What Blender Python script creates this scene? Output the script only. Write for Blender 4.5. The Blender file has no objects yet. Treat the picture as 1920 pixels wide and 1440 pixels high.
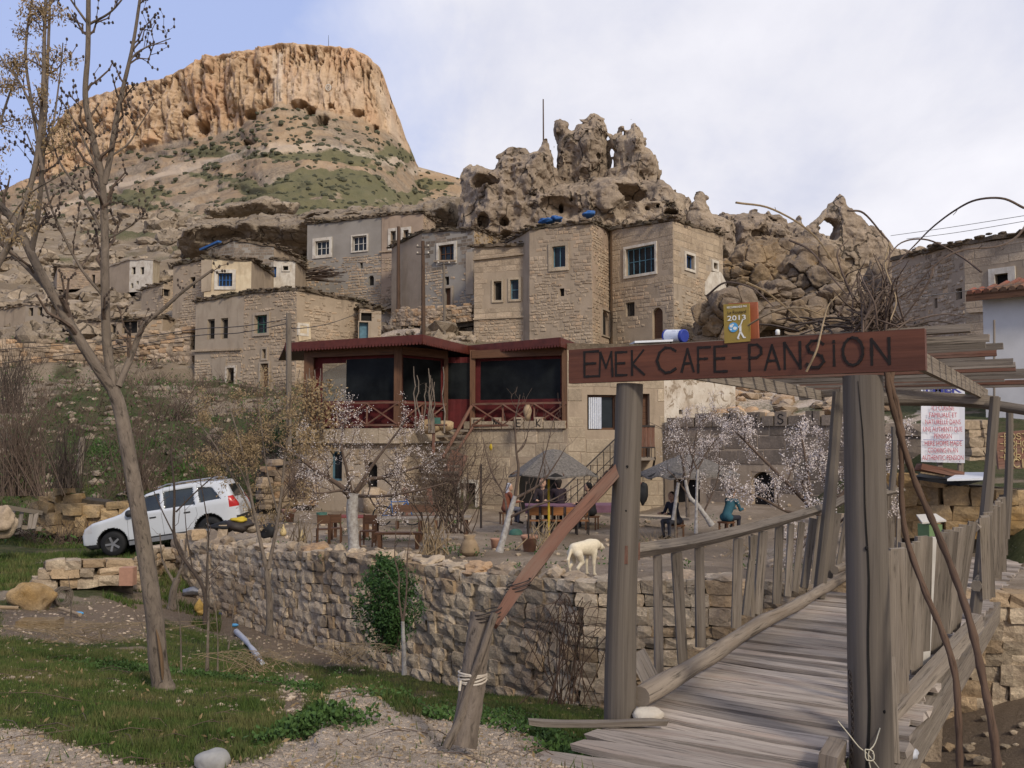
import bpy, math, random
import numpy as np
from mathutils import Vector, Matrix
R = random.Random(7)
NR = np.random.RandomState(11)
SC = bpy.context.scene
COL = SC.collection
rad = math.radians
# ------------------------------------------------------------------ camera, sky, sun, exposure
FPX, CX, CY, EYE = 1700.0, 960.0, 720.0, 1.6
PITCH = math.atan(100.0 / FPX)
cam = bpy.data.cameras.new('camera'); camo = bpy.data.objects.new('camera', cam); COL.objects.link(camo)
cam.sensor_width = 36.0; cam.lens = 36.0 * FPX / 1920.0
cam.clip_start = 0.05; cam.clip_end = 3000
camo.location = (0, 0, EYE); camo.rotation_euler = (math.pi / 2 + PITCH, 0, 0)
SC.camera = camo
SUN_EL, SUN_AZ = 34.0, 152.0          # azimuth clockwise from +Y (the view direction)
world = bpy.data.worlds.new('World'); SC.world = world; world.use_nodes = True
class NT:
 """small helper round a node tree"""
 def __init__(s, tree): s.t = tree; tree.nodes.clear()
 def n(s, typ, props=None, **inp):
  nd = s.t.nodes.new(typ)
  for k, v in (props or {}).items(): setattr(nd, k, v)
  for k, v in inp.items():
   key = int(k[1:]) if k[0] == 'i' and k[1:].isdigit() else k.replace('_', ' ')
   s.set(nd.inputs[key], v)
  return nd
 def set(s, sock, v):
  if isinstance(v, bpy.types.Node): v = v.outputs[0]
  if isinstance(v, bpy.types.NodeSocket): s.t.links.new(v, sock)
  else: sock.default_value = v
 def math(s, op, a, b=0.0, clamp=False):
  nd = s.n('ShaderNodeMath', dict(operation=op, use_clamp=clamp)); s.set(nd.inputs[0], a); s.set(nd.inputs[1], b); return nd.outputs[0]
 def mix(s, fac, a, b, mode='MIX'):
  nd = s.n('ShaderNodeMix', dict(data_type='RGBA', blend_type=mode)); s.set(nd.inputs[0], fac)
  for so, v in ((nd.inputs[6], a), (nd.inputs[7], b)):
   s.set(so, v if not isinstance(v, tuple) or len(v) == 4 else (*v, 1))
  return nd.outputs[2]
 def ramp(s, fac, stops):
  nd = s.n('ShaderNodeValToRGB'); s.set(nd.inputs[0], fac); e = nd.color_ramp.elements
  while len(e) < len(stops): e.new(0.5)
  for k, (p, c) in enumerate(stops):
   e[k].position = p; e[k].color = (c, c, c, 1) if not isinstance(c, tuple) else (*c[:3], 1)
  return nd.outputs[0]
 def noise(s, vec, scale, detail=4.0, rough=0.55, dist=0.0):
  nd = s.n('ShaderNodeTexNoise', Scale=scale, Detail=detail, Roughness=rough, Distortion=dist)
  if vec is not None: s.set(nd.inputs['Vector'], vec)
  return nd.outputs['Fac']
 def mapping(s, vec, scale=(1, 1, 1), loc=(0, 0, 0)):
  nd = s.n('ShaderNodeMapping'); s.set(nd.inputs['Vector'], vec); nd.inputs['Scale'].default_value = scale; nd.inputs['Location'].default_value = loc
  return nd.outputs[0]
w = NT(world.node_tree)
sky = w.n('ShaderNodeTexSky', dict(sky_type='NISHITA', sun_disc=False, sun_elevation=rad(SUN_EL), sun_rotation=rad(SUN_AZ),
         altitude=1200.0, air_density=1.1, dust_density=2.2, ozone_density=1.6))
tc = w.n('ShaderNodeTexCoord').outputs['Generated']
sep = w.n('ShaderNodeSeparateXYZ', Vector=tc)
zc = w.math('MAXIMUM', sep.outputs[2], 0.02)
pl = w.n('ShaderNodeCombineXYZ', X=w.math('DIVIDE', sep.outputs[0], w.math('ADD', zc, 0.35)), Y=w.math('DIVIDE', sep.outputs[1], w.math('ADD', zc, 0.35)))
big = w.noise(w.mapping(pl.outputs[0], (1.0, 0.55, 1), (3.1, 1.7, 0)), 1.15, 5.0, 0.56, 0.35)
fine = w.noise(w.mapping(pl.outputs[0], (1.0, 0.7, 1), (7.7, 2.2, 0)), 3.2, 6.0, 0.6, 0.2)
# the clear patch lies towards the left of the view direction; elsewhere the cloud deck is closed
grad = w.math('MULTIPLY', w.math('ADD', sep.outputs[0], 0.205), 5.0)
cov = w.math('ADD', w.math('ADD', grad, w.math('MULTIPLY', w.math('SUBTRACT', big, 0.5), 1.7)), w.math('MULTIPLY', w.math('SUBTRACT', fine, 0.5), 0.9))
back = w.math('MULTIPLY', w.math('LESS_THAN', sep.outputs[1], 0.3), 0.6)
cov = w.math('ADD', cov, back, )
mask = w.ramp(cov, [(0.0, 0.0), (0.28, 0.45), (0.7, 1.0)])
shade = w.ramp(w.math('ADD', w.math('MULTIPLY', big, 0.6), w.math('MULTIPLY', fine, 0.4)),
    [(0.38, (7.0, 7.2, 8.5)), (0.48, (8.4, 8.4, 9.2)), (0.60, (9.7, 9.6, 10.2))])
skyc = w.mix(0.8, sky.outputs[0], (5.0, 6.0, 9.6))
skycol = w.mix(mask, skyc, shade)
bg = w.n('ShaderNodeBackground', Color=skycol, Strength=0.115)
w.n('ShaderNodeOutputWorld', Surface=bg)
sd = bpy.data.lights.new('sun', 'SUN'); sd.energy = 2.9; sd.angle = rad(9.0); sd.color = (1.0, 0.90, 0.75)
so = bpy.data.objects.new('sun', sd); COL.objects.link(so)
_a, _e = rad(SUN_AZ), rad(SUN_EL)
sdir = Vector((math.sin(_a) * math.cos(_e), math.cos(_a) * math.cos(_e), math.sin(_e)))
so.rotation_euler = sdir.to_track_quat('Z', 'Y').to_euler(); so.location = (0, 0, 60)
SC.view_settings.view_transform = 'Standard'; SC.view_settings.look = 'None'
SC.view_settings.exposure = -0.2; SC.view_settings.gamma = 1.0; SC.view_settings.use_curve_mapping = False
SC.render.engine = 'CYCLES'; SC.cycles.max_bounces = 5; SC.cycles.diffuse_bounces = 3; SC.cycles.transparent_max_bounces = 12
SC.cycles.use_denoising = True
# ------------------------------------------------------------------ geometry helpers
_ca, _sa = math.cos(PITCH), math.sin(PITCH)
def P(px, py, d):
 """the point seen at photograph pixel (px, py), d metres ahead"""
 y = FPX * _ca - (CY - py) * _sa; z = FPX * _sa + (CY - py) * _ca
 return np.array([(px - CX) * d / y, d, EYE + z * d / y])
def Pz(px, py, z):
 y = FPX * _ca - (CY - py) * _sa; zz = FPX * _sa + (CY - py) * _ca
 return P(px, py, (z - EYE) * y / zz)
def A(*v): return np.array(v, float)
def unit(v): v = np.asarray(v, float); return v / (np.linalg.norm(v) + 1e-12)
_perm = NR.permutation(4096).astype(np.int64)
_pv = NR.rand(4096)
def vnoise(p, seed=0):
 p = np.asarray(p, float); i = np.floor(p).astype(np.int64); f = p - i; f = f * f * (3 - 2 * f)
 out = 0
 for dx in (0, 1):
  for dy in (0, 1):
   for dz in (0, 1):
    h = _perm[(_perm[(_perm[(i[..., 0] + dx + seed * 57) & 4095] + i[..., 1] + dy) & 4095] + i[..., 2] + dz) & 4095]
    wgt = (f[..., 0] if dx else 1 - f[..., 0]) * (f[..., 1] if dy else 1 - f[..., 1]) * (f[..., 2] if dz else 1 - f[..., 2])
    out = out + wgt * _pv[h]
 return out * 2 - 1
def fbm(p, octv=4, seed=0, gain=0.5):
 p = np.asarray(p, float); a = 1.0; s = 0; t = 0
 for k in range(octv):
  s = s + a * vnoise(p * (2.0 ** k), seed + k * 3); t += a; a *= gain
 return s / t
def worley(p, seed=0):
 p = np.asarray(p, float); i = np.floor(p).astype(np.int64); f1 = np.full(p.shape[:-1], 9.); f2 = f1.copy(); idn = f1 * 0
 for dx in (-1, 0, 1):
  for dy in (-1, 0, 1):
   for dz in (-1, 0, 1):
    c = i + np.array([dx, dy, dz]); h = _perm[(_perm[(_perm[(c[..., 0] + seed * 57) & 4095] + c[..., 1]) & 4095] + c[..., 2]) & 4095]
    q = np.stack([_pv[h], _pv[(h * 3 + 1) & 4095], _pv[(h * 7 + 2) & 4095]], -1) + c - p; d = np.sqrt((q * q).sum(-1))
    n = d < f1; f2 = np.where(n, f1, np.minimum(f2, d)); idn = np.where(n, _pv[(h * 5 + 3) & 4095], idn); f1 = np.where(n, d, f1)
 return f1, f2, idn
def ss(a, b, x): t = np.clip((x - a) / (b - a), 0, 1); return t * t * (3 - 2 * t)
OFF = {}
def woff(o): return OFF.get(o.name, np.zeros(3)) if o is not None else np.zeros(3)
def make_mesh(name, V, F, UV=None, mats=(), smooth=False, colors=None, fmat=None):
 """V (n,3); F list of int arrays (m,k); UV list of arrays (m,k,2) or None"""
 V = np.asarray(V, np.float32); me = bpy.data.meshes.new(name)
 F = [np.asarray(f, np.int32) for f in F if len(f)]
 loops = np.concatenate([f.ravel() for f in F]) if F else np.zeros(0, np.int32)
 tot = np.concatenate([np.full(len(f), f.shape[1], np.int32) for f in F]) if F else np.zeros(0, np.int32)
 st = np.concatenate([[0], np.cumsum(tot)[:-1]]).astype(np.int32) if len(tot) else tot
 me.vertices.add(len(V)); me.vertices.foreach_set('co', V.ravel())
 me.loops.add(len(loops)); me.loops.foreach_set('vertex_index', loops)
 me.polygons.add(len(tot)); me.polygons.foreach_set('loop_start', st); me.polygons.foreach_set('loop_total', tot)
 me.polygons.foreach_set('use_smooth', np.full(len(tot), bool(smooth)))
 if fmat is not None: me.polygons.foreach_set('material_index', np.asarray(fmat, np.int32))
 if UV is not None:
  uv = np.concatenate([np.asarray(u, np.float32).reshape(-1, 2) for u in UV if len(u)])
  l = me.uv_layers.new(name='UVMap'); l.data.foreach_set('uv', uv.ravel())
 for cn, c in (colors or {}).items():
  at = me.color_attributes.new(cn, 'FLOAT_COLOR', 'POINT'); c = np.asarray(c, np.float32)
  if c.shape[1] == 3: c = np.hstack([c, np.ones((len(c), 1), np.float32)])
  at.data.foreach_set('color', c.ravel())
 for m in (mats if isinstance(mats, (list, tuple)) else [mats]): me.materials.append(m)
 me.update(calc_edges=True); me.validate()
 return me
def tag(o, label=None, cat=None, group=None, kind=None):
 if label: o['label'] = label
 if cat: o['category'] = cat
 if group: o['group'] = group
 if kind: o['kind'] = kind
 return o
def link(name, me, parent=None, loc=None, **tg):
 o = bpy.data.objects.new(name, me); COL.objects.link(o)
 if parent is not None: o.parent = parent
 o_off = np.zeros(3) if loc is None else np.asarray(loc, float)
 if loc is not None: o.location = Vector(o_off - woff(parent))
 OFF[o.name] = woff(parent) if loc is None else o_off
 return tag(o, **tg)
def thing(name, label, cat, loc=(0, 0, 0), group=None):
 return link(name, None, None, np.asarray(loc, float), label=label, cat=cat, group=group)
class MB:
 """collects primitives; build() links them as one mesh object"""
 def __init__(s): s.V = []; s.F = {3: [], 4: []}; s.U = {3: [], 4: []}; s.n = 0; s.C = []
 def add(s, V, F, U=None, col=None):
  V = np.asarray(V, float)
  for f, u in zip(F, U if U is not None else [None] * len(F)):
   f = np.asarray(f, int)
   if len(f) == 0: continue
   k = f.shape[1]; s.F[k].append(f + s.n)
   s.U[k].append(np.zeros((len(f), k, 2)) if u is None else np.asarray(u, float))
  s.V.append(V); s.n += len(V)
  s.C.append(np.tile(np.asarray(col if col is not None else (1, 1, 1), float), (len(V), 1)))
  return s
 def hexa(s, c8, uvl=None):
  """8 corners: 0-3 bottom ring, 4-7 top ring"""
  c = np.asarray(c8, float)
  F = np.array([[0, 3, 2, 1], [4, 5, 6, 7], [0, 1, 5, 4], [1, 2, 6, 5], [2, 3, 7, 6], [3, 0, 4, 7]])
  U = []
  o1 = R.random() * 7
  for f in F:
   p = c[f]; a = np.linalg.norm(p[1] - p[0]); b = np.linalg.norm(p[3] - p[0])
   q = np.array([[0, 0], [a, 0], [a, b], [0, b]]) if a >= b else np.array([[0, b], [0, 0], [b and a * 0, 0], [0, 0]])
   if a < b: q = np.array([[0, 0], [0, a], [b, a], [b, 0]])
   U.append(q + o1)
  return s.add(c, [F], [np.array(U)])
 def box(s, c, size, rz=0.0, rx=0.0, ry=0.0):
  h = np.asarray(size, float) / 2
  c8 = np.array([[-1, -1, -1], [1, -1, -1], [1, 1, -1], [-1, 1, -1], [-1, -1, 1], [1, -1, 1], [1, 1, 1], [-1, 1, 1]]) * h
  if rz or rx or ry:
   M = np.array(Matrix.Rotation(rz, 3, 'Z') @ Matrix.Rotation(ry, 3, 'Y') @ Matrix.Rotation(rx, 3, 'X')); c8 = c8 @ M.T
  return s.hexa(c8 + np.asarray(c, float))
 def beam(s, p0, p1, wd, ht, up=(0, 0, 1), w1=None, h1=None, jit=0.0):
  p0 = np.asarray(p0, float); p1 = np.asarray(p1, float); d = unit(p1 - p0); sd_ = np.cross(d, up)
  if np.linalg.norm(sd_) < 1e-3: sd_ = np.cross(d, (0, 1, 0))
  sd_ = unit(sd_); u = np.cross(sd_, d); w1 = wd if w1 is None else w1; h1 = ht if h1 is None else h1
  c = []
  for p, a, b in ((p0, wd, ht), (p1, w1, h1)):
   for x, y in ((-1, -1), (1, -1), (1, 1), (-1, 1)):
    c.append(p + sd_ * x * a / 2 + u * y * b / 2 + (NR.rand(3) - .5) * jit)
  c = np.array(c)
  return s.hexa(c)
 def tube(s, pts, rads, n=8, cap=True, jit=0.0, col=None):
  pts = np.asarray(pts, float); m = len(pts)
  rads = np.full(m, rads, float) if np.isscalar(rads) else np.asarray(rads, float)
  T = np.gradient(pts, axis=0); T /= (np.linalg.norm(T, axis=1)[:, None] + 1e-12)
  ref = np.array([0, 0, 1.0]) if abs(T[0, 2]) < 0.9 else np.array([1.0, 0, 0])
  N = np.zeros_like(pts); nn = unit(np.cross(T[0], ref))
  for i in range(m):
   nn = unit(nn - T[i] * np.dot(nn, T[i])); N[i] = nn
  B = np.cross(T, N)
  a = np.linspace(0, 2 * math.pi, n, endpoint=False)
  rr = rads[:, None] * (1 + (NR.rand(m, n) - .5) * jit)
  V = pts[:, None, :] + rr[..., None] * (N[:, None, :] * np.cos(a)[None, :, None] + B[:, None, :] * np.sin(a)[None, :, None])
  V = V.reshape(-1, 3)
  i, j = np.meshgrid(np.arange(m - 1), np.arange(n), indexing='ij'); i = i.ravel(); j = j.ravel(); j2 = (j + 1) % n
  F = np.stack([i * n + j, i * n + j2, (i + 1) * n + j2, (i + 1) * n + j], 1)
  L = np.concatenate([[0], np.cumsum(np.linalg.norm(np.diff(pts, axis=0), axis=1))]); o1 = R.random() * 9
  per = 2 * math.pi * max(rads.mean(), 1e-4) / n
  U = np.stack([np.stack([L[i] + o1, j * per + o1], 1), np.stack([L[i] + o1, (j + 1) * per + o1], 1),
      np.stack([L[i + 1] + o1, (j + 1) * per + o1], 1), np.stack([L[i + 1] + o1, j * per + o1], 1)], 1)
  s.add(V, [F], [U], col)
  if cap:
   for k, flip in ((0, True), (m - 1, False)):
    idx = np.arange(n) + k * n; c = pts[k]
    VV = np.vstack([V[idx], c[None]]); q = np.arange(n); q2 = (q + 1) % n
    FF = np.stack([q2, q, np.full(n, n)], 1) if flip else np.stack([q, q2, np.full(n, n)], 1)
    UU = np.stack([np.stack([np.cos(a) * .02, np.sin(a) * .02], 1), np.stack([np.cos(a + .1) * .02, np.sin(a + .1) * .02], 1), np.zeros((n, 2))], 1)
    s.add(VV, [FF], [UU], col)
  return s
 def lathe(s, c, prof, n=16, axis=(0, 0, 1), col=None):
  """prof: list of (radius, height)"""
  ax = unit(axis); ref = A(1, 0, 0) if abs(ax[0]) < .9 else A(0, 1, 0); e1 = unit(np.cross(ax, ref)); e2 = np.cross(ax, e1)
  a = np.linspace(0, 2 * math.pi, n, endpoint=False); pr = np.asarray(prof, float); m = len(pr)
  V = np.asarray(c, float) + pr[:, None, 0:1] * (e1 * np.cos(a)[:, None] + e2 * np.sin(a)[:, None])[None] + pr[:, None, 1:2] * ax
  i, j = np.meshgrid(np.arange(m - 1), np.arange(n), indexing='ij'); i = i.ravel(); j = j.ravel(); j2 = (j + 1) % n
  F = np.stack([i * n + j, i * n + j2, (i + 1) * n + j2, (i + 1) * n + j], 1)
  return s.add(V.reshape(-1, 3), [F], None, col)
 def quad(s, a, b, c, d, uv=None):
  p = np.array([a, b, c, d], float)
  if uv is None:
   x = np.linalg.norm(p[1] - p[0]); y = np.linalg.norm(p[3] - p[0]); uv = [[0, 0], [x, 0], [x, y], [0, y]]
  return s.add(p, [np.array([[0, 1, 2, 3]])], [np.array([uv])])
 def prism(s, poly, nrm):
  """flat polygon (k,3) extruded by vector nrm (convex or mildly concave, fan from centre)"""
  p = np.asarray(poly, float); k = len(p); nrm = np.asarray(nrm, float); c = p.mean(0)
  V = np.vstack([p, p + nrm, c[None], (c + nrm)[None]]); q = np.arange(k); q2 = (q + 1) % k
  T = np.vstack([np.stack([q2, q, np.full(k, 2 * k)], 1), np.stack([q + k, q2 + k, np.full(k, 2 * k + 1)], 1)])
  Q = np.stack([q, q2, q2 + k, q + k], 1)
  return s.add(V, [T, Q])
 def blob(s, c, r, seed=0, amp=0.25, sub=1, flat=1.0, col=None, rot=None):
  V, F = ICO[sub]; ky = (sub, round(amp, 1), int(seed * 7.3) % 24)
  if ky not in BL: BL[ky] = V * (1 + amp * fbm(V * 1.3 + ky[2] * 3.17, 2)[:, None])
  V = BL[ky]; V = V * np.asarray(r, float) * A(1, 1, flat)
  if rot is not None: V = V @ np.array(Matrix.Rotation(rot, 3, 'Z')).T
  return s.add(V + np.asarray(c, float), [F], None, col)
 def build(s, name, mat, parent=None, smooth=False, loc=None, use_col=False, **tg):
  if not s.V: s.add(np.zeros((3, 3)), [np.array([[0, 1, 2]])])
  V = np.concatenate(s.V)
  off = woff(parent) if loc is None else np.asarray(loc, float)
  F = [np.concatenate(s.F[k]) for k in (3, 4) if s.F[k]]; U = [np.concatenate(s.U[k]) for k in (3, 4) if s.F[k]]
  me = make_mesh(name, V - off, F, U, mat, smooth, {'Col': np.concatenate(s.C)} if use_col else None)
  return link(name, me, parent, loc, **tg)
BL = {}
def _ico(sub):
 import bmesh
 bm = bmesh.new(); bmesh.ops.create_icosphere(bm, subdivisions=sub, radius=1.0)
 V = np.array([v.co[:] for v in bm.verts]); F = np.array([[v.index for v in f.verts] for f in bm.faces]); bm.free(); return V, F
ICO = {0: _ico(1), 1: _ico(2), 2: _ico(3), 3: _ico(4), 4: _ico(6)}
def curve(ctrl, n=24):
 """smooth Catmull-Rom through control points of any dimension"""
 c = np.asarray(ctrl, float); c = np.vstack([2 * c[0] - c[1], c, 2 * c[-1] - c[-2]]); m = len(c) - 3
 t = np.linspace(0, m - 1e-9, n); i = t.astype(int); f = (t - i)[:, None]
 p0, p1, p2, p3 = c[i], c[i + 1], c[i + 2], c[i + 3]
 return 0.5 * ((2 * p1) + (-p0 + p2) * f + (2 * p0 - 5 * p1 + 4 * p2 - p3) * f ** 2 + (-p0 + 3 * p1 - 3 * p2 + p3) * f ** 3)
def lut(xs, ys):
 xs = np.asarray(xs, float); ys = np.asarray(ys, float)
 return lambda x: np.interp(x, xs, ys)
# signed-distance rock meshing (naive surface nets)
def surface_nets(F, org, h):
 S = F < 0; nx, ny, nz = F.shape
 c = np.zeros((nx - 1, ny - 1, nz - 1), int)
 for dx in (0, 1):
  for dy in (0, 1):
   for dz in (0, 1): c += S[dx:nx - 1 + dx, dy:ny - 1 + dy, dz:nz - 1 + dz]
 act = (c > 0) & (c < 8); I = np.argwhere(act); idx = -np.ones(act.shape, np.int64); idx[act] = np.arange(len(I))
 acc = np.zeros((len(I), 3)); cnt = np.zeros(len(I))
 corners = [(a, b, d) for a in (0, 1) for b in (0, 1) for d in (0, 1)]
 for a in corners:
  for ax in range(3):
   if a[ax] == 1: continue
   b = list(a); b[ax] = 1
   fa = F[I[:, 0] + a[0], I[:, 1] + a[1], I[:, 2] + a[2]]; fb = F[I[:, 0] + b[0], I[:, 1] + b[1], I[:, 2] + b[2]]
   m = (fa < 0) != (fb < 0); t = np.where(m, fa / np.where(m, fa - fb, 1), 0)
   p = np.array(a, float)[None] + np.zeros((len(I), 3)); p[:, ax] = t
   acc += p * m[:, None]; cnt += m
 V = (I + acc / cnt[:, None]) * h + np.asarray(org)
 Q = []
 for ax in range(3):
  sl0 = [slice(1, -1)] * 3; sl0[ax] = slice(0, -1); sl1 = [slice(1, -1)] * 3; sl1[ax] = slice(1, None)
  s0 = S[tuple(sl0)]; s1 = S[tuple(sl1)]; E = np.argwhere(s0 != s1); fl = s0[s0 != s1]
  E = E + np.array([0 if k == ax else 1 for k in range(3)]); u, v = [(1, 2), (2, 0), (0, 1)][ax]
  def at(du, dv):
   q = E.copy(); q[:, u] -= du; q[:, v] -= dv; return idx[q[:, 0], q[:, 1], q[:, 2]]
  q = np.stack([at(1, 1), at(0, 1), at(0, 0), at(1, 0)], 1); q[~fl] = q[~fl][:, ::-1]; Q.append(q)
 Q = np.concatenate(Q); Q = Q[(Q >= 0).all(1)]
 return V, Q
def grid3(lo, hi, h):
 ax = [np.arange(lo[k], hi[k] + h, h) for k in range(3)]
 return np.stack(np.meshgrid(*ax, indexing='ij'), -1)
def poly_sdf(px, py, poly):
 poly = np.asarray(poly, float); d = np.full(px.shape, 1e9); ins = np.zeros(px.shape, bool)
 for k in range(len(poly)):
  a = poly[k]; b = poly[(k + 1) % len(poly)]; e = b - a; wx = px - a[0]; wy = py - a[1]
  t = np.clip((wx * e[0] + wy * e[1]) / (e @ e + 1e-12), 0, 1)
  d = np.minimum(d, (wx - e[0] * t) ** 2 + (wy - e[1] * t) ** 2)
  cond = ((a[1] > py) != (b[1] > py)) & (px < (b[0] - a[0]) * (py - a[1]) / ((b[1] - a[1]) or 1e-9) + a[0]); ins ^= cond
 d = np.sqrt(d); return np.where(ins, -d, d)
def smin(a, b, k): h = np.clip(0.5 + 0.5 * (b - a) / k, 0, 1); return b * (1 - h) + a * h - k * h * (1 - h)
def smax(a, b, k): return -smin(-a, -b, k)
# ------------------------------------------------------------------ materials
def new_mat(name):
 m = bpy.data.materials.new(name); m.use_nodes = True; return m, NT(m.node_tree)
def finish(m, t, col, rough=0.9, bump=None, bdist=0.02, bstr=1.0, metallic=0.0, spec=0.3, **kw):
 b = t.n('ShaderNodeBsdfPrincipled', Roughness=rough, Metallic=metallic); t.set(b.inputs['Base Color'], col if not isinstance(col, tuple) or len(col) == 4 else (*col, 1))
 b.inputs['Specular IOR Level'].default_value = spec
 for k, v in kw.items(): t.set(b.inputs[k.replace('_', ' ')], v)
 if bump is not None:
  bn = t.n('ShaderNodeBump', Strength=bstr, Distance=bdist); t.set(bn.inputs['Height'], bump); t.set(b.inputs['Normal'], bn)
 t.n('ShaderNodeOutputMaterial', Surface=b); return m
def rnd(t):
 g = t.n('ShaderNodeNewGeometry'); o = t.n('ShaderNodeObjectInfo')
 return t.math('FRACT', t.math('ADD', g.outputs['Random Per Island'], o.outputs['Random']))
def stone_mat(name, c1, c2, c3, scale=3.0, bdist=0.02, var=0.45, warm=None, lich=0.0, spots=0.0, rough=0.95, crack=0):
 """weathered stone: two tones by noise, blotches of a third, each stone a shade of its own"""
 m, t = new_mat(name); g = t.n('ShaderNodeNewGeometry'); pos = g.outputs['Position']
 n1 = t.noise(pos, scale, 6, 0.62, 0.3); n2 = t.noise(pos, scale * 0.23, 4, 0.55); n3 = t.noise(pos, scale * 6, 6, 0.75)
 col = t.mix(t.ramp(n1, [(0.36, 0.0), (0.62, 1.0)]), c1, c2); col = t.mix(t.ramp(n3, [(0.55, 0.0), (0.72, 0.6)]), col, tuple(x * 1.35 for x in c1))
 col = t.mix(t.ramp(n2, [(0.48, 0.0), (0.66, 0.85)]), col, c3)
 r = rnd(t)
 if warm:
  col = t.mix(t.ramp(r, [(0.72, 0.0), (0.86, 0.65)]), col, warm)
 v = t.math('ADD', t.math('MULTIPLY', t.math('FRACT', t.math('MULTIPLY', r, 7.31)), var), 1.0 - var / 2)
 v = t.math('MULTIPLY', v, t.math('ADD', t.math('MULTIPLY', n3, 1.1), 0.45))
 col = t.mix(1.0, col, t.n('ShaderNodeCombineColor', Red=v, Green=v, Blue=v), 'MULTIPLY')
 if lich:
  l = t.noise(pos, scale * 1.7, 5, 0.7, 0.6); col = t.mix(t.ramp(l, [(0.60, 0.0), (0.68, lich)]), col, (0.30, 0.17, 0.05))
 if spots:
  l = t.noise(pos, scale * 2.6, 3, 0.6); col = t.mix(t.ramp(l, [(0.62, 0.0), (0.70, spots)]), col, (0.055, 0.05, 0.045))
 h = t.math('ADD', t.math('MULTIPLY', n1, 1.0), t.math('MULTIPLY', n3, 0.8))
 if crack:
  wp = t.n('ShaderNodeVectorMath', dict(operation='ADD')); t.set(wp.inputs[0], t.mapping(pos, (1, 1, .55))); cn = t.n('ShaderNodeTexNoise', Scale=.9, Detail=4.0); t.set(cn.inputs['Vector'], pos); t.set(wp.inputs[1], cn.outputs['Color'])
  vo = t.n('ShaderNodeTexVoronoi', dict(feature='DISTANCE_TO_EDGE'), Scale=crack); t.set(vo.inputs['Vector'], wp.outputs[0]); ck = t.ramp(vo.outputs['Distance'], [(0.0, 0.0), (0.035, 1.0)])
  ck = t.math('MAXIMUM', ck, t.ramp(t.noise(pos, .5, 3), [(.45, 1.), (.55, 0.)])); col = t.mix(ck, (.07, .055, .04), col); h = t.math('ADD', h, t.math('MULTIPLY', ck, 1.2))
 return finish(m, t, col, rough, h, bdist, 1.0, spec=0.15)
def wood_mat(name, c1, c2, c3=None, grain=55.0, bdist=0.004, rough=0.85, var=0.35, along=2.2, crack=1.0):
 m, t = new_mat(name); uv = t.n('ShaderNodeTexCoord').outputs['UV']
 u1 = t.mapping(uv, (along, grain, 1)); u2 = t.mapping(uv, (along * 0.35, grain * 0.28, 1), (3, 5, 0)); u3 = t.mapping(uv, (1.3, 5, 1), (9, 1, 0))
 n1 = t.noise(u1, 1.0, 6, 0.7, 0.6); n2 = t.noise(u2, 1.0, 5, 0.65, 1.2); n3 = t.noise(u3, 1.0, 4, 0.6)
 col = t.mix(t.ramp(n2, [(0.33, 0.0), (0.7, 1.0)]), c1, c2)
 if c3: col = t.mix(t.ramp(n3, [(0.5, 0.0), (0.72, 0.8)]), col, c3)
 ck = t.ramp(n1, [(0.34, 0.35 if crack else 0.8), (0.46, 1.0)])
 r = rnd(t); v = t.math('ADD', t.math('MULTIPLY', r, var), 1.0 - var / 2)
 v = t.math('MULTIPLY', v, ck); v = t.math('MULTIPLY', v, t.math('ADD', t.math('MULTIPLY', n1, 0.45), 0.78))
 col = t.mix(1.0, col, t.n('ShaderNodeCombineColor', Red=v, Green=v, Blue=v), 'MULTIPLY')
 return finish(m, t, col, rough, t.math('ADD', n1, t.math('MULTIPLY', n2, 0.6)), bdist, 1.0, spec=0.2)
def plain_mat(name, c, rough=0.7, var=0.15, scale=8.0, metallic=0.0, bdist=0.003, c2=None, spec=0.3, **kw):
 m, t = new_mat(name); pos = t.n('ShaderNodeNewGeometry').outputs['Position']; n = t.noise(pos, scale, 5, 0.6)
 c2 = c2 or tuple(x * (1 - 2 * var) for x in c); col = t.mix(t.ramp(n, [(0.35, 0.0), (0.7, 1.0)]), c, c2)
 return finish(m, t, col, rough, n, bdist, 0.6, metallic, spec, **kw)
def vcol_mat(name, rough=0.85, bdist=0.004, amount=0.35, scale=40):
 m, t = new_mat(name); a = t.n('ShaderNodeAttribute', dict(attribute_name='Col')); pos = t.n('ShaderNodeNewGeometry').outputs['Position']
 n = t.noise(pos, scale, 4, 0.6); v = t.math('ADD', t.math('MULTIPLY', n, amount * 2), 1 - amount)
 col = t.mix(1.0, a.outputs['Color'], t.n('ShaderNodeCombineColor', Red=v, Green=v, Blue=v), 'MULTIPLY')
 return finish(m, t, col, rough, n, bdist, 0.7, spec=0.2)
def plaster_mat(name, c, stain, scale=1.2, bdist=0.01, patch=None, grime=0.5):
 m, t = new_mat(name); pos = t.n('ShaderNodeNewGeometry').outputs['Position']
 n1 = t.noise(pos, scale, 6, 0.62, 0.4); n2 = t.noise(t.mapping(pos, (1.8, 1.8, 0.35)), scale * 1.5, 5, 0.6); n3 = t.noise(pos, scale * 14, 5, 0.7)
 col = t.mix(t.ramp(n1, [(0.38, 0.0), (0.66, 1.0)]), c, stain)
 col = t.mix(t.ramp(n2, [(0.55, 0.0), (0.75, grime)]), col, tuple(x * 0.45 for x in stain))
 if patch: col = t.mix(t.ramp(t.noise(pos, scale * 2.1, 5, 0.7, 0.8), [(0.54, 0.0), (0.58, 1.0)]), col, patch)
 return finish(m, t, col, 0.95, t.math('ADD', n3, t.math('MULTIPLY', n1, 0.6)), bdist, 0.9, spec=0.1)
M = {}
M['tuff'] = stone_mat('tuff_stone', (0.40, 0.31, 0.22), (0.30, 0.23, 0.16), (0.45, 0.355, 0.25), 2.2, 0.03, 0.3, spots=0.3)
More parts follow.
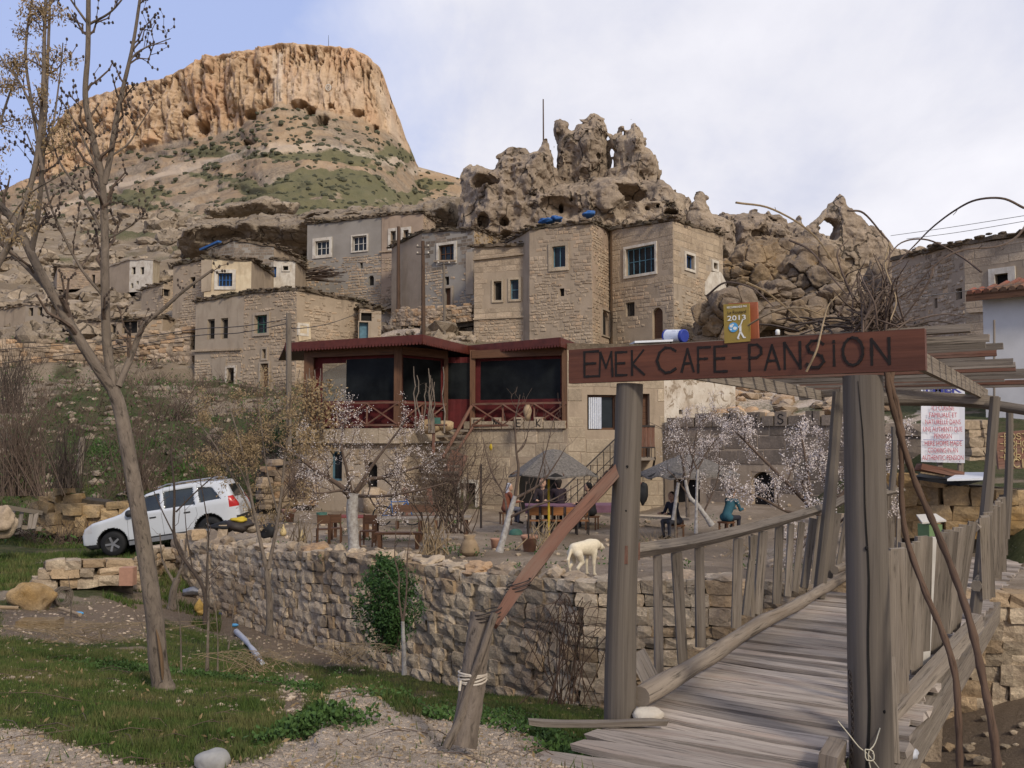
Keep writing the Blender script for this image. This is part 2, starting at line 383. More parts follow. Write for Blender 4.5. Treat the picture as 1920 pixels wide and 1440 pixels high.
M['retain'] = stone_mat('retaining_stone', (0.52, 0.42, 0.30), (0.34, 0.265, 0.19), (0.24, 0.18, 0.13), 5.0, 0.035, 0.6, warm=(0.38, 0.26, 0.15), spots=0.55)
M['retain_back'] = plain_mat('wall_core_soil', (0.075, 0.06, 0.045), 1.0, 0.25, 6, bdist=0.03)
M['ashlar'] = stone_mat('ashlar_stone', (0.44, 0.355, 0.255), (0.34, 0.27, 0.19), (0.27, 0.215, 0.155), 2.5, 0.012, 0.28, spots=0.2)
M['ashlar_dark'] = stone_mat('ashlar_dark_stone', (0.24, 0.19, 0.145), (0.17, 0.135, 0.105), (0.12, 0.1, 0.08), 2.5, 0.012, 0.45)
M['ochre'] = stone_mat('ochre_stone', (0.38, 0.27, 0.15), (0.27, 0.2, 0.125), (0.30, 0.185, 0.07), 4, 0.03, 0.5, lich=0.6)
M['rubble'] = stone_mat('rubble_stone', (0.42, 0.32, 0.225), (0.30, 0.23, 0.165), (0.25, 0.19, 0.13), 3.0, 0.03, 0.5, warm=(0.42, 0.26, 0.14))
M['house'] = stone_mat('house_stone', (0.42, 0.33, 0.235), (0.33, 0.255, 0.18), (0.28, 0.215, 0.155), 1.6, 0.02, 0.3, warm=(0.44, 0.31, 0.20), spots=.25)
M['mortar'] = plaster_mat('mortar', (0.37, 0.29, 0.21), (0.30, 0.235, 0.168), 1.0)
M['plaster_tan'] = plaster_mat('tan_plaster', (0.36, 0.295, 0.225), (0.30, 0.24, 0.18))
M['plaster_cream'] = plaster_mat('cream_plaster', (0.62, 0.52, 0.36), (0.46, 0.36, 0.24))
M['plaster_grey'] = plaster_mat('grey_cement', (0.29, 0.262, 0.228), (0.235, 0.21, 0.18), 0.7, grime=0.25)
M['plaster_pink'] = plaster_mat('pink_plaster', (0.38, 0.285, 0.21), (0.30, 0.225, 0.165), 0.8)
M['white'] = plaster_mat('white_wash', (0.60, 0.55, 0.47), (0.43, 0.37, 0.30), 2.5)
M['white_patch'] = plaster_mat('flaking_wash', (0.60, 0.54, 0.46), (0.42, 0.34, 0.26), 1.5, patch=(0.28, 0.22, 0.16))
M['earth'] = stone_mat('roof_earth', (0.16, 0.12, 0.085), (0.10, 0.078, 0.055), (0.075, 0.062, 0.04), 2.0, 0.05, 0.3)
M['frame_white'] = plain_mat('white_surround', (0.60, 0.56, 0.5), 0.9, 0.12, 4)
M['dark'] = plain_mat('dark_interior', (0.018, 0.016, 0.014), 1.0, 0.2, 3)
M['blue'] = plain_mat('blue_paint', (0.035, 0.12, 0.33), 0.6, 0.2, 6)
M['blue_grey'] = plain_mat('faded_blue_paint', (0.10, 0.20, 0.26), 0.7, 0.2, 6)
M['green_paint'] = plain_mat('green_paint', (0.05, 0.13, 0.10), 0.7, 0.2, 6)
M['brownwood'] = wood_mat('brown_wood', (0.13, 0.065, 0.035), (0.085, 0.042, 0.024), None, 60, 0.002, 0.6)
M['greywood'] = wood_mat('weathered_wood', (0.25, 0.21, 0.168), (0.14, 0.113, 0.09), (0.20, 0.165, 0.125), 60, 0.006, 0.9, 0.5)
M['plankwood'] = wood_mat('plank_wood', (0.38, 0.325, 0.275), (0.24, 0.2, 0.17), (0.28, 0.205, 0.16), 42, 0.008, 0.9, 0.7, 2.2, 1)
M['postwood'] = wood_mat('post_wood', (0.16, 0.135, 0.11), (0.095, 0.078, 0.063), (0.135, 0.112, 0.086), 34, 0.003, 0.85, 0.12, 0.8, 0)
M['logwood'] = wood_mat('log_wood', (0.26, 0.215, 0.17), (0.15, 0.12, 0.095), (0.19, 0.145, 0.105), 40, 0.006, 0.9, 0.2)
M['signwood'] = wood_mat('sign_wood', (0.135, 0.052, 0.031), (0.085, 0.034, 0.022), (0.165, 0.062, 0.034), 34, 0.002, 0.5, 0.05, 0.8, 0)
M['redwood'] = wood_mat('red_wood', (0.185, 0.088, 0.058), (0.12, 0.062, 0.043), (0.17, 0.12, 0.09), 45, 0.004, 0.7, 0.15)
M['letter'] = plain_mat('burnt_letter', (0.016, 0.012, 0.011), 0.85, 0.1)
M['bark'] = wood_mat('pale_bark', (0.20, 0.16, 0.125), (0.105, 0.083, 0.066), (0.155, 0.125, 0.095), 26, 0.014, 0.95, 0.1, 9)
M['bark_dark'] = plain_mat('dark_bark', (0.075, 0.056, 0.045), 0.95, 0.2, 30)
M['bark_white'] = plain_mat('lime_washed_bark', (0.42, 0.40, 0.37), 0.95, 0.2, 20, c2=(0.22, 0.19, 0.17))
M['twig'] = plain_mat('twig_bark', (0.125, 0.088, 0.066), 0.95, 0.2, 30)
M['twig_pale'] = plain_mat('pale_twig', (0.30, 0.22, 0.13), 0.9, 0.2, 30)
M['vine'] = wood_mat('vine_bark', (0.13, 0.082, 0.055), (0.075, 0.047, 0.032), None, 60, 0.003, 0.95, 0.1, 6)
M['seed'] = plain_mat('dry_seed', (0.30, 0.215, 0.115), 0.9, 0.25, 9, c2=(0.20, 0.14, 0.075))
M['blossom'] = plain_mat('blossom_petal', (0.66, 0.60, 0.56), 0.9, 0.1, 12, c2=(0.42, 0.34, 0.31))
M['leaf'] = plain_mat('green_leaf', (0.035, 0.08, 0.016), 0.7, 0.25, 9, c2=(0.016, 0.042, 0.010))
M['weed'] = plain_mat('weed_leaf', (0.06, 0.115, 0.025), 0.8, 0.25, 5, c2=(0.035, 0.07, 0.016))
M['black'] = plain_mat('black_rubber', (0.012, 0.012, 0.013), 0.7, 0.2)
M['metal_dark'] = plain_mat('dark_iron', (0.035, 0.026, 0.022), 0.6, 0.2)
M['terracotta'] = plain_mat('terracotta', (0.40, 0.22, 0.15), 0.85, 0.12, 10)
M['clay'] = plain_mat('pale_clay', (0.36, 0.26, 0.16), 0.9, 0.15, 10)
M['roofred'] = plain_mat('red_roof_paint', (0.115, 0.028, 0.018), 0.55, 0.2, 5)
M['canvas'] = plain_mat('maroon_canvas', (0.105, 0.014, 0.014), 0.8, 0.2, 4)
M['window_dark'] = plain_mat('porch_shade_film', (0.013, 0.015, 0.015), 0.35, 0.4, 1.6, spec=0.12, bdist=.02)  # opaque film; shade of the roofed porch interior is put into its colour
M['pane'] = plain_mat('window_glass', (0.02, 0.026, 0.032), 0.25, 0.3, 1.5, spec=0.25)
# ------------------------------------------------------------------ ground
GC = {  # photograph column -> (distance, height) profile
 -300: [(0,0),(4.4,-.05),(6,-.15),(8,-.4),(10,-.75),(12,-1.0),(15,-1.2),(18,-1.35),(21,-1.4),(25,-1.5),(30,-1.0),(36,1.2),(45,4.5),(60,9.5),(80,16),(110,26),(150,39),(900,60)],
 0:    [(0,0),(4.4,-.05),(6,-.15),(8,-.42),(10,-.75),(12,-1.0),(15,-1.2),(18,-1.3),(21,-1.3),(25,-1.45),(28,-1.4),(31,-.2),(36,1.4),(42,3.2),(52,6.2),(70,11.5),(100,21),(140,35),(150,38),(900,60)],
 200:  [(0,0),(4.4,-.05),(6,-.2),(8,-.5),(10,-.85),(12,-1.15),(15,-1.3),(18,-1.38),(21,-1.45),(25,-1.55),(28,-1.5),(31,.1),(36,1.6),(42,3.6),(52,6.6),(70,12),(100,21.5),(140,36),(150,39),(900,60)],
 400:  [(0,0),(4.4,-.05),(6,-.25),(8,-.6),(12,-1.35),(17,-2.0),(19,-1.9),(20.8,-1.25),(22,-1.1),(25,-1.0),(28,-.2),(31,.6),(35,1.5),(42,3.2),(46,4.3),(60,10),(80,16.5),(110,26),(150,39),(900,60)],
 600:  [(0,0),(4.4,0),(6,-.3),(8,-.7),(12,-1.6),(15,-2.0),(16.5,-2.1),(19,-2.0),(24,-1.6),(27,-.9),(28.5,.3),(36,2.6),(45,4.6),(58,7.5),(64,9.8),(80,17),(110,26),(150,38.5),(900,60)],
 800:  [(0,0),(4.4,.02),(6,-.35),(8,-.8),(12,-1.85),(13.3,-1.9),(18,-2),(26,-1.6),(29,1.5),(36,3.6),(45,6.0),(55,8.6),(62,10.5),(70,14.5),(80,18.5),(110,28),(150,38.5),(900,50)],
 1000: [(0,0),(4.4,0),(6,-.4),(8,-.95),(11,-1.65),(14,-2),(26,-1.6),(29,1.5),(38,4.5),(45,5.6),(52,7.2),(62,10),(75,17),(90,17),(110,16),(150,15),(900,5)],
 1200: [(0,0),(4.4,-.12),(5,-.3),(6,-.9),(8,-1.5),(11,-1.7),(14,-2),(26,-1.6),(29,1.5),(38,4.5),(45,6.2),(54,7.6),(62,9.5),(75,16),(90,17),(110,16),(150,15),(900,5)],
 1400: [(0,0),(4.0,-.2),(5,-.8),(6,-1.5),(8,-1.8),(14,-2),(24,-1.6),(28,.6),(35,3.0),(45,5.0),(55,7.4),(62,9.6),(75,13.5),(90,16),(110,16),(150,15),(900,5)],
 1600: [(0,0),(3.6,-.25),(5,-.9),(6,-1.6),(8,-1.9),(14,-2),(20,-1.3),(22.5,.9),(28,2.3),(35,3.4),(45,5.2),(55,7.6),(62,9.8),(75,13.5),(90,15),(110,15),(150,15),(900,5)],
 1750: [(0,0),(3.2,-.3),(4,-.8),(5,-1.3),(7,-1.8),(14,-1.2),(15.2,.6),(20,1.3),(24,1.9),(30,3),(35,3.8),(45,6),(60,9.8),(75,13.5),(90,15),(150,15),(900,5)],
 1920: [(0,0),(2.8,-.3),(4,-.9),(6,-1.6),(10,-1.2),(13,-.1),(14.5,.7),(18,1.0),(24,2.0),(30,3.2),(40,5.5),(60,9.8),(75,12),(90,14),(150,15),(900,5)],
 2300: [(0,0),(2.8,-.1),(6,-.6),(10,-.4),(14,.4),(20,1.2),(30,3),(60,8),(90,12),(150,15),(900,5)]}
_cols = sorted(GC); _dk = np.unique(np.concatenate([np.geomspace(.4, 900, 420)]))
_tab = np.array([np.interp(_dk, [a for a, b in GC[c]], [b for a, b in GC[c]]) for c in _cols])
_k = np.array([.06, .24, .4, .24, .06]); _tab = np.array([np.convolve(np.pad(r, 2, 'edge'), _k, 'valid') for r in _tab])
_fc = np.arange(_cols[0], _cols[-1] + 1, 10.0)
_tabf = np.array([[np.interp(x, _cols, _tab[:, k]) for x in _fc] for k in range(len(_dk))]).T
def _sm(a, n):
 k = np.hanning(n + 2)[1:-1]; k /= k.sum(); return np.apply_along_axis(lambda r: np.convolve(np.pad(r, n // 2, 'edge'), k, 'valid'), 0, a)
_tabf = _sm(_tabf, 9)
def gbase(px, d):
 px = np.clip(px, _fc[0], _fc[-1]); u = (px - _fc[0]) / 10.0; i = np.clip(u.astype(int), 0, len(_fc) - 2); f = u - i
 v = np.clip(np.log(np.maximum(d, .4) / _dk[0]) / math.log(_dk[-1] / _dk[0]) * (len(_dk) - 1), 0, len(_dk) - 1.001); j = v.astype(int); g = v - j
 T = _tabf; return (T[i, j] * (1 - f) + T[i + 1, j] * f) * (1 - g) + (T[i, j + 1] * (1 - f) + T[i + 1, j + 1] * f) * g
def inpoly(px, py, poly, soft=8.0): return ss(soft, -soft, poly_sdf(np.asarray(px, float), np.asarray(py, float), poly))
def scr(x, y, z):
 yy = y * _ca + (z - EYE) * _sa; zz = -y * _sa + (z - EYE) * _ca; yy = np.maximum(yy, 0.05)
 return CX + FPX * x / yy, CY - FPX * zz / yy
SAND = [[(-300, 1352), (60, 1366), (120, 1392), (180, 1408), (240, 1432), (300, 1440), (380, 1440), (500, 1420), (540, 1378), (600, 1345), (612, 1300), (650, 1282), (700, 1300), (760, 1340),
   (820, 1335), (860, 1322), (925, 1330), (970, 1345), (1010, 1370), (1080, 1395), (1560, 1440), (2400, 1500), (2400, 4000), (-300, 4000)]]
MUD = [[(330, 1090), (420, 1100), (520, 1170), (700, 1225), (860, 1245), (820, 1270), (560, 1240), (420, 1200), (300, 1160), (150, 1210), (120, 1160), (250, 1130)],
  [(535, 1258), (580, 1262), (570, 1345), (535, 1355), (520, 1300)], [(0, 1140), (260, 1120), (280, 1200), (0, 1200)]]
def gfull(x, y):
 px = CX + FPX * x / np.maximum(y, .05); z = gbase(px, y)
 p = np.stack([x, y, 0 * x], -1); s1, s2 = scr(x, y, z); sand = inpoly(s1, s2, SAND[0], 14) * (y < 9)
 far = ss(28, 70, y)
 z = z + fbm(p * 0.45, 3, 5) * 0.10 * (1 - far) * ss(0, 6, y) + fbm(p * 2.3, 4, 9) * (0.022 + 0.03 * sand)
 z = z + sand * (0.05 + 0.10 * inpoly(s1, s2, [(560, 1360), (612, 1295), (650, 1280), (760, 1340), (800, 1400), (600, 1420)], 22)) + np.abs(fbm(p * 5.0, 3, 2)) * .03 * sand
 # terraced rock ledges on the far hillside
 led = fbm(np.stack([x * .10, y * .10, z * .05], -1), 4, 21)
 zz = z / 2.6 + led * 1.3; st = np.floor(zz) + ss(0.55, 1.0, zz - np.floor(zz)); z = z + far * ((st - zz) * 1.7 + fbm(p * .35, 5, 3) * 0.8)
 return z
def ground_at(x, y): return float(gfull(np.array([float(x)]), np.array([float(y)]))[0])
def ground_fast(x, y):
 u = np.interp(CX + FPX * x / y, pxs, np.arange(len(pxs))); v = np.interp(y, ds, np.arange(len(ds))); i = min(int(u), len(pxs) - 2); j = min(int(v), len(ds) - 2); f = u - i; g = v - j
 return float((ZG[i, j] * (1 - f) + ZG[i + 1, j] * f) * (1 - g) + (ZG[i, j + 1] * (1 - f) + ZG[i + 1, j + 1] * f) * g)
def gpx(px, d):
 x = (px - CX) * d / FPX; return A(x, d, ground_at(x, d))
pxs = np.concatenate([np.linspace(-3600, -220, 26), np.arange(-200, 2121, 5.0), np.linspace(2150, 5600, 26)])
ds = np.concatenate([[0.3, .7, 1.2, 1.8, 2.5], np.geomspace(3.2, 170, 400), np.geomspace(180, 1200, 12)])
PX, DD = np.meshgrid(pxs, ds, indexing='ij'); X = (PX - CX) * DD / FPX; Y = DD.copy()
Z = gfull(X.ravel(), Y.ravel()).reshape(X.shape); ZG = Z.copy(); ground_at = ground_fast
# close the sheet behind the viewpoint with a plain fan
angL = math.atan2(X[0, -1], Y[0, -1]); angR = math.atan2(X[-1, -1], Y[-1, -1])
ang = np.linspace(angR, angL + 2 * math.pi, 24)[1:-1]; rr = np.hypot(X[-1], Y[-1])
Xb = np.sin(ang)[:, None] * rr; Yb = np.cos(ang)[:, None] * rr; tt = np.linspace(0, 1, 24)[1:-1][:, None]
Zb = (Z[-1] * (1 - tt) + Z[0] * tt) * .3
X = np.vstack([X, Xb]); Y = np.vstack([Y, Yb]); Z = np.vstack([Z, Zb]); nc, nd = X.shape
i, j = np.meshgrid(np.arange(nc), np.arange(nd - 1), indexing='ij'); i = i.ravel(); j = j.ravel(); i2 = (i + 1) % nc
FG = np.stack([i * nd + j, i2 * nd + j, i2 * nd + j + 1, i * nd + j + 1], 1)
s1, s2 = scr(X, Y, Z); q = np.stack([X, Y, 0 * X], -1)
far = ss(24, 42, Y); inview = (Y > 1)
sand = inpoly(s1, s2, SAND[0], 10) * (Y < 9) * inview + (1 - inview)
sand = np.clip(sand + ss(.15, .5, fbm(q * 1.4, 4, 7)) * .5 * ss(9, 6, Y) * (s1 > 520), 0, 1)
mud = sum(inpoly(s1, s2, pl_, 14) for pl_ in MUD) * (Y < 24)
mud = mud + (s1 > 1600) * ss(1600, 1660, s1) * (Y < 13) * (Y > 2.2); sand = sand * (1 - np.clip(mud, 0, 1) * (s1 > 1600))
mud = np.clip(mud + ss(.25, .55, fbm(q * .8, 4, 33)) * .6 * (1 - far), 0, 1)
grass = (1 - far) * (1 - sand) * (1 - mud) * ss(-.55, -.1, fbm(q * .9, 4, 13) + .5 * (Y < 12))
hill = inpoly(s1, s2, [(120, 640), (260, 690), (330, 760), (560, 700), (600, 860), (500, 900), (330, 830), (280, 900), (120, 930), (-300, 940), (-300, 850), (60, 800)], 30) * (Y > 24) * (Y < 60)
gn = fbm(np.stack([X * .06, Y * .06, Z * .35], -1), 5, 41)
grass = np.clip(grass + hill * ss(-.35, .1, fbm(q * .25, 4, 3)) + (Y > 45) * ss(.02, .32, gn) * .75 * ss(5.5, 3.2, 0 * X + 4), 0, 1)
tanp = inpoly(s1, s2, [(1345, 705), (1600, 715), (1740, 770), (1740, 835), (1560, 800), (1400, 790), (1360, 760)], 10) * (Y > 20) + inpoly(s1, s2, [(700, 590), (900, 600), (890, 640), (640, 640)], 8) * (Y > 30)
gcol = np.stack([grass, np.clip(sand + tanp, 0, 1), mud], -1).reshape(-1, 3)
m, t = new_mat('ground_soil'); pos = t.n('ShaderNodeNewGeometry').outputs['Position']
at = t.n('ShaderNodeAttribute', dict(attribute_name='Col')); sp = t.n('ShaderNodeSeparateColor', Color=at.outputs['Color'])
n1 = t.noise(pos, 1.3, 6, 0.65, 0.4); n2 = t.noise(pos, 9.0, 6, 0.7); n3 = t.noise(pos, 60, 5, 0.7); n4 = t.noise(pos, .12, 6, .65, .5)
rock = t.mix(t.ramp(n4, [(.35, 0.), (.65, 1.)]), (0.28, 0.22, 0.155), (0.175, 0.135, 0.095))
rock = t.mix(t.ramp(t.noise(t.mapping(pos, (.5, .5, 2.2)), .5, 7, .7), [(.5, 0.), (.62, .75)]), rock, (0.33, 0.27, 0.205))
sandc = t.mix(t.ramp(n1, [(.35, 0.), (.65, 1.)]), (0.62, 0.51, 0.41), (0.47, 0.38, 0.29))
sandc = t.mix(t.ramp(n2, [(.47, 0.), (.66, .75)]), sandc, (0.27, 0.21, 0.15)); sandc = t.mix(t.ramp(n3, [(.56, 0.), (.7, .6)]), sandc, (.60, .52, .43))
mudc = t.mix(n2, (0.31, 0.235, 0.17), (0.15, 0.112, 0.08))
grc = t.mix(t.ramp(n2, [(.4, 0.), (.62, 1.)]), (0.042, 0.056, 0.020), (0.085, 0.092, 0.038))
grc = t.mix(t.ramp(n1, [(.5, 0.), (.68, .6)]), grc, (0.15, 0.115, 0.075)); grc = t.mix(t.ramp(t.noise(pos, .5, 6, .75, .6), [(.54, 0.), (.66, .6)]), grc, (.11, .08, .05))
col = t.mix(sp.outputs[2], rock, mudc); col = t.mix(sp.outputs[1], col, sandc)
gm = t.ramp(t.math('ADD', sp.outputs[0], t.math('MULTIPLY', t.math('SUBTRACT', n2, .5), .9)), [(.30, 0.), (.62, .95)])
col = t.mix(gm, col, grc)
peb = t.n('ShaderNodeTexVoronoi', dict(feature='F1'), Scale=26.0); t.set(peb.inputs['Vector'], pos)
pm = t.math('MULTIPLY', t.ramp(peb.outputs['Distance'], [(.16, 1.), (.22, 0.)]), t.math('GREATER_THAN', t.noise(pos, 4, 3), .55))
col = t.mix(t.math('MULTIPLY', pm, .5), col, (.46, .40, .33))
v = t.math('ADD', t.math('MULTIPLY', n3, 1.0), .5); col = t.mix(1.0, col, t.n('ShaderNodeCombineColor', Red=v, Green=v, Blue=v), 'MULTIPLY')
finish(m, t, col, 1.0, t.math('ADD', t.math('ADD', n2, t.math('MULTIPLY', n3, .7)), pm), .06, 1.0, spec=0.1); M['ground'] = m
V = np.stack([X, Y, Z], -1).reshape(-1, 3)
link('ground', make_mesh('ground', V, [FG], None, M['ground'], True, {'Col': gcol}), kind='structure')
# ------------------------------------------------------------------ terrace behind the retaining wall
WALL = np.array([(-6.75, 19.6), (-4.76, 17.6), (-2.2, 14.6), (-0.6, 12.9), (0.93, 11.35), (2.9, 10.9), (4.6, 10.35), (6.3, 10.0), (9.5, 10.2)])
WTOP = np.array([-.68, -.57, -.36, -.27, -.20, -.20, -.12, -.10, 0.0]); WBOT = np.array([-2.0, -2.1, -2.05, -1.95, -1.75, -1.8, -1.8, -1.9, -1.9])
def wall_at(s):
 L = np.concatenate([[0], np.cumsum(np.linalg.norm(np.diff(WALL, axis=0), axis=1))]); s = np.asarray(s, float)
 return np.stack([np.interp(s, L, WALL[:, 0]), np.interp(s, L, WALL[:, 1])], -1), np.interp(s, L, WTOP), np.interp(s, L, WBOT)
WL = float(np.linalg.norm(np.diff(WALL, axis=0), axis=1).sum())
sv = np.linspace(0, WL, 160); wp, wt, wb = wall_at(sv); tv = np.linspace(0, 1, 110)
bx = np.interp(sv, [0, 3, 7, 10.5, 14, 18, WL], [-8.4, -6.2, -2.0, 3.5, 8.0, 11, 13]); by = np.interp(sv, [0, 7, 12, 16, WL], [27.6, 27.6, 27.2, 22, 15])
TX = wp[:, 0:1] + (bx - wp[:, 0])[:, None] * tv; TY = wp[:, 1:2] + (by - wp[:, 1])[:, None] * tv
TZ = (wt - .05)[:, None] * (1 - ss(0, .5, tv)) + (-.53) * ss(0, .5, tv) + fbm(np.stack([TX, TY, 0 * TX], -1) * 1.1, 4, 3) * .05
TZ = TZ + ss(3.4, 5.5, TX) * ss(.1, .5, tv) * .35
def terrace_z(x, y):
 k = np.argmin((TX - x) ** 2 + (TY - y) ** 2); return float(TZ.ravel()[k])
ns_, nt_ = TX.shape; i, j = np.meshgrid(np.arange(ns_ - 1), np.arange(nt_ - 1), indexing='ij'); i = i.ravel(); j = j.ravel()
FT = np.stack([i * nt_ + j, (i + 1) * nt_ + j, (i + 1) * nt_ + j + 1, i * nt_ + j + 1], 1)
tc_ = np.zeros((ns_, nt_, 3)); nn_ = fbm(np.stack([TX, TY, 0 * TX], -1) * .9, 4, 8); tc_[..., 1] = .12 + ss(-.2, .4, nn_) * .35; tc_[..., 2] = .6; tc_[..., 0] = ss(.2, .5, nn_) * .35
VT = np.stack([TX, TY, TZ], -1).reshape(-1, 3); Vb = VT.reshape(ns_, nt_, 3)[:, 0].copy(); Vb[:, 2] = wb - .4; Vb2 = Vb.copy()
k0 = len(VT); VV = np.vstack([VT, Vb + A(0, .12, 0)]); ii = np.arange(ns_ - 1)
FS = np.stack([k0 + ii, k0 + ii + 1, (ii + 1) * nt_, ii * nt_], 1)
link('terrace_ground', make_mesh('terrace', VV, [FT, FS], None, M['ground'], True, {'Col': np.vstack([tc_.reshape(-1, 3), np.tile([0, 0, 1.], (ns_, 1))])}), kind='structure')
# ------------------------------------------------------------------ table mountain
sky_x = [-700, -300, 0, 60, 70, 80, 88, 104, 120, 150, 180, 250, 320, 370, 400, 450, 480, 510, 560, 620, 660, 690, 712, 722, 735, 750, 760, 775, 785, 820, 865, 920, 1080]
sky_y = [420, 395, 358, 332, 305, 298, 262, 235, 213, 190, 176, 160, 140, 113, 106, 95, 90, 84, 82, 85, 90, 104, 126, 150, 190, 226, 258, 290, 312, 331, 347, 360, 392]
foot_x = [-700, 0, 60, 150, 240, 300, 400, 450, 480, 520, 600, 680, 740, 775, 785, 1080]
foot_y = [424, 364, 345, 312, 285, 268, 252, 236, 205, 192, 205, 222, 258, 296, 313, 393]
dep_x = [-700, 0, 60, 200, 400, 500, 600, 700, 735, 760, 785, 865, 1080]; dep_c = [480, 440, 430, 390, 345, 330, 328, 336, 352, 372, 398, 400, 400]
mx = np.arange(-700, 1081, 2.2); tr = np.concatenate([np.linspace(0, .5, 130), np.linspace(.5, .93, 120)[1:], np.linspace(.93, 1, 8)[1:]])
syl = np.interp(mx, sky_x, sky_y); fyl = np.interp(mx, foot_x, foot_y)
jag = fbm(np.stack([mx * .11, 0 * mx, 0 * mx], -1), 4, 4) * 3.2 + fbm(np.stack([mx * .03, 0 * mx, 0 * mx], -1), 2, 9) * 3
jag = jag * ss(820, 780, mx) * ss(0, 90, mx); syl = syl + jag; dcl = np.interp(mx, dep_x, dep_c)
V = np.zeros((len(mx), len(tr), 3)); C = np.zeros_like(V)
hs = lut([0, .12, .3, .5, .7, .85, 1], [118, 138, 170, 215, 262, 300, 330])
for a, px in enumerate(mx):
 f, s_, dc = fyl[a], syl[a], dcl[a]
 tl = np.minimum(tr / .5, 1); dsl = hs(tl) / 330 * dc; dsl = np.where(tl < .12, np.minimum(dsl, 145), dsl)
 pyl = 560 + (f - 560) * (tl ** .85)
 tcv = np.clip((tr - .5) / .43, 0, 1); py = np.where(tr <= .5, pyl, f + (s_ - f) * tcv)
 d = np.where(tr <= .5, dsl, dc + 9 * tcv)
 fy = CY - py; yy = FPX * _ca - fy * _sa; zz = FPX * _sa + fy * _ca
 V[a, :, 0] = (px - CX) * d / yy; V[a, :, 1] = d; V[a, :, 2] = EYE + zz * d / yy
 top = tr > .93; tq = (tr[top] - .93) / .07; kx = int(np.argmax(tr > .93)) - 1
 V[a, top, 1] = V[a, kx, 1] + tq * 60; V[a, top, 0] = V[a, kx, 0] * (1 + tq * .16); V[a, top, 2] = V[a, kx, 2] - tq * 4 - ss(.5, 1, tq) * 60
PXm = np.repeat(mx[:, None], len(tr), 1); T2 = np.repeat(tr[None], len(mx), 0); clf = ss(.485, .515, T2) * (np.abs(syl - fyl) > 8)[:, None]
clf = clf * ss(6, 20, np.abs(fyl - syl))[:, None]
Zm = V[..., 2].copy(); hz = (T2 - .5) / .43
# fluted cliff: columns, hollows and an undercut foot
fl = fbm(np.stack([PXm * .045, Zm * .035, 0 * Zm], -1), 4, 12); fl2 = 1 - np.abs(fbm(np.stack([PXm * .10, Zm * .05, 0 * Zm + 4], -1), 4, 15)) * 2
lump = fbm(np.stack([PXm * .05, Zm * .22, 0 * Zm + 9], -1), 5, 18)
w1, w2, wi = worley(np.stack([PXm * .062 + fl * .8, Zm * .05 + fl2 * .5, 0 * Zm], -1), 5); w3, w4, wj = worley(np.stack([PXm * .16 + fl, Zm * .09, 0 * Zm], -1), 8)
V[..., 1] += clf * (w1 * 3.5 - wi * 3.4 + ss(.10, 0, w2 - w1) * 3 + w3 * .8 + ss(.10, 0, w4 - w3) * 1.2 - wj * 1.4) * ss(0, .06, 1 - hz + 1e-6) * (1 - .6 * ss(490, 520, PXm) * ss(.75, .55, hz))
V[..., 1] -= clf * (fl * 7 + fl2 * .4 + lump * 2.6) * (1 - .5 * ss(490, 520, PXm)) * ss(0, .06, 1 - hz + 1e-6)
hx = [(600, 222, 16, 9), (671, 212, 9, 7), (700, 240, 8, 6), (560, 195, 14, 8), (380, 238, 10, 12), (470, 215, 9, 10), (350, 215, 6, 6), (464, 266, 13, 6), (620, 198, 6, 5), (580, 205, 10, 6), (365, 205, 5, 5)]
_, Ys = scr(V[..., 0], V[..., 1], V[..., 2])
hole = sum(ss(1.25, .7, ((PXm - a) / c) ** 2 + ((Ys - b) / e) ** 2) for a, b, c, e in hx); V[..., 1] += np.clip(hole, 0, 1) * 9
# ledges on the lower slopes
slope = (1 - clf) * (T2 < .5); led = fbm(np.stack([PXm * .012, Zm * .06, 0 * Zm], -1), 4, 30) * 1.2 + Zm / 7.5
fr = led - np.floor(led); V[..., 1] += slope * (ss(.0, .75, fr) * 6 - fr * 6) * ss(.02, .1, T2) * 1.4
V[..., 2] += slope * fbm(np.stack([V[..., 0] * .06, V[..., 1] * .06, 0 * Zm], -1), 5, 6) * 2.4 * ss(.02, .1, T2) * ss(.5, .46, T2)
gr = fbm(np.stack([PXm * .008, Ys * .035, 0 * Zm], -1), 5, 50); gr2 = fbm(np.stack([PXm * .03, Ys * .09, 0 * Zm], -1), 4, 53)
green = (1 - clf) * ss(-.02, .28, gr + .35 * gr2 + .25 * ss(560, 700, PXm) * ss(255, 330, Ys)) * ss(420, 330, Ys - 40) * ss(262, 290, Ys + 8 * gr2)
pale = .55 * (1 - clf) * np.clip(ss(9, 3, np.abs(Ys - np.interp(PXm, [0, 200, 400, 520, 620, 700, 775], [440, 350, 300, 272, 272, 288, 318]))) + ss(.05, .4, fbm(np.stack([PXm * .012, Ys * .07, 0 * Zm + 3], -1), 4, 60)) * .7 * ss(330, 400, Ys) + ss(.72, .9, fr) * .35, 0, 1)
whitef = inpoly(PXm, Ys, [(512, 95), (530, 100), (528, 190), (512, 192), (505, 150)], 3) * clf * .8 + inpoly(PXm, Ys, [(528, 130), (690, 150), (680, 200), (540, 190)], 8) * clf * .3 + inpoly(PXm, Ys, [(700, 150), (722, 170), (760, 280), (735, 262)], 5) * clf * .5
C[..., 0] = clf; C[..., 1] = np.clip(green * (1 - pale), 0, 1); C[..., 2] = np.clip(pale + whitef, 0, 1)
n0, n1_ = V.shape[:2]; i, j = np.meshgrid(np.arange(n0 - 1), np.arange(n1_ - 1), indexing='ij'); i = i.ravel(); j = j.ravel()
FM = np.stack([i * n1_ + j, (i + 1) * n1_ + j, (i + 1) * n1_ + j + 1, i * n1_ + j + 1], 1)
m, t = new_mat('mesa_rock'); pos = t.n('ShaderNodeNewGeometry').outputs['Position']
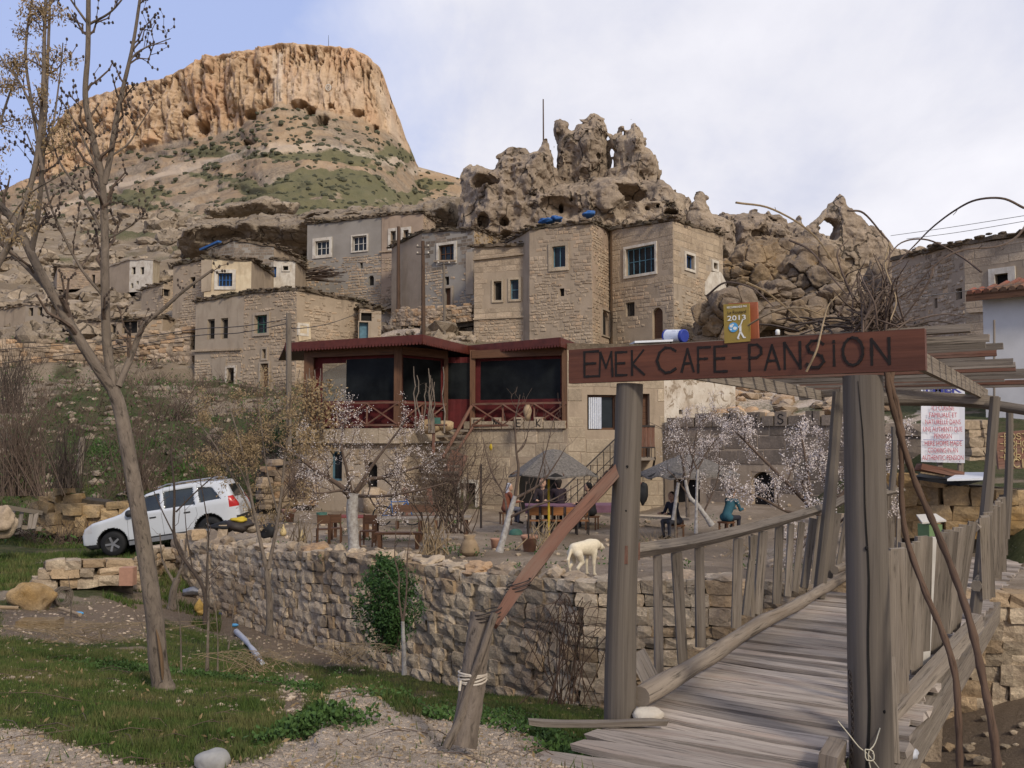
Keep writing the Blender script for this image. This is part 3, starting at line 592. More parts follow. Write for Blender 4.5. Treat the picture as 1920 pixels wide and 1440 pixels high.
at = t.n('ShaderNodeAttribute', dict(attribute_name='Col')); sp = t.n('ShaderNodeSeparateColor', Color=at.outputs['Color'])
va = t.noise(t.mapping(pos, (.20, .1, .10)), 1.0, 7, .7, .6); vb = t.noise(t.mapping(pos, (.55, .2, .12)), 1.0, 6, .7, .3); vc = t.noise(pos, .9, 6, .7); vd = t.noise(pos, .05, 4, .6)
cl = t.mix(t.ramp(va, [(.34, 0.), (.62, 1.)]), (0.64, 0.465, 0.305), (0.50, 0.35, 0.225))
cl = t.mix(t.ramp(vb, [(.54, 0.), (.68, .7)]), cl, (0.34, 0.245, 0.175)); cl = t.mix(t.ramp(vd, [(.5, 0.), (.66, .6)]), cl, (0.56, 0.33, 0.19))
cl = t.mix(t.ramp(vc, [(.6, 0.), (.72, .6)]), cl, (0.15, 0.11, 0.09))
slc = t.mix(t.ramp(vc, [(.38, 0.), (.6, 1.)]), (0.33, 0.255, 0.18), (0.20, 0.155, 0.11)); slc = t.mix(t.ramp(vd, [(.42, 0.), (.6, .7)]), slc, (0.40, 0.27, 0.16))
col = t.mix(sp.outputs[0], slc, cl); col = t.mix(t.math('MULTIPLY', sp.outputs[2], .85), col, t.mix(vc, (0.74, 0.62, 0.49), (0.54, 0.45, 0.36)))
gm = t.ramp(t.math('ADD', sp.outputs[1], t.math('MULTIPLY', t.math('SUBTRACT', vc, .5), .8)), [(.3, 0.), (.6, .85)])
col = t.mix(gm, col, t.mix(vb, (0.10, 0.115, 0.05), (0.17, 0.15, 0.085)))
finish(m, t, col, 1.0, t.math('ADD', vc, va), .8, 1.0, spec=.05); M['mesa'] = m
link('mesa_hill', make_mesh('mesa', V.reshape(-1, 3), [FM], None, M['mesa'], True, {'Col': C.reshape(-1, 3)}), kind='structure')
k_ = V[int((617 + 700) / 2.2)]; j_ = np.argmin(np.abs(scr(k_[:, 0], k_[:, 1], k_[:, 2])[1] - 166) + (np.arange(len(k_)) > 248) * 99); e_ = k_[j_]; _q = MB(); a_ = np.linspace(0, 2 * math.pi, 25)
_r = lambda r0, w: _q.tube([e_ + A(r0 * math.cos(x) * .8, -1.5, r0 * math.sin(x)) for x in a_], w, 5, cap=False)
_r(1.15, .22); _r(.45, .13)
EMB = _q
# thorn bushes dotted over the mesa's slopes and the hillside
b = MB()
MV = V
for _ in range(2600):
 a = R.randrange(int((0 + 700) / 2.2), int((860 + 700) / 2.2)); c = R.randrange(14, 128)
 p = MV[a, c]; sx, sy = mx[a], Ys[a, c]
 if sy > np.interp(sx, [0, 500, 860], [400, 420, 400]) and R.random() < .6: continue
 if gr[a, c] + .35 * gr2[a, c] < -.05 and R.random() < .7: continue
 s_ = R.uniform(.35, 1.1) * p[1] / 260; b.blob(p, s_, seed=R.random() * 99, amp=.5, sub=0, flat=.7)
M['scrub'] = plain_mat('scrub_leaf', (0.085, 0.085, 0.05), 1.0, .3, 1.0, c2=(.05, .05, .032))
b.build('scrub_bushes', M['scrub'], kind='stuff')
# boulders strewn over the hillside between the village houses
M['hillrock'] = stone_mat('hillside_rock', (0.33, 0.265, 0.195), (0.235, 0.185, 0.135), (0.17, 0.135, 0.10), .8, .1, .4, spots=.4, crack=.6)
b = MB()
for _ in range(2600):
 px = R.uniform(-150, 900); d = R.choice([R.uniform(48, 75), R.uniform(70, 150)]); g = gpx(px, d)
 _, sy = scr(g[0], g[1], g[2])
 if sy > 640: continue
 r_ = (R.uniform(.2, 1.0) ** 3 * 1.1 + .14) * (d / 100) ** .5
 b.blob(g + A(0, 0, r_ * .1), (r_ * R.uniform(.8, 1.5), r_ * R.uniform(.8, 1.3), r_ * R.uniform(.5, .9)), R.random() * 99, 1.1, 1, rot=R.uniform(-.4, .4))
b.build('hillside_boulders', M['hillrock'], kind='stuff')
# ------------------------------------------------------------------ carved rocks
M['castle'] = stone_mat('castle_tuff', (0.32, 0.25, 0.185), (0.21, 0.163, 0.12), (0.39, 0.31, 0.225), .7, .14, .0, spots=.6, crack=.42)
M['castle_lich'] = stone_mat('lichened_tuff', (0.23, 0.175, 0.125), (0.155, 0.12, 0.09), (0.28, 0.195, 0.11), .7, .1, .0, lich=.45, spots=.3)
def to_xz(poly, d): return [tuple(P(a, b, d)[[0, 2]]) for a, b in poly]
def rock(name, label, parts, caves, h, mat, amp=.5, nsc=.45, cat='rock formation', seed=1, zfloor=None, group=None, boxes=()):
 """parts: (poly_px, distance, half thickness, rounding); caves: (px, py, distance, rx, ry, rz) metres"""
 PL = [(to_xz(pl_, d), d, th, k) for pl_, d, th, k in parts]
 xs = [p[0] for pl_, *_ in PL for p in pl_]; zs = [p[1] for pl_, *_ in PL for p in pl_]
 lo = (min(xs) - 1, min(d - th for _, d, th, _ in PL) - 1, min(zs) - .5); hi = (max(xs) + 1, max(d + th for _, d, th, _ in PL) + 1, max(zs) + 1)
 G = grid3(lo, hi, h); Xg, Yg, Zg = G[..., 0], G[..., 1], G[..., 2]; F = np.full(Xg.shape, 1e3)
 xa = Xg[:, 0, :]; za = Zg[:, 0, :]
 q2 = np.stack([xa, 0 * xa, za], -1); rel = fbm(q2 * A(.38, 1, .24), 4, seed + 40) * 2.0 + (.35 - np.abs(fbm(q2 * A(.8, 1, .5) + 7, 4, seed + 44))) * 1.6 + np.abs(fbm(q2 * A(.5, 1, 1.6) + 3, 3, seed + 47)) * .9
 jg = fbm(q2 * 1.9, 3, seed + 50) * .16
 for pl_, d, th, k in PL:
  a = poly_sdf(xa, za, pl_) + jg; inn = np.clip(-a, 0, 4); e = np.abs(Yg - d) - (th * np.clip(.25 + inn * .35, 0, 1.0) + rel * amp * np.clip(inn * .8, 0, 1))[:, None, :]; a = a[:, None, :]
  F = smin(F, smax(a, e, k), .25)
 near = np.abs(F) < 1.6; p = G[near]
 nz = fbm(p * nsc * 2.2, 3, seed) * amp * .22 + (np.abs(fbm(p * nsc * A(2.2, 2.2, 3.4), 4, seed + 5)) - .2) * amp * .7 + fbm(p * 3.4, 3, seed + 9) * amp * .15
 w1, w2, wi = worley((p + fbm(p * .8, 2, seed + 70)[:, None] * .5) * A(.85, .85, .55), seed); nz = nz * .55 + ss(.10, 0, w2 - w1) * .35 * amp + (wi - .5) * .75 * amp
 F[near] += nz
 WX = np.zeros(Xg.shape); WZ = np.zeros(Xg.shape); WX[near] = fbm(p * 1.3, 3, seed + 60) * .5; WZ[near] = fbm(p * 1.3 + 9, 3, seed + 61) * .4
 for (px, py, d, rx, ry, rz) in caves:
  c = P(px, py, d); e = (np.sqrt(((Xg + WX * rx - c[0]) / rx) ** 2 + ((Yg - c[1]) / ry) ** 2 + ((Zg + WZ * rz - c[2]) / rz) ** 2) - 1) * min(rx, rz)
  F = smax(F, -e, .12)
 for (px, py, d, rx, ry, rz) in boxes:
  c = P(px, py, d); e = np.maximum(np.maximum(np.abs(Xg - c[0]) - rx, np.abs(Yg - c[1]) - ry), np.abs(Zg - c[2]) - rz); F = np.maximum(F, -e)
 F[:, :, 0] = np.maximum(F[:, :, 0], .1); F[0] = np.maximum(F[0], .1); F[-1] = np.maximum(F[-1], .1); F[:, 0] = np.maximum(F[:, 0], .1); F[:, -1] = np.maximum(F[:, -1], .1)
 Vr, Q = surface_nets(F, lo, h)
 base = A(Vr[:, 0].mean(), Vr[:, 1].mean(), Vr[:, 2].min())
 return link(name, make_mesh(name, Vr - base, [Q], None, mat, False), None, base, label=label, cat=cat, group=group)
rock('castle_rock', 'tall jagged tuff crag riddled with caves behind the tower house', [
 ([(868, 318), (880, 310), (925, 317), (935, 296), (960, 286), (1003, 284), (1012, 272), (1024, 262), (1040, 300), (1050, 450), (865, 455), (870, 400), (866, 350)], 77, 3.2, .4),
 ([(1036, 240), (1045, 229), (1060, 234), (1072, 246), (1078, 232), (1098, 231), (1112, 218), (1130, 226), (1138, 240), (1141, 270), (1146, 320), (1130, 420), (1030, 420), (1044, 290)], 79, 2.2, .6),
 ([(1146, 305), (1150, 262), (1168, 252), (1165, 244), (1177, 242), (1180, 230), (1189, 225), (1197, 238), (1210, 262), (1222, 285), (1235, 300), (1239, 322), (1230, 345), (1255, 362), (1240, 450), (1110, 450), (1132, 340)], 78, 2.6, .6),
 ([(862, 385), (930, 370), (1000, 352), (1130, 332), (1235, 342), (1262, 358), (1284, 368), (1292, 392), (1302, 388), (1318, 380), (1332, 402), (1372, 425), (1385, 520), (850, 500)], 77, 4.0, 1.0)],
 [(908, 340, 74, 1.3, 2.6, .75), (875, 392, 73, 1.0, 2.0, 1.0), (905, 415, 73, .55, 1.4, .65), (945, 418, 73, .45, 1.2, .4), (1098, 325, 75.5, .75, 2.0, .5), (1183, 365, 74, 1.5, 3.0, 1.0), (1050, 388, 73, 1.7, 1.5, .95),
  (1212, 276, 78, .42, 5, .30), (955, 322, 74, .4, 1, .3), (1258, 402, 73.4, .9, 1.2, .3), (1050, 310, 75.6, .8, 1.0, .7), (1160, 315, 75.4, .9, 1.2, .6), (1222, 375, 73.4, .25, .8, .2), (1232, 388, 73.3, .22, .8, .2), (1212, 392, 73.3, .2, .8, .2), (950, 442, 73, .6, 1.4, .4)],
 .15, M['castle'], .75, .42, seed=3, boxes=[(1052, 392, 74.6, .2, 1.6, .4), (1070, 380, 74.6, .12, 1.4, .12)])
rock('balanced_hoodoo', 'small rounded boulder balanced on a tapering stone stump right of the crag', [
 ([(1299, 372), (1303, 361), (1318, 360), (1325, 372), (1318, 382), (1304, 381)], 73, .5, .2),
 ([(1302, 380), (1318, 379), (1330, 398), (1345, 425), (1350, 480), (1280, 480), (1288, 400)], 73, 1.4, .4)], [], .09, M['castle'], .25, .9, seed=8)
rock('ridge_rock', 'low broken ridge of dark rock with ruined openings right of the crag', [
 ([(1325, 430), (1340, 405), (1344, 392), (1356, 398), (1366, 404), (1395, 399), (1432, 401), (1442, 410), (1462, 412), (1475, 426), (1486, 420), (1496, 410), (1500, 425), (1520, 440), (1560, 450), (1700, 470), (1860, 472), (1900, 520), (1900, 640), (1325, 640)], 84, 4.0, 1.0)],
 [(1372, 440, 80.6, .5, 1.6, .8), (1376, 465, 80, .8, 1.4, .7), (1420, 440, 80, .8, .9, .5), (1450, 470, 80, 1.3, 1, .6), (1420, 520, 80, 1.4, 1, .5), (1340, 520, 80, .8, 1, .6)], .17, M['castle'], .9, .45, seed=13)
rock('arch_rock', 'pointed rock with a natural arch open to the sky', [
 ([(1484, 470), (1500, 440), (1516, 418), (1540, 396), (1548, 384), (1562, 374), (1574, 365), (1582, 372), (1590, 388), (1612, 404), (1630, 420), (1655, 438), (1672, 460), (1700, 480), (1705, 600), (1470, 600)], 78, 1.3, .4)],
 [(1549, 428, 78, .84, 4, .84), (1551, 444, 78, .66, 4, .6), (1541, 442, 78, .5, 4, .6), (1595, 492, 75.6, .5, .9, .5), (1552, 505, 75.8, 1.0, 1.6, .9), (1625, 505, 75.8, .9, 1.2, .8)], .11, M['castle'], .3, .6, seed=21, boxes=[(1596, 490, 76, .4, .7, .35)])
big = [((1400, 520, 66), (2.6, 2.2, 2.1), 4, 'large ochre lichened boulder below the ruined ridge'), ((1465, 495, 68), (2.6, 2.2, 1.9), 5, 'domed orange-brown boulder beside the ochre one'),
  ((1520, 520, 64), (1.9, 2, 1.9), 6, 'smooth rounded boulder with orange top below the arch'), ((1365, 610, 46), (1.6, 1.8, 1.6), 7, 'dark grey boulder behind the guidebook plaques'),
  ((1480, 610, 54), (2.7, 2, 1.2), 8, 'flat-topped brown boulder behind the sign board'), ((1560, 585, 58), (2.9, 2, 1.3), 9, 'overhanging grey rock slab under the arch'),
  ((1590, 650, 46), (2.0, 2, 1.1), 10, 'brown boulder behind the vine tangle'), ((1680, 560, 58), (2.1, 2, 2.6), 11, 'upright grey rock face behind the vine tangle'), ((1440, 560, 60), (2.0, 1.6, .8), 12, 'low broken slab between the big boulders'),
  ((545, 632, 47.5), (.9, .9, .6), 14, 'brown weathered dome of rock on the hillside house roof')]
for (a, b_, d), r_, sd_, lb in big:
 mb = MB(); c = P(a, b_, d); mb.blob(c, r_, sd_, .5, 4)
 Vv = mb.V[0]; w1, w2, wi = worley(Vv * .75, sd_); Vv += ((fbm(Vv * .8, 4, sd_) * .45 - w1 * .25 - ss(.10, 0, w2 - w1) * .3 + wi * .5 + fbm(Vv * 3, 3, sd_) * .12)[:, None]) * (Vv - c) / np.linalg.norm(Vv - c, axis=1)[:, None]
 mb.build('boulder', M['castle_lich'], None, False, c - A(0, 0, r_[2]), label=lb, cat='boulder', group='boulders below the rock arch' if a > 1300 else None)
rock('cave_outcrop', 'pale rock shelf with wide dark cave mouths on the hillside left of the grey house', [
 ([(335, 455), (350, 436), (400, 416), (455, 412), (480, 405), (560, 408), (580, 402), (600, 395), (700, 392), (780, 388), (830, 372), (870, 375), (880, 450), (700, 470), (560, 480), (340, 480)], 84, 5, 1.0)],
 [(405, 438, 79.6, 2.6, 3.2, .85), (370, 446, 79.4, 1.6, 2.6, .5), (580, 408, 80.6, .95, 1.6, .42), (612, 405, 81, .6, 1.2, .35), (528, 448, 79.4, .5, 1.2, .5), (548, 452, 79.4, .35, 1, .4), (566, 442, 79.4, .55, 1, .6), (660, 402, 80, .9, 1, .25), (470, 440, 79.2, .6, 1, .3)],
 .17, M['hillrock'], .7, .4, seed=31)
rock('cave_outcrop', 'low rock ledge with a round hollow on the slope above the cave shelf', [
 ([(385, 395), (420, 388), (500, 372), (560, 380), (550, 400), (480, 402), (400, 408)], 102, 4, .8)], [(427, 398, 98.6, 1.3, 2.2, .6), (465, 397, 99, .7, 1.6, .4)], .2, M['hillrock'], .6, .4, seed=37)
EMB.build('painted_emblem', M['frame_white'], None, False, e_, label='white ring emblem painted high on the mesa cliff face', cat='painted mark')
# ------------------------------------------------------------------ dry stone walls
def _cube2(seed):
 """unit stone: cube with each face split in four, rounded and knocked about (48 triangles)"""
 g = [-1, 0, 1]; pts = {}; V = []; F = []
 def vi(p):
  if p not in pts: pts[p] = len(V); V.append(p)
  return pts[p]
 for ax in range(3):
  for sg in (-1, 1):
   for a in (0, 1):
    for b_ in (0, 1):
     q = []
     for da, db in ((0, 0), (1, 0), (1, 1), (0, 1)):
      p = [0, 0, 0]; p[ax] = sg; p[(ax + 1) % 3] = g[a + da]; p[(ax + 2) % 3] = g[b_ + db]; q.append(vi(tuple(p)))
     F.append(q if sg > 0 else q[::-1])
 V = np.array(V, float); r = np.random.RandomState(seed); n = np.linalg.norm(V, axis=1)[:, None]
 V = V * (1 - .26 * (1 - 1 / n)) * 1.03 * .5
 V += (r.rand(*V.shape) - .5) * .11; V[:, 1] += (r.rand(len(V)) - .5) * .06
 return V, np.array(F)
STONE = [_cube2(k) for k in range(14)]
_sm = {}
def stone_mesh(k, mat):
 key = (k, mat.name)
 if key not in _sm: _sm[key] = make_mesh('stone', STONE[k][0], [STONE[k][1]], None, mat, False)
 return _sm[key]
def lay(path, zb, zt, h=(.16, .26), w=(.18, .36), dep=.28, jit=.03, closed=0.0, tilt=.05, seed=1, rough_top=0.0):
 """courses of stones along a plan path; returns (centre, size, angle, tilt)"""
 r = random.Random(seed); path = np.asarray(path, float); L = np.concatenate([[0], np.cumsum(np.linalg.norm(np.diff(path, axis=0), axis=1))])
 n = len(path); zb = np.full(n, zb, float) if np.isscalar(zb) else np.asarray(zb, float); zt = np.full(n, zt, float) if np.isscalar(zt) else np.asarray(zt, float)
 out = []; hc = []; z = 0.0; H = (zt - zb).max()
 while z < H + .1: k = r.uniform(*h); hc.append((z, k)); z += k
 tot = z
 for z, k in hc:
  s = r.uniform(-.2, 0)
  while s < L[-1]:
   ww = r.uniform(*w); sc = s + ww / 2; s += ww
   if sc > L[-1] or sc < 0: continue
   b0 = np.interp(sc, L, zb); t0 = np.interp(sc, L, zt); f = (t0 - b0) / H
   zc = b0 + (z + k / 2) * f + .05 * math.sin(sc * .9 + z * 1.3) * min(1, H); kk = k * f
   if zc > t0 + .02 + rough_top * (r.random() - .5): continue
   x = np.interp(sc, L, path[:, 0]); y = np.interp(sc, L, path[:, 1]); x2 = np.interp(sc + .1, L, path[:, 0]); y2 = np.interp(sc + .1, L, path[:, 1])
   if abs(x2 - x) + abs(y2 - y) < 1e-6: x2, y2 = x + path[-1, 0] - path[-2, 0], y + path[-1, 1] - path[-2, 1]
   a = math.atan2(y2 - y, x2 - x)
   out.append((x + r.uniform(-1, 1) * jit * math.sin(a), y + r.uniform(-1, 1) * jit, zc, ww * r.uniform(1.0, 1.10), dep * r.uniform(.85, 1.15), kk * r.uniform(1.0, 1.16), a, r.uniform(-tilt, tilt)))
 return out
def emplace(parent, stones, mat, maxobj=300, name='stone', stuff='stonework', seed=5):
 r = random.Random(seed); stones = sorted(stones, key=lambda q: -(q[3] * q[5]) / (q[0] ** 2 + q[1] ** 2 + 1)); off = woff(parent)
 def vis(q):
  sx, sy = scr(q[0], q[1], q[2]); return -20 < sx < 1940 and sy < 1460 and q[1] > 0
 near = [q for q in stones if vis(q)][:maxobj]; ids = set(id(q) for q in near); rest = [q for q in stones if id(q) not in ids]
 for q in near:
  o = bpy.data.objects.new(name, stone_mesh(r.randrange(14), mat)); COL.objects.link(o); o.parent = parent
  o.location = Vector(A(*q[:3]) - off); o.scale = (q[3], q[4], q[5]); o.rotation_euler = (r.uniform(-.04, .04), q[7], q[6])
 if rest:
  Vs = []; Fs = []; n = 0
  for q in rest:
   v, f = STONE[r.randrange(14)]; c, s_ = math.cos(q[6]), math.sin(q[6]); p = v * A(*q[3:6]); ct, st = math.cos(q[7]), math.sin(q[7])
   p = np.stack([p[:, 0] * ct + p[:, 2] * st, p[:, 1], -p[:, 0] * st + p[:, 2] * ct], 1)
   Vs.append(np.stack([p[:, 0] * c - p[:, 1] * s_ + q[0], p[:, 0] * s_ + p[:, 1] * c + q[1], p[:, 2] + q[2]], 1)); Fs.append(f + n); n += len(v)
  link(stuff, make_mesh(stuff, np.concatenate(Vs) - off, [np.concatenate(Fs)], None, mat, False), parent, kind='stuff')
def core(parent, path, zb, zt, thick, mat, name='core', back=1):
 """the packed heart of a wall, a little behind the stone faces"""
 path = np.asarray(path, float); n = len(path); T = np.gradient(path, axis=0); N = np.stack([-T[:, 1], T[:, 0]], 1); N /= np.linalg.norm(N, axis=1)[:, None]
 zb = np.full(n, zb, float) if np.isscalar(zb) else np.asarray(zb, float); zt = np.full(n, zt, float) if np.isscalar(zt) else np.asarray(zt, float)
 b = MB(); f = path + N * .06 * back; k = path + N * thick * back
 V = np.concatenate([np.c_[f, zb], np.c_[f, zt - .06], np.c_[k, zt - .06], np.c_[k, zb]]); i = np.arange(n - 1); F = []
 for a, c in ((0, 1), (1, 2), (2, 3)): F.append(np.stack([a * n + i, a * n + i + 1, c * n + i + 1, c * n + i], 1))
 e = np.array([[0, n, 2 * n, 3 * n], [n - 1, 2 * n - 1, 3 * n - 1, 4 * n - 1]])
 b.add(V, [np.concatenate(F + [e])]); return b.build(name, mat, parent)
def stone_run(name, label, pts, mat, h=(.16, .26), w=(.18, .36), dep=.28, thick=.4, maxobj=300, cat='stone wall', seed=1, jit=.03, rough=.1, group=None, tilt=.05, both=False):
 """pts: (px, d, zb, zt)"""
 p = np.array([P(a, 820, d)[:2] for a, d, _, _ in pts]); n = 40; tt = np.linspace(0, len(p) - 1, n); ix = np.arange(len(p))
 path = np.stack([np.interp(tt, ix, p[:, 0]), np.interp(tt, ix, p[:, 1])], 1); zb = np.interp(tt, ix, [q[2] for q in pts]); zt = np.interp(tt, ix, [q[3] for q in pts])
 t_ = thing(name, label, cat, (path[n // 2, 0], path[n // 2, 1], zb.min()), group)
 core(t_, path, zb - .3, zt, thick, M['retain_back']); emplace(t_, lay(path, zb, zt, h, w, dep, jit, seed=seed, rough_top=rough, tilt=tilt), mat, maxobj, seed=seed)
 return t_
# the long wall on the far bank
rw = thing('retaining_wall', 'long curved dry stone wall of squared blocks holding up the cafe terrace', 'retaining wall', (0.9, 11.4, -1.9))
L_ = np.linspace(0, WL, 220); wp_, wt_, wb_ = wall_at(L_)
core(rw, wp_, wb_ - .3, wt_, .3, M['retain_back'])
emplace(rw, lay(wp_, wb_, wt_ + .02, (.15, .27), (.16, .34), .3, .03, seed=3, tilt=.04), M['retain'], 300, seed=4)
# capping boulders on the terrace edge
r_ = random.Random(9); sx_ = .4; k = 0
lab = ['tan', 'grey', 'ochre', 'pale', 'brown', 'pinkish']
while sx_ < 13.2:
 w_ = r_.uniform(.3, .62); p_, t_, _ = wall_at([sx_]); b = MB(); c_ = A(p_[0, 0], p_[0, 1] + .12, t_[0] + .06)
 if r_.random() < .8: b.blob(c_ - A(0, 0, .05), (w_ * .5, .18, r_.uniform(.07, .16)), r_.random() * 99, 1.1, 2, rot=-.8); b.build('capping_boulder', [M['tuff'], M['retain'], M['retain'], M['rubble']][r_.randrange(4)], rw); sx_ += w_ * .95; k += 1
# ------------------------------------------------------------------ houses
def on_plane(px, py, a, b_):
 """where the sight line through a pixel meets the vertical plane through plan points a, b: (distance along ab, z)"""
 p = P(px, py, 1.0); dx, dz = p[0], p[2] - EYE; ex, ey = b_[0] - a[0], b_[1] - a[1]
 k = (a[0] * ey - a[1] * ex) / (dx * ey - ex); L = math.hypot(ex, ey)
 return ((k * dx - a[0]) * ex + (k - a[1]) * ey) / L, EYE + k * dz
def panel(mb, a, b_, z0, za, zb_, holes, thick=.35):
 """wall sheet with rectangular openings and their reveals; outward is to the right of a->b reversed (towards the viewer)"""
 a = A(*a); b_ = A(*b_); L = np.linalg.norm(b_ - a); e = (b_ - a) / L; nrm = A(e[1], -e[0])
 if nrm[1] > 0 and abs(nrm[1]) > .05: nrm = -nrm
 us = sorted(set([0, L] + [min(max(u, 0), L) for h in holes for u in (h[0], h[1])])); zt = min(za, zb_)
 zs = sorted(set([z0, zt] + [min(max(v, z0), zt) for h in holes for v in (h[2], h[3])]))
 def pt(u, z, o=0.0): q = a + e * u - nrm * o; return A(q[0], q[1], z)
 for i in range(len(us) - 1):
  for j in range(len(zs) - 1):
   u, v = (us[i] + us[i + 1]) / 2, (zs[j] + zs[j + 1]) / 2
   if any(h[0] < u < h[1] and h[2] < v < h[3] for h in holes): continue
   mb.quad(pt(us[i], zs[j]), pt(us[i + 1], zs[j]), pt(us[i + 1], zs[j + 1]), pt(us[i], zs[j + 1]))
 if abs(za - zb_) > .01: mb.quad(pt(0, zt), pt(L, zt), pt(L, max(zb_, zt + 1e-3)), pt(0, max(za, zt + 1e-3)))
 for u0, u1, v0, v1 in holes:
  for q in ((pt(u0, v0), pt(u1, v0), pt(u1, v0, thick), pt(u0, v0, thick)), (pt(u0, v1), pt(u1, v1), pt(u1, v1, thick), pt(u0, v1, thick)),
     (pt(u0, v0), pt(u0, v1), pt(u0, v1, thick), pt(u0, v0, thick)), (pt(u1, v0), pt(u1, v1), pt(u1, v1, thick), pt(u1, v0, thick))): mb.quad(*q)
 return pt, L, e, nrm
def masonry(mb, pt, L, z0, za, zb_, hc, wr, gap, proud, jit, holes, r, skip=None, wav=.02):
 z = z0; zt = max(za, zb_); ph = r.random() * 50; mk = fbm(np.stack([np.arange(400) * .0 + ph, np.repeat(np.arange(20), 20) * .42, np.tile(np.arange(20), 20) * .42], -1), 3).reshape(20, 20) if hc < .3 else None
 while z < zt:
  h = hc * r.uniform(.75, 1.25); u = -r.uniform(0, wr[0])
  while u < L:
   w_ = r.uniform(*wr); u0, u1 = max(u, 0) + gap / 2, min(u + w_, L) - gap / 2; u += w_
   if u1 - u0 < hc * .3: continue
   um = (u0 + u1) / 2; top = za + (zb_ - za) * um / L; v0, v1 = z + gap / 2, min(z + h - gap / 2, top)
   if v1 - v0 < hc * .3: continue
   if any(h_[0] - .02 < u1 and u0 < h_[1] + .02 and h_[2] - .02 < v1 and v0 < h_[3] + .02 for h_ in holes): continue
   if skip and skip(um, (v0 + v1) / 2): continue
   if mk is not None and mk[int(um * 2) % 20, int((v0 - z0) * 2) % 20] + r.uniform(-.25, .25) > .14: continue
   p = proud * r.uniform(.4, 1.4); bb = min(gap * .9 + .006, (u1 - u0) * .2, (v1 - v0) * .2); wy = wav * math.sin(um * 1.7 + z * 2)
   q = [(u0, v0), (u1, v0), (u1, v1), (u0, v1)]; q = [(x + r.uniform(-jit, jit), y + wy + r.uniform(-jit, jit)) for x, y in q]
   cx_, cy_ = sum(x for x, _ in q) / 4, sum(y for _, y in q) / 4
   V = [pt(x, y, .01) for x, y in q] + [pt(x + (bb if x < cx_ else -bb), y + (bb if y < cy_ else -bb), -p * r.uniform(.8, 1.2)) for x, y in q]
   mb.add(V, [np.array([[4, 5, 6, 7], [0, 1, 5, 4], [1, 2, 6, 5], [2, 3, 7, 6], [3, 0, 4, 7]])])
  z += h
STY = {'rubble': (.17, (.14, .44), .032, .03, .035), 'coursed': (.21, (.2, .52), .024, .02, .02), 'block': (.2, (.38, .42), .012, .012, .0), 'ashlar': (.32, (.5, .95), .012, .012, .003)}
def opening(parent, pt, hole, kind='window', frame='brownwood', nx=2, ny=1, surround=None, sw=.14, pane='pane', arch=False, wallmat=None, leaf=None, depth=.2, bars=False):
 u0, u1, v0, v1 = hole; nm = 'door' if kind == 'door' else ('window' if kind == 'window' else 'opening')
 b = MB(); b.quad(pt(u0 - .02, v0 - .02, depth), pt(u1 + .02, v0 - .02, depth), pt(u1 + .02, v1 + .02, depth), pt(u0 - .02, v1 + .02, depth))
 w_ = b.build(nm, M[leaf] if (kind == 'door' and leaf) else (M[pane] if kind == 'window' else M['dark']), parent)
 if kind == 'window':
  f = MB(); t_ = .06 if not bars else .03; o = depth - .045
  def bar(a0, c0, a1, c1): f.hexa([pt(a0, c0, o + .03), pt(a1, c0, o + .03), pt(a1, c0, o), pt(a0, c0, o), pt(a0, c1, o + .03), pt(a1, c1, o + .03), pt(a1, c1, o), pt(a0, c1, o)])
  bar(u0, v0, u0 + t_, v1); bar(u1 - t_, v0, u1, v1); bar(u0 + t_, v0, u1 - t_, v0 + t_); bar(u0 + t_, v1 - t_, u1 - t_, v1)
  for k in range(1, nx): x = u0 + (u1 - u0) * k / nx; bar(x - t_ * .4, v0 + t_, x + t_ * .4, v1 - t_)
  for k in range(1, ny):
   z = v0 + (v1 - v0) * k / ny; o -= .004; bar(u0 + t_, z - t_ * .3, u1 - t_, z + t_ * .3)
  f.build('frame', M[frame], w_)
 if arch:
  f = MB(); um = (u0 + u1) / 2; rr = (u1 - u0) / 2; n = 6
  for sg in (-1, 1):
   c = [(um + sg * rr, v1)]; arc = [(um + sg * rr * math.cos(t_), v1 - rr + rr * math.sin(t_)) for t_ in np.linspace(0, math.pi / 2, n)]
   for k in range(n - 1):
    f.add([pt(*c[0], .012), pt(*arc[k], .012), pt(*arc[k + 1], .012), pt(*arc[k], .2), pt(*arc[k + 1], .2)], [np.array([[0, 1, 2]]), np.array([[1, 3, 4, 2]])])
  f.build('arch', wallmat or M['mortar'], w_)
 if surround:
  f = MB(); o = -.02; d_ = -.075; jj = lambda v: v + R.uniform(-.03, .03)
  def st(a0, c0, a1, c1): a0, a1 = (jj(a0) if a0 < u0 else a0), (jj(a1) if a1 > u1 else a1); f.hexa([pt(a0, c0, .0), pt(a1, c0, .0), pt(a1, c0, d_), pt(a0, c0, d_), pt(a0, c1, .0), pt(a1, c1, .0), pt(a1, c1, d_), pt(a0, c1, d_)])
  st(u0 - sw, v0 - sw, u0, v1 + sw); st(u1, v0 - sw, u1 + sw, v1 + sw); st(u0, v1, u1, v1 + sw); st(u0, v0 - sw, u1, v0)
  f.build('surround', M[surround], w_)
 return w_
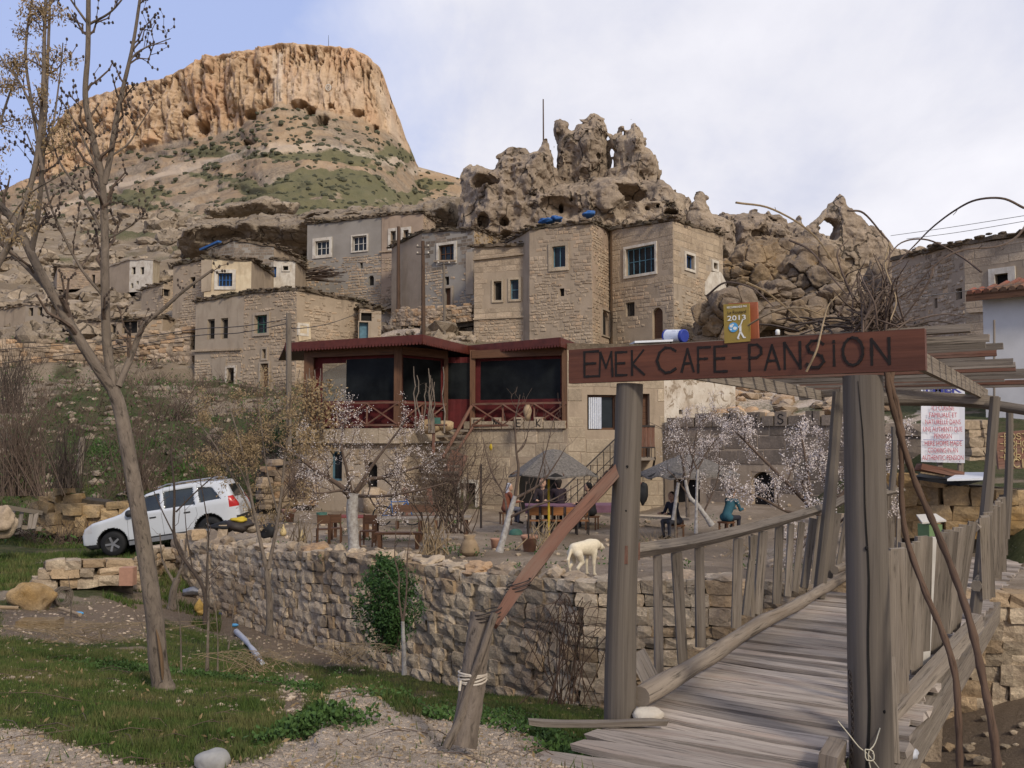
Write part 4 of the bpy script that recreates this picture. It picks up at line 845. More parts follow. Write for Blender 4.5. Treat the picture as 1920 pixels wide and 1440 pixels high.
def house(name, label, corners, z0, faces, back=6.0, roof=True, cat='house', group=None, seed=1, roofmat='earth', over=.10, rt=.16, rubble=True):
 """corners: (px, d, top py); faces: list of dict(style, wall, stone, open=[...], band=split z px)"""
 r = random.Random(seed); pts = [P(a, 820, d)[:2] for a, d, _ in corners]; zt = [P(a, t_, d)[2] for a, d, t_ in corners]
 o = thing(name, label, cat, (*np.mean(pts, axis=0), z0), group)
 for k, f in enumerate(faces):
  a, b_ = pts[k], pts[k + 1]; holes = []
  for q in f.get('open', []):
   u0, v1 = on_plane(q['px'][0], q['px'][1], a, b_); u1, v0 = on_plane(q['px'][2], q['px'][3], a, b_); holes.append((u0, u1, v0, v1))
  mb = MB(); pt, L, e, nrm = panel(mb, a, b_, z0, zt[k], zt[k + 1], holes); mb.build('wall', M[f.get('wall', 'mortar')], o)
  zones = f.get('zones') or ([(None, f['style'], f.get('stone', 'house'))] if f.get('style') else [])
  lo = z0
  for top, sty, sm in zones:
   hi = (zt[k], zt[k + 1]) if top is None else (on_plane((corners[k][0] + corners[k + 1][0]) / 2, top, a, b_)[1],) * 2
   if sty:
    mb = MB(); hc, wr, gap, pr, jit = STY[sty]; sk = f.get('skip'); gr = [(h[0] - .16, h[1] + .16, h[2] - .16, h[3] + .16) if q.get('surround') else h for h, q in zip(holes, f.get('open', []))]
    masonry(mb, pt, L, lo, hi[0], hi[1], hc, wr, gap, pr, jit, gr, r, (lambda u, v: sk(*scr_uv(pt, u, v))) if sk else None)
    mb.build('masonry', M[sm], o, kind='stuff')
   lo = hi[0]
  for q, h in zip(f.get('open', []), holes):
   kw = {x: y for x, y in q.items() if x != 'px'}; opening(o, pt, h, wallmat=M[f.get('wall', 'mortar')], **kw)
  for (x0, y0, x1, y1, th) in f.get('courses', []):
   u0, v0 = on_plane(x0, y0, a, b_); u1, v1 = on_plane(x1, y1, a, b_); mb = MB()
   mb.hexa([pt(u0, v0, 0), pt(u1, v1, 0), pt(u1, v1, -th), pt(u0, v0, -th), pt(u0, v0 + .1, 0), pt(u1, v1 + .1, 0), pt(u1, v1 + .1, -th), pt(u0, v0 + .1, -th)]); mb.build('string_course', M['tuff'], o)
  for poly, mt in f.get('patch', []):
   uv = [on_plane(x, y, a, b_) for x, y in poly]; mb = MB(); mb.prism([pt(u, v, -.003) for u, v in uv], A(nrm[0], nrm[1], 0) * .055); mb.build('plaster_patch', M[mt], o)
 # closing sides and back
 e0 = unit(np.append(pts[-1] - pts[0], 0))[:2]; nb = A(-e0[1], e0[0]); nb = nb if nb[1] > 0 else -nb; zm = min(zt)
 B0 = pts[0] + nb * back; B1 = pts[-1] + nb * back; mb = MB()
 for p, q, z1, z2 in ((pts[-1], B1, zt[-1], zm), (B1, B0, zm, zm), (B0, pts[0], zm, zt[0])):
  mb.quad(A(*p, z0), A(*q, z0), A(*q, z2), A(*p, z1))
 mb.build('wall', M['mortar'], o)
 if roof:
  ring = [(*p, z) for p, z in zip(pts, zt)] + [(*B1, zm), (*B0, zm)]; c = np.mean([q[:3] for q in ring], axis=0); out = []
  for k in range(len(ring)):
   p0 = A(*ring[k]); p1 = A(*ring[(k + 1) % len(ring)]); n = max(2, int(np.linalg.norm(p1 - p0) / .35))
   for t_ in np.arange(n) / n:
    p = p0 + (p1 - p0) * t_; dv = p - c; dv[2] = 0; p = p + unit(dv) * (over + r.uniform(-.05, .05)); p[2] += r.uniform(-.04, .05); out.append(p)
  mb = MB(); mb.prism(np.array(out), (0, 0, rt)); rf = mb.build('roof', M[roofmat], o)
  if rubble:
   mb = MB()
   for p in out:
    if p[1] > np.mean([q[1] for q in ring]) + back * .3: continue
    for _ in range(3):
     s_ = r.uniform(.05, .17); mb.blob(p + A(r.uniform(-.2, .2), r.uniform(-.05, .25), rt + r.uniform(-.12, .07)), (s_ * 1.4, s_, s_ * .45), r.random() * 99, .6, 0 if r.random() < .5 else 1, rot=r.random() * 3)
   mb.build('roof_rubble', M['earth'], rf, kind='stuff')
 return o
def scr_uv(pt, u, v): p = pt(u, v); s = scr(p[0], p[1], p[2]); return float(s[0]), float(s[1])
W = lambda x0, y0, x1, y1, **k: dict(px=(x0, y0, x1, y1), **k)
zat = lambda py, d: P(960, py, d)[2]
H_ = 'house'
house('stone_house', 'two storey house left of the cafe with paired slit windows and one green shutter', [(362, 47.5, 568), (453, 46, 552), (553, 44.3, 545), (672, 47.5, 566)], zat(748, 46), [
 dict(wall='plaster_tan', zones=[(657, 'rubble', 'house'), (None, None, None)], open=[W(389, 599, 402, 636, pane='dark', frame='greywood', nx=1, surround=None), W(414, 597, 427, 635, pane='dark', frame='greywood', nx=1),
   W(427, 690, 440, 726, kind='opening', arch=True, surround='white_patch', sw=.12)], courses=[(362, 660, 453, 657, .12)], patch=[([(398, 682), (410, 670), (425, 672), (424, 712), (400, 712)], 'plaster_tan')]),
 dict(wall='mortar', style='rubble', stone='house', open=[W(479, 592, 502, 624, frame='green_paint', nx=2, ny=2, surround='plaster_tan'), W(493, 655, 500, 672, kind='opening', surround='plaster_tan', sw=.1), W(490, 682, 504, 726, kind='door', leaf='brownwood', surround='plaster_tan', sw=.1)]),
 dict(wall='mortar', zones=[(655, 'coursed', 'house'), (None, 'rubble', 'house')], open=[W(561, 610, 574, 626, frame='green_paint', nx=1, surround='white', sw=.12)],
   patch=[([(556, 606), (580, 604), (582, 636), (560, 640)], 'plaster_cream')])], back=5, seed=2)
house('stone_lean_to', 'narrow stone lean-to with a faded sky-blue door above the cafe roof', [(672, 46.5, 577), (713, 46.8, 582)], zat(650, 46), [
 dict(wall='plaster_tan', style='rubble', open=[W(677, 586, 697, 602, kind='opening'), W(673, 604, 690, 641, kind='door', leaf='blue_grey', surround='plaster_tan', sw=.06)])], back=3, seed=3)
house('plastered_house', 'cream plastered cube house with a bright blue barred window', [(377, 53, 484), (466, 53, 490)], zat(565, 53), [
 dict(wall='plaster_cream', open=[W(409, 512, 436, 537, frame='blue', nx=4, ny=2, surround='white', sw=.2)], patch=[([(378, 488), (398, 488), (396, 545), (378, 548)], 'plaster_tan')])], back=5, seed=4)
house('rubble_house', 'low ruined rubble wall house at the left of the cream plastered house', [(318, 56, 500), (376, 54.5, 488)], zat(640, 55), [
 dict(wall='mortar', style='rubble', open=[W(357, 520, 366, 540, kind='opening')])], back=4, seed=5)
house('block_house', 'grey block house with a low gable and blue tarpaulin edge behind the cream one', [(384, 61, 468), (432, 60, 452), (508, 60, 464)], zat(560, 60), [
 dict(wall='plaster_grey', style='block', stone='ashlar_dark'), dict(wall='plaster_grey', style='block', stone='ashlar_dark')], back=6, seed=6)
house('white_annexe', 'tiny white annexe with a blue door beside the grey block house', [(508, 58, 486), (549, 58, 491)], zat(545, 58), [
 dict(wall='white', open=[W(508.6, 500, 518, 520, kind='door', leaf='blue'), W(531, 499, 541, 507, kind='opening', surround='white', sw=.08)])], back=3, seed=7)
house('grey_house', 'wide grey cement house on the slope with two white framed barred windows', [(571, 65, 422), (712, 62.5, 407)], zat(575, 64), [
 dict(wall='plaster_grey', zones=[(483, 'rubble', 'house'), (None, None, None)], open=[W(592, 453, 618, 477, frame='frame_white', nx=3, ny=2, surround='white', sw=.22), W(661, 444, 688, 469, frame='frame_white', nx=3, ny=2, surround='white', sw=.1),
   W(675, 493, 680, 503, kind='opening'), W(691, 517, 701, 535, kind='opening', arch=True)], courses=[])], back=6, seed=8)
house('pink_house', 'pinkish plastered house with two narrow white framed windows and a dark wooden shed below', [(712.5, 62.4, 405), (791, 61, 401), (814, 64, 418)], zat(590, 62), [
 dict(wall='plaster_pink', zones=[(480, 'rubble', 'house'), (None, None, None)], open=[W(733, 434, 743, 464, frame='greywood', nx=2, ny=2, surround='white', sw=.2), W(757, 432, 767, 462, frame='greywood', nx=2, ny=2, surround='white', sw=.2),
   W(748, 504, 784, 530, kind='opening')], courses=[(712, 474, 791, 467, .1)]), dict(wall='plaster_pink', style='rubble')], back=6, seed=9)
house('grey_block_house', 'grey block house with one brown window and a rubble ground floor behind the utility poles', [(789, 56.5, 437), (888, 54.5, 431), (937, 60, 447)], zat(590, 56), [
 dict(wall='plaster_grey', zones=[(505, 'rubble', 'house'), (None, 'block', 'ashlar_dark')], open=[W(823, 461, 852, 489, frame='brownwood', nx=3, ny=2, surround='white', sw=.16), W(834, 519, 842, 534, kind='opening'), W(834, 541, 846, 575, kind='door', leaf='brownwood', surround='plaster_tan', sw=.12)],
   patch=[([(874, 474), (888, 472), (888, 552), (874, 553)], 'plaster_tan')], courses=[(816, 492, 856, 491, .2)]),
 dict(wall='mortar', style='rubble', stone='ochre')], back=4, seed=10)
house('corbelled_house', 'squared stone house with two narrow shuttered windows over three corbels', [(888, 51, 464), (993, 50, 462)], zat(665, 50), [
 dict(wall='mortar', zones=[(598, 'rubble', 'house'), (None, 'ashlar', 'tuff')], open=[W(926, 528, 941, 563, frame='greywood', nx=1, ny=1, pane='dark', surround='ashlar', sw=.12), W(957, 525, 973, 561, frame='blue_grey', nx=1, ny=2, pane='pane', surround='ashlar', sw=.12)],
   courses=[(888, 600, 993, 595, .1), (888, 489, 993, 477, .16)])], back=4, seed=11, over=.16)
house('tower_house', 'tall square stone tower house with one blue framed upper window and tarpaulins on its roof', [(993, 49.2, 432), (1112, 47.6, 419), (1150, 51, 436)], zat(668, 48), [
 dict(wall='mortar', zones=[(510, 'rubble', 'house'), (None, 'coursed', 'house')], open=[W(1036, 463, 1061, 500, frame='blue_grey', nx=2, ny=1, surround='ashlar', sw=.2), W(1049, 541, 1058, 555, kind='opening')]),
 dict(wall='plaster_pink', style='rubble', stone='house', open=[W(1128, 580, 1142, 632, kind='opening', arch=True, surround='plaster_tan', sw=.08)])], back=5, seed=12)
house('corner_house', 'stone corner house with wide five pane window and white wash spilled down its side', [(1150, 50, 432), (1266, 47, 415), (1360, 51.5, 441)], zat(668, 48), [
 dict(wall='mortar', zones=[(534, 'coursed', 'house'), (None, 'ashlar', 'tuff')], open=[W(1174, 468, 1229, 509, frame='blue_grey', nx=5, ny=2, surround='white', sw=.14), W(1173, 568, 1190, 592, frame='greywood', nx=4, ny=1, pane='dark', bars=True), W(1223, 578, 1243, 634, kind='door', leaf='brownwood', arch=True)]),
 dict(wall='plaster_tan', zones=[(520, 'rubble', 'house'), (545, 'rubble', 'house'), (None, 'ashlar', 'tuff')], open=[W(1285, 476, 1301, 507, frame='blue', nx=2, ny=1, surround='white', sw=.14), W(1336, 492, 1344, 506, kind='opening', surround='white', sw=.15)],
   patch=[([(1332, 510), (1350, 510), (1360, 530), (1360, 582), (1346, 572), (1334, 562), (1320, 552), (1321, 530)], 'white'), ([(1338, 585), (1352, 580), (1359, 600), (1350, 610), (1338, 600)], 'white_patch')])], back=5, seed=13)
house('old_house', 'tall pale stone house at the right with its shaded side wall crumbling', [(1680, 39, 490), (1817, 34, 459), (2040, 31, 432)], zat(760, 34), [
 dict(wall='mortar', zones=[(640, 'rubble', 'house'), (None, 'rubble', 'retain')], open=[W(1792, 542, 1804, 560, kind='opening'), W(1752, 560, 1758, 577, kind='opening')]),
 dict(wall='mortar', style='ashlar', stone='tuff', open=[W(1866, 515, 1892, 545, kind='opening', surround='white', sw=.22)], courses=[(1817, 587, 1990, 575, .12)])], back=6, seed=14)
# far left village
house('white_cottage', 'small sunlit white cottage with two dark windows high on the left slope', [(235, 75, 487), (279, 74, 488), (292, 77, 492)], zat(548, 75), [
 dict(wall='white', open=[W(247, 501, 254, 514, kind='opening'), W(263, 501, 270, 514, kind='opening'), W(256, 527, 260, 533, kind='opening'), W(245, 531, 250, 540, kind='opening', arch=True)]), dict(wall='plaster_cream')], back=5, seed=15, rt=.12, rubble=False, roofmat='plaster_tan')
house('tan_cottage', 'long low tan cottage with a doorway far up the left slope', [(98, 81, 500), (180, 80, 506), (190, 83, 512)], zat(540, 80), [
 dict(wall='plaster_pink', style='rubble', open=[W(111, 510, 116, 522, kind='opening'), W(172, 515, 178, 532, kind='opening')]), dict(wall='plaster_tan')], back=5, seed=16, rt=.15)
house('pale_ruin', 'pale plastered ruin with two tall dark windows at the left edge of the village', [(40, 61, 572), (88, 60, 574), (100, 63, 580)], zat(618, 60), [
 dict(wall='plaster_tan', open=[W(54, 575, 62, 592, kind='opening'), W(71, 574, 79, 591, kind='opening')]), dict(wall='plaster_tan')], back=4, seed=17, rt=.12, roofmat='tuff')
house('pillared_barn', 'roofless stone barn with pale corner pillars and dark gaps below the white cottage', [(259, 64, 545), (301, 62, 532), (330, 63, 520)], zat(610, 62), [
 dict(wall='mortar', style='coursed', stone='tuff'), dict(wall='mortar', style='rubble', open=[W(304, 541, 319, 556, kind='opening')])], back=3, seed=18)
house('byre', 'low rubble byre with three square black openings in the left hillside', [(140, 57, 606), (262, 55, 599), (300, 55, 597)], zat(660, 56), [
 dict(wall='mortar', style='rubble', stone='rubble', open=[W(152, 615, 172, 632, kind='opening'), W(208, 608, 217, 624, kind='opening'), W(229, 603, 257, 624, kind='opening')]), dict(wall='mortar', style='rubble', stone='rubble')], back=3, seed=19)
# dry stone walls over the slopes
stone_run('dry_stone_wall', 'tall tumbled dry stone wall stepping up the left hillside under the byre', [(190, 52, zat(712, 52), zat(645, 52)), (270, 50, zat(735, 50), zat(632, 50)), (362, 49, zat(745, 49), zat(612, 49))], M['rubble'], (.22, .4), (.3, .7), .5, .8, seed=21, jit=.08, rough=.5)
stone_run('dry_stone_wall', 'low pale stone terrace wall below the grey block house', [(738, 54, zat(612, 54), zat(582, 54)), (800, 52.5, zat(612, 52.5), zat(578, 52.5)), (888, 51.5, zat(600, 51.5), zat(572, 51.5))], M['rubble'], (.16, .26), (.2, .45), .4, .6, seed=22, jit=.05, rough=.2)
stone_run('dry_stone_wall', 'long brown rubble wall crossing the slope at the far left', [(-60, 50, zat(690, 50), zat(640, 50)), (60, 50, zat(690, 50), zat(638, 50)), (195, 50, zat(705, 50), zat(645, 50))], M['rubble'], (.2, .38), (.3, .6), .5, .8, seed=23, jit=.08, rough=.5)
stone_run('dry_stone_wall', 'broken ochre wall in the dark shrubs above the car', [(0, 35, zat(880, 35), zat(835, 35)), (90, 36, zat(880, 36), zat(845, 36)), (170, 37, zat(870, 37), zat(835, 37))], M['rubble'], (.16, .3), (.2, .45), .4, .5, seed=24, jit=.06, rough=.5)
stone_run('rubble_heap_wall', 'loose heaped boulder wall behind the bonnet of the car', [(78, 27.5, zat(998, 27.5), zat(930, 27.5)), (120, 27, zat(1005, 27), zat(928, 27)), (200, 27, zat(1010, 27), zat(938, 27)), (300, 27.5, zat(1000, 27.5), zat(945, 27.5)), (420, 28.5, zat(960, 28), zat(905, 28))], M['ochre'], (.2, .38), (.28, .6), .5, .8, seed=25, jit=.16, rough=.5, tilt=.25)
stone_run('low_block_wall', 'knee high wall of reddish blocks along the grass in front of the car', [(88, 17.6, zat(1108, 17.5), zat(1052, 17.5)), (190, 18, zat(1100, 18), zat(1052, 18)), (258, 18.4, zat(1098, 18), zat(1056, 18))], M['retain'], (.16, .24), (.25, .5), .35, .35, seed=26, jit=.06, rough=.3, tilt=.1)
stone_run('corner_wall', 'stepped corner wall of dark blocks under the rear of the car', [(262, 19.0, zat(1120, 19), zat(1058, 19)), (300, 20.5, zat(1115, 20), zat(1040, 20)), (345, 20.6, zat(1110, 20), zat(1020, 20)), (378, 19.7, zat(1120, 19.7), zat(1008, 19.7))], M['retain'], (.16, .26), (.2, .42), .35, .4, seed=27, jit=.05, rough=.2)
stone_run('garden_wall', 'rough pale rubble wall between the terracotta pot and the cafe corner', [(498, 25.5, zat(955, 25.5), zat(878, 25.5)), (540, 26, zat(950, 26), zat(868, 26)), (600, 27, zat(950, 27), zat(850, 27))], M['rubble'], (.16, .28), (.2, .42), .35, .5, seed=28, jit=.06, rough=.4)
stone_run('bank_wall', 'ochre lichened block wall on the bank beyond the bridge rail', [(1684, 14.6, zat(1005, 14.6), zat(905, 14.6)), (1760, 14.2, zat(1010, 14.2), zat(900, 14.2)), (1860, 14, zat(1010, 14), zat(905, 14)), (1980, 14, zat(1000, 14), zat(915, 14))], M['ochre'], (.2, .3), (.28, .5), .4, .5, seed=29, jit=.04)
stone_run('pillar_wall', 'short square stone pillar between the white banner and the brown sign', [(1808, 19, zat(890, 19), zat(788, 19)), (1862, 19.3, zat(890, 19.3), zat(786, 19.3))], M['tuff'], (.16, .24), (.3, .5), .4, .6, seed=30, jit=.03)
stone_run('shed_wall', 'dark stone wall behind the white banner', [(1640, 22, zat(880, 22), zat(795, 22)), (1730, 21.5, zat(880, 21.5), zat(797, 21.5)), (1812, 21, zat(880, 21), zat(800, 21))], M['ashlar_dark'], (.25, .3), (.4, .7), .4, .5, seed=31, jit=.02)
# ------------------------------------------------------------------ lettering in strokes
GLY = {'E': [[(1, 1), (0, 1), (0, 0), (1, 0)], [(0, .52), (.8, .52)]], 'M': [[(0, 0), (.08, 1), (.5, .35), (.92, 1), (1, 0)]], 'K': [[(0, 0), (0, 1)], [(.95, 1), (.05, .45), (1, 0)]],
  'C': [[(1, .86), (.75, .98), (.45, 1), (.15, .82), (0, .5), (.15, .18), (.45, 0), (.75, .02), (1, .14)]], 'A': [[(0, 0), (.5, 1), (1, 0)], [(.2, .36), (.8, .36)]], 'F': [[(1, 1), (0, 1), (0, 0)], [(0, .54), (.75, .54)]],
  '-': [[(0, .5), (1, .5)]], 'P': [[(0, 0), (0, 1), (.6, 1), (.92, .86), (.92, .64), (.6, .5), (0, .5)]], 'N': [[(0, 0), (0, 1), (1, 0), (1, 1)]],
  'S': [[(.95, .86), (.7, 1), (.3, 1), (.05, .82), (.15, .6), (.5, .52), (.85, .42), (.98, .2), (.7, 0), (.3, 0), (.02, .14)]], 'I': [[(0, 0), (0, 1)]],
  'İ': [[(.5, 0), (.5, 1)], [(.5, 1.16), (.5, 1.22)]], 'O': [[(.5 + .5 * math.cos(a), .5 + .5 * math.sin(a)) for a in np.linspace(math.pi / 2, math.pi * 2.5, 15)]],
  'H': [[(0, 0), (0, 1)], [(1, 0), (1, 1)], [(0, .5), (1, .5)]], 'T': [[(0, 1), (1, 1)], [(.5, 1), (.5, 0)]], 'R': [[(0, 0), (0, 1), (.6, 1), (.92, .86), (.92, .66), (.6, .52), (0, .52)], [(.4, .52), (1, 0)]],
  'G': [[(1, .84), (.75, .98), (.4, 1), (.1, .8), (0, .5), (.1, .2), (.4, 0), (.8, .04), (1, .2), (1, .48), (.6, .48)]], 'B': [[(0, 0), (0, 1), (.6, 1), (.85, .88), (.85, .64), (.6, .52), (0, .52)], [(.6, .52), (.98, .4), (.98, .12), (.6, 0), (0, 0)]], 'D': [[(0, 0), (0, 1), (.5, 1), (.95, .8), (1, .5), (.95, .2), (.5, 0), (0, 0)]]}
def letter(ch, o, rv, uv_, w_, h_, sw, th, name, mat, parent, rag=.0):
 """strokes of one letter lying on a plane: origin o, unit right, unit up"""
 rv = unit(rv); uv_ = unit(uv_); nn = np.cross(rv, uv_); mb = MB(); lift = 0
 for st in GLY[ch]:
  for a, b_ in zip(st[:-1], st[1:]):
   p = np.array([a[0] * w_, a[1] * h_]); q = np.array([b_[0] * w_, b_[1] * h_]); dv = q - p; L = np.linalg.norm(dv); dv = dv / (L + 1e-9); pr = A(-dv[1], dv[0]); ex = sw * .42
   n = 3; lift += .0006
   for k in range(n):
    t0, t1 = k / n, (k + 1) / n; s0 = sw * (1 + R.uniform(-rag, rag)); s1 = sw * (1 + R.uniform(-rag, rag))
    e0 = p + dv * (L * t0 - (ex if k == 0 else 0)); e1 = p + dv * (L * t1 + (ex if k == n - 1 else 0)); c = []
    for z in (-.004, th + lift):
     for e, s_ in ((e0 - pr * s0 / 2, 0), (e1 - pr * s1 / 2, 0), (e1 + pr * s1 / 2, 0), (e0 + pr * s0 / 2, 0)): c.append(o + rv * e[0] + uv_ * e[1] + nn * z)
    mb.hexa(c)
 return mb.build(name, mat, parent)
def flat_text(txt, o, rv, uv_, h_, name, mat, parent, xs=1.0, bold=0.0, lift=.002, fit=None):
 """built-in typeface as thin solid letters, centred on o"""
 cu = bpy.data.curves.new('t', 'FONT'); cu.body = txt; cu.size = 1.0; cu.align_x = 'CENTER'; cu.offset = bold; cu.resolution_u = 3
 ob = bpy.data.objects.new('t', cu); COL.objects.link(ob); me = bpy.data.meshes.new_from_object(ob.evaluated_get(bpy.context.evaluated_depsgraph_get()))
 V = np.array([v.co[:] for v in me.vertices]); rv = unit(rv); uv_ = unit(uv_); nn = np.cross(rv, uv_)
 if fit: xs = fit / (V[:, 0].max() - V[:, 0].min()) / h_
 Wd = np.asarray(o) + V[:, 0:1] * h_ * xs * rv + V[:, 1:2] * h_ * uv_ + nn * lift - woff(parent)
 for v, p in zip(me.vertices, Wd): v.co = Vector(p)
 me.materials.clear(); me.materials.append(mat); bpy.data.objects.remove(ob); me.name = name
 return link(name, me, parent)
# ------------------------------------------------------------------ the cafe
FZ = 1.87
cafe = thing('cafe_building', 'two level stone cafe with a maroon curtained porch above ashlar walls', 'cafe', (*P(900, 820, 27)[:2], -.6))
rc = random.Random(77)
def q2(px, d): return P(px, 820, d)[:2]
def cwall(a, b_, z0, za, zb_, ops, sty, smat, wmat='mortar', objs=True):
 holes = []
 for q in ops:
  u0, v1 = on_plane(q['px'][0], q['px'][1], a, b_); u1, v0 = on_plane(q['px'][2], q['px'][3], a, b_); holes.append((u0, u1, v0, v1))
 mb = MB(); pt, L, e, nrm = panel(mb, a, b_, z0, za, zb_, holes, .4); mb.build('wall', M[wmat], cafe)
 if sty:
  class Each:
   def add(s, V, F): k = MB(); k.add(V, F); k.build('stone_block', M[smat], cafe)
  hc, wr, gap, pr, jit = STY[sty] if isinstance(sty, str) else sty
  mb = Each() if objs else MB(); masonry(mb, pt, L, z0, za, zb_, hc, wr, gap, pr, jit, holes, rc)
  if not objs: mb.build('masonry', M[smat], cafe, kind='stuff')
 for q, h in zip(ops, holes): opening(cafe, pt, h, wallmat=M[wmat], **{x: y for x, y in q.items() if x != 'px'})
 return pt, L, e, nrm
A0, A1, A2 = q2(560, 27.0), q2(754, 25.7), q2(846, 27.6)
B0, B1, B2, B3 = q2(862, 27.4), q2(1064, 25.9), q2(1246, 26.4), q2(1380, 28.2)
cwall(A0, A1, -.75, 1.42, 1.42, [W(619, 846, 641, 902, frame='blue_grey', nx=1), W(684, 866, 707, 950, kind='door', leaf='dark', arch=True)], 'rubble', 'tuff', 'plaster_tan', objs=False)
cwall(A1, A2, -.75, 1.42, 1.42, [], 'rubble', 'tuff', 'plaster_tan', objs=False)
mb = MB(); mb.quad(A(*A2, -.75), A(*B0, -.75), A(*B0, 1.8), A(*A2, 1.8)); mb.build('wall', M['plaster_tan'], cafe)
ASH = (.36, (.55, 1.05), .014, .014, .004)
cwall(B0, B1, -.75, FZ - .02, FZ - .02, [W(864, 905, 893, 962, kind='opening', surround='frame_white', sw=.1), W(968, 868, 1044, 968, kind='opening', arch=True)], ASH, 'ashlar')
ptm, *_ = cwall(B1, B2, -.75, 4.1, 4.1, [W(1101, 740, 1156, 806, frame='brownwood', nx=2), W(1194, 738, 1219, 858, kind='door', leaf='brownwood', pane='dark')], ASH, 'ashlar')
cwall(B2, B3, 1.9, 4.1, 4.1, [W(1273, 768, 1281, 777, kind='opening')], None, None, 'white_patch')
PW0, PW1 = q2(1246, 26.3), q2(1640, 22.0)
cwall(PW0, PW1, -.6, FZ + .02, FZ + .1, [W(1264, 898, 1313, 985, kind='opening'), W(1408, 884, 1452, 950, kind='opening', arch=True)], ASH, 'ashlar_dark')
# flat roof over the right hand rooms
mb = MB(); r1 = [A(*B1, 4.1), A(*B2, 4.1), A(*B3, 4.1), A(*q2(1380, 33), 4.1), A(*q2(1064, 33), 4.1)]; mb.prism(r1, (0, 0, .2)); mb.build('roof', M['earth'], cafe)
# ledge of carved slabs along the left wing and the porch floor
def run(a, b_, w0, gap=.012):
 L = float(np.linalg.norm(b_ - a)); u = 0; out = []
 while u < L - .1: w_ = min(rc.uniform(*w0), L - u); out.append((u + gap / 2, u + w_ - gap / 2)); u += w_
 return out, L, (b_ - a) / L
for a, b_, zt in ((A0, A1, 1.87), (A1, A2, 1.88), (B0, B1, 1.86)):
 ru, L, e = run(a, b_, (.7, 1.2)); n = A(e[1], -e[0]); n = n if n[1] < 0 else -n
 for u0, u1 in ru:
  p0, p1 = a + e * u0, a + e * u1; h = rc.uniform(-.03, .05); mb = MB(); z0 = 1.43 if a is not B0 else FZ - .02
  if a is B0: continue
  mb.hexa([A(*(p0 + n * .16), z0), A(*(p1 + n * .16), z0), A(*(p1 - n * .3), z0), A(*(p0 - n * .3), z0), A(*(p0 + n * .13), zt - .05 + h), A(*(p1 + n * .13), zt - .05 + h), A(*(p1 - n * .3), zt - .05 + h), A(*(p0 - n * .3), zt - .05 + h)])
  mb.build('ledge_slab', M['ashlar'], cafe)
for px, w_, h in ((478, .5, .2), (805, .55, .35), (835, .5, .25)):
 c = P(px + 30 if px < 500 else px, 800, 25.8); mb = MB(); mb.blob((c[0] + (1.0 if px < 500 else 0), c[1], 1.92), (w_ * .6, .18, h * .6), px, .3, 2); mb.build('ledge_boulder', M['ochre'], cafe, True)
fl = [A(*A0, FZ - .12), A(*A1, FZ - .12), A(*A2, FZ - .12), A(*B0, FZ - .12), A(*(B1 + A(0, .05)), FZ - .12), A(*q2(1064, 31), FZ - .12), A(*q2(560, 31), FZ - .12)]
mb = MB(); mb.prism(fl, (0, 0, .11)); mb.build('porch_floor', M['greywood'], cafe)
mb = MB(); mb.quad(A(*q2(700, 31), FZ - .4), A(*q2(1075, 31), FZ - .4), A(*q2(1075, 31), 4.3), A(*q2(700, 31), 4.3)); mb.quad(A(*q2(1064, 31), FZ - .4), A(*q2(1064, 26.2), FZ - .4), A(*q2(1064, 26.2), 4.2), A(*q2(1064, 31), 4.2)); mb.build('back_wall', M['plaster_tan'], cafe)
# porch roof with scalloped fascia
E = [P(535, 648, 26.8), P(792, 634, 24.6), P(877, 655, 27.6), P(1050, 640, 25.3), P(1104, 662, 28.4)]; zr = 4.32
E = [A(p[0], p[1], zr) for p in E]; back = [A(*q2(1130, 31.5), zr - .05), A(*q2(790, 31.5), zr - .05), A(*q2(520, 31.5), zr - .05)]
mb = MB(); cen = A(*q2(830, 29.0), zr - .02); ring = E + back
for k in range(len(ring)):
 a, b_ = ring[k], ring[(k + 1) % len(ring)]
 for dz, fl_ in ((0.0, 1), (.05, 0)): mb.add(np.array([a + A(0, 0, dz), b_ + A(0, 0, dz), cen + A(0, 0, dz)]), [np.array([[0, 1, 2]])])
 mb.quad(a, b_, b_ + A(0, 0, .05), a + A(0, 0, .05))
rf = mb.build('porch_roof', M['roofred'], cafe)
for a, b_, sc in ((E[0], E[1], .5), (E[1], E[2], 1), (E[2], E[3], 1), (E[3], E[4], .3)):
 L = np.linalg.norm(b_ - a); e = (b_ - a) / L; n = unit(np.cross(e, (0, 0, 1))); n = n if n[1] < 0 else -n; mb = MB()
 mb.hexa([a - A(0, 0, .12) - n * .02, b_ - A(0, 0, .12) - n * .02, b_ - A(0, 0, .12) + n * .02, a - A(0, 0, .12) + n * .02, a + A(0, 0, .08) - n * .02, b_ + A(0, 0, .08) - n * .02, b_ + A(0, 0, .08) + n * .02, a + A(0, 0, .08) + n * .02])
 fb = mb.build('fascia', M['roofred'], rf); mb = MB(); k = int(L / .11)
 for t_ in range(k):
  c = a + e * (t_ + .5) * L / k - A(0, 0, .12); arc = [c + e * .05 * math.cos(q) + A(0, 0, 1) * (-.075 * math.sin(q)) - n * .012 for q in np.linspace(0, math.pi, 6)]; mb.prism(arc, n * .03)
 mb.build('scallop_trim', M['roofred'], rf, kind='stuff')
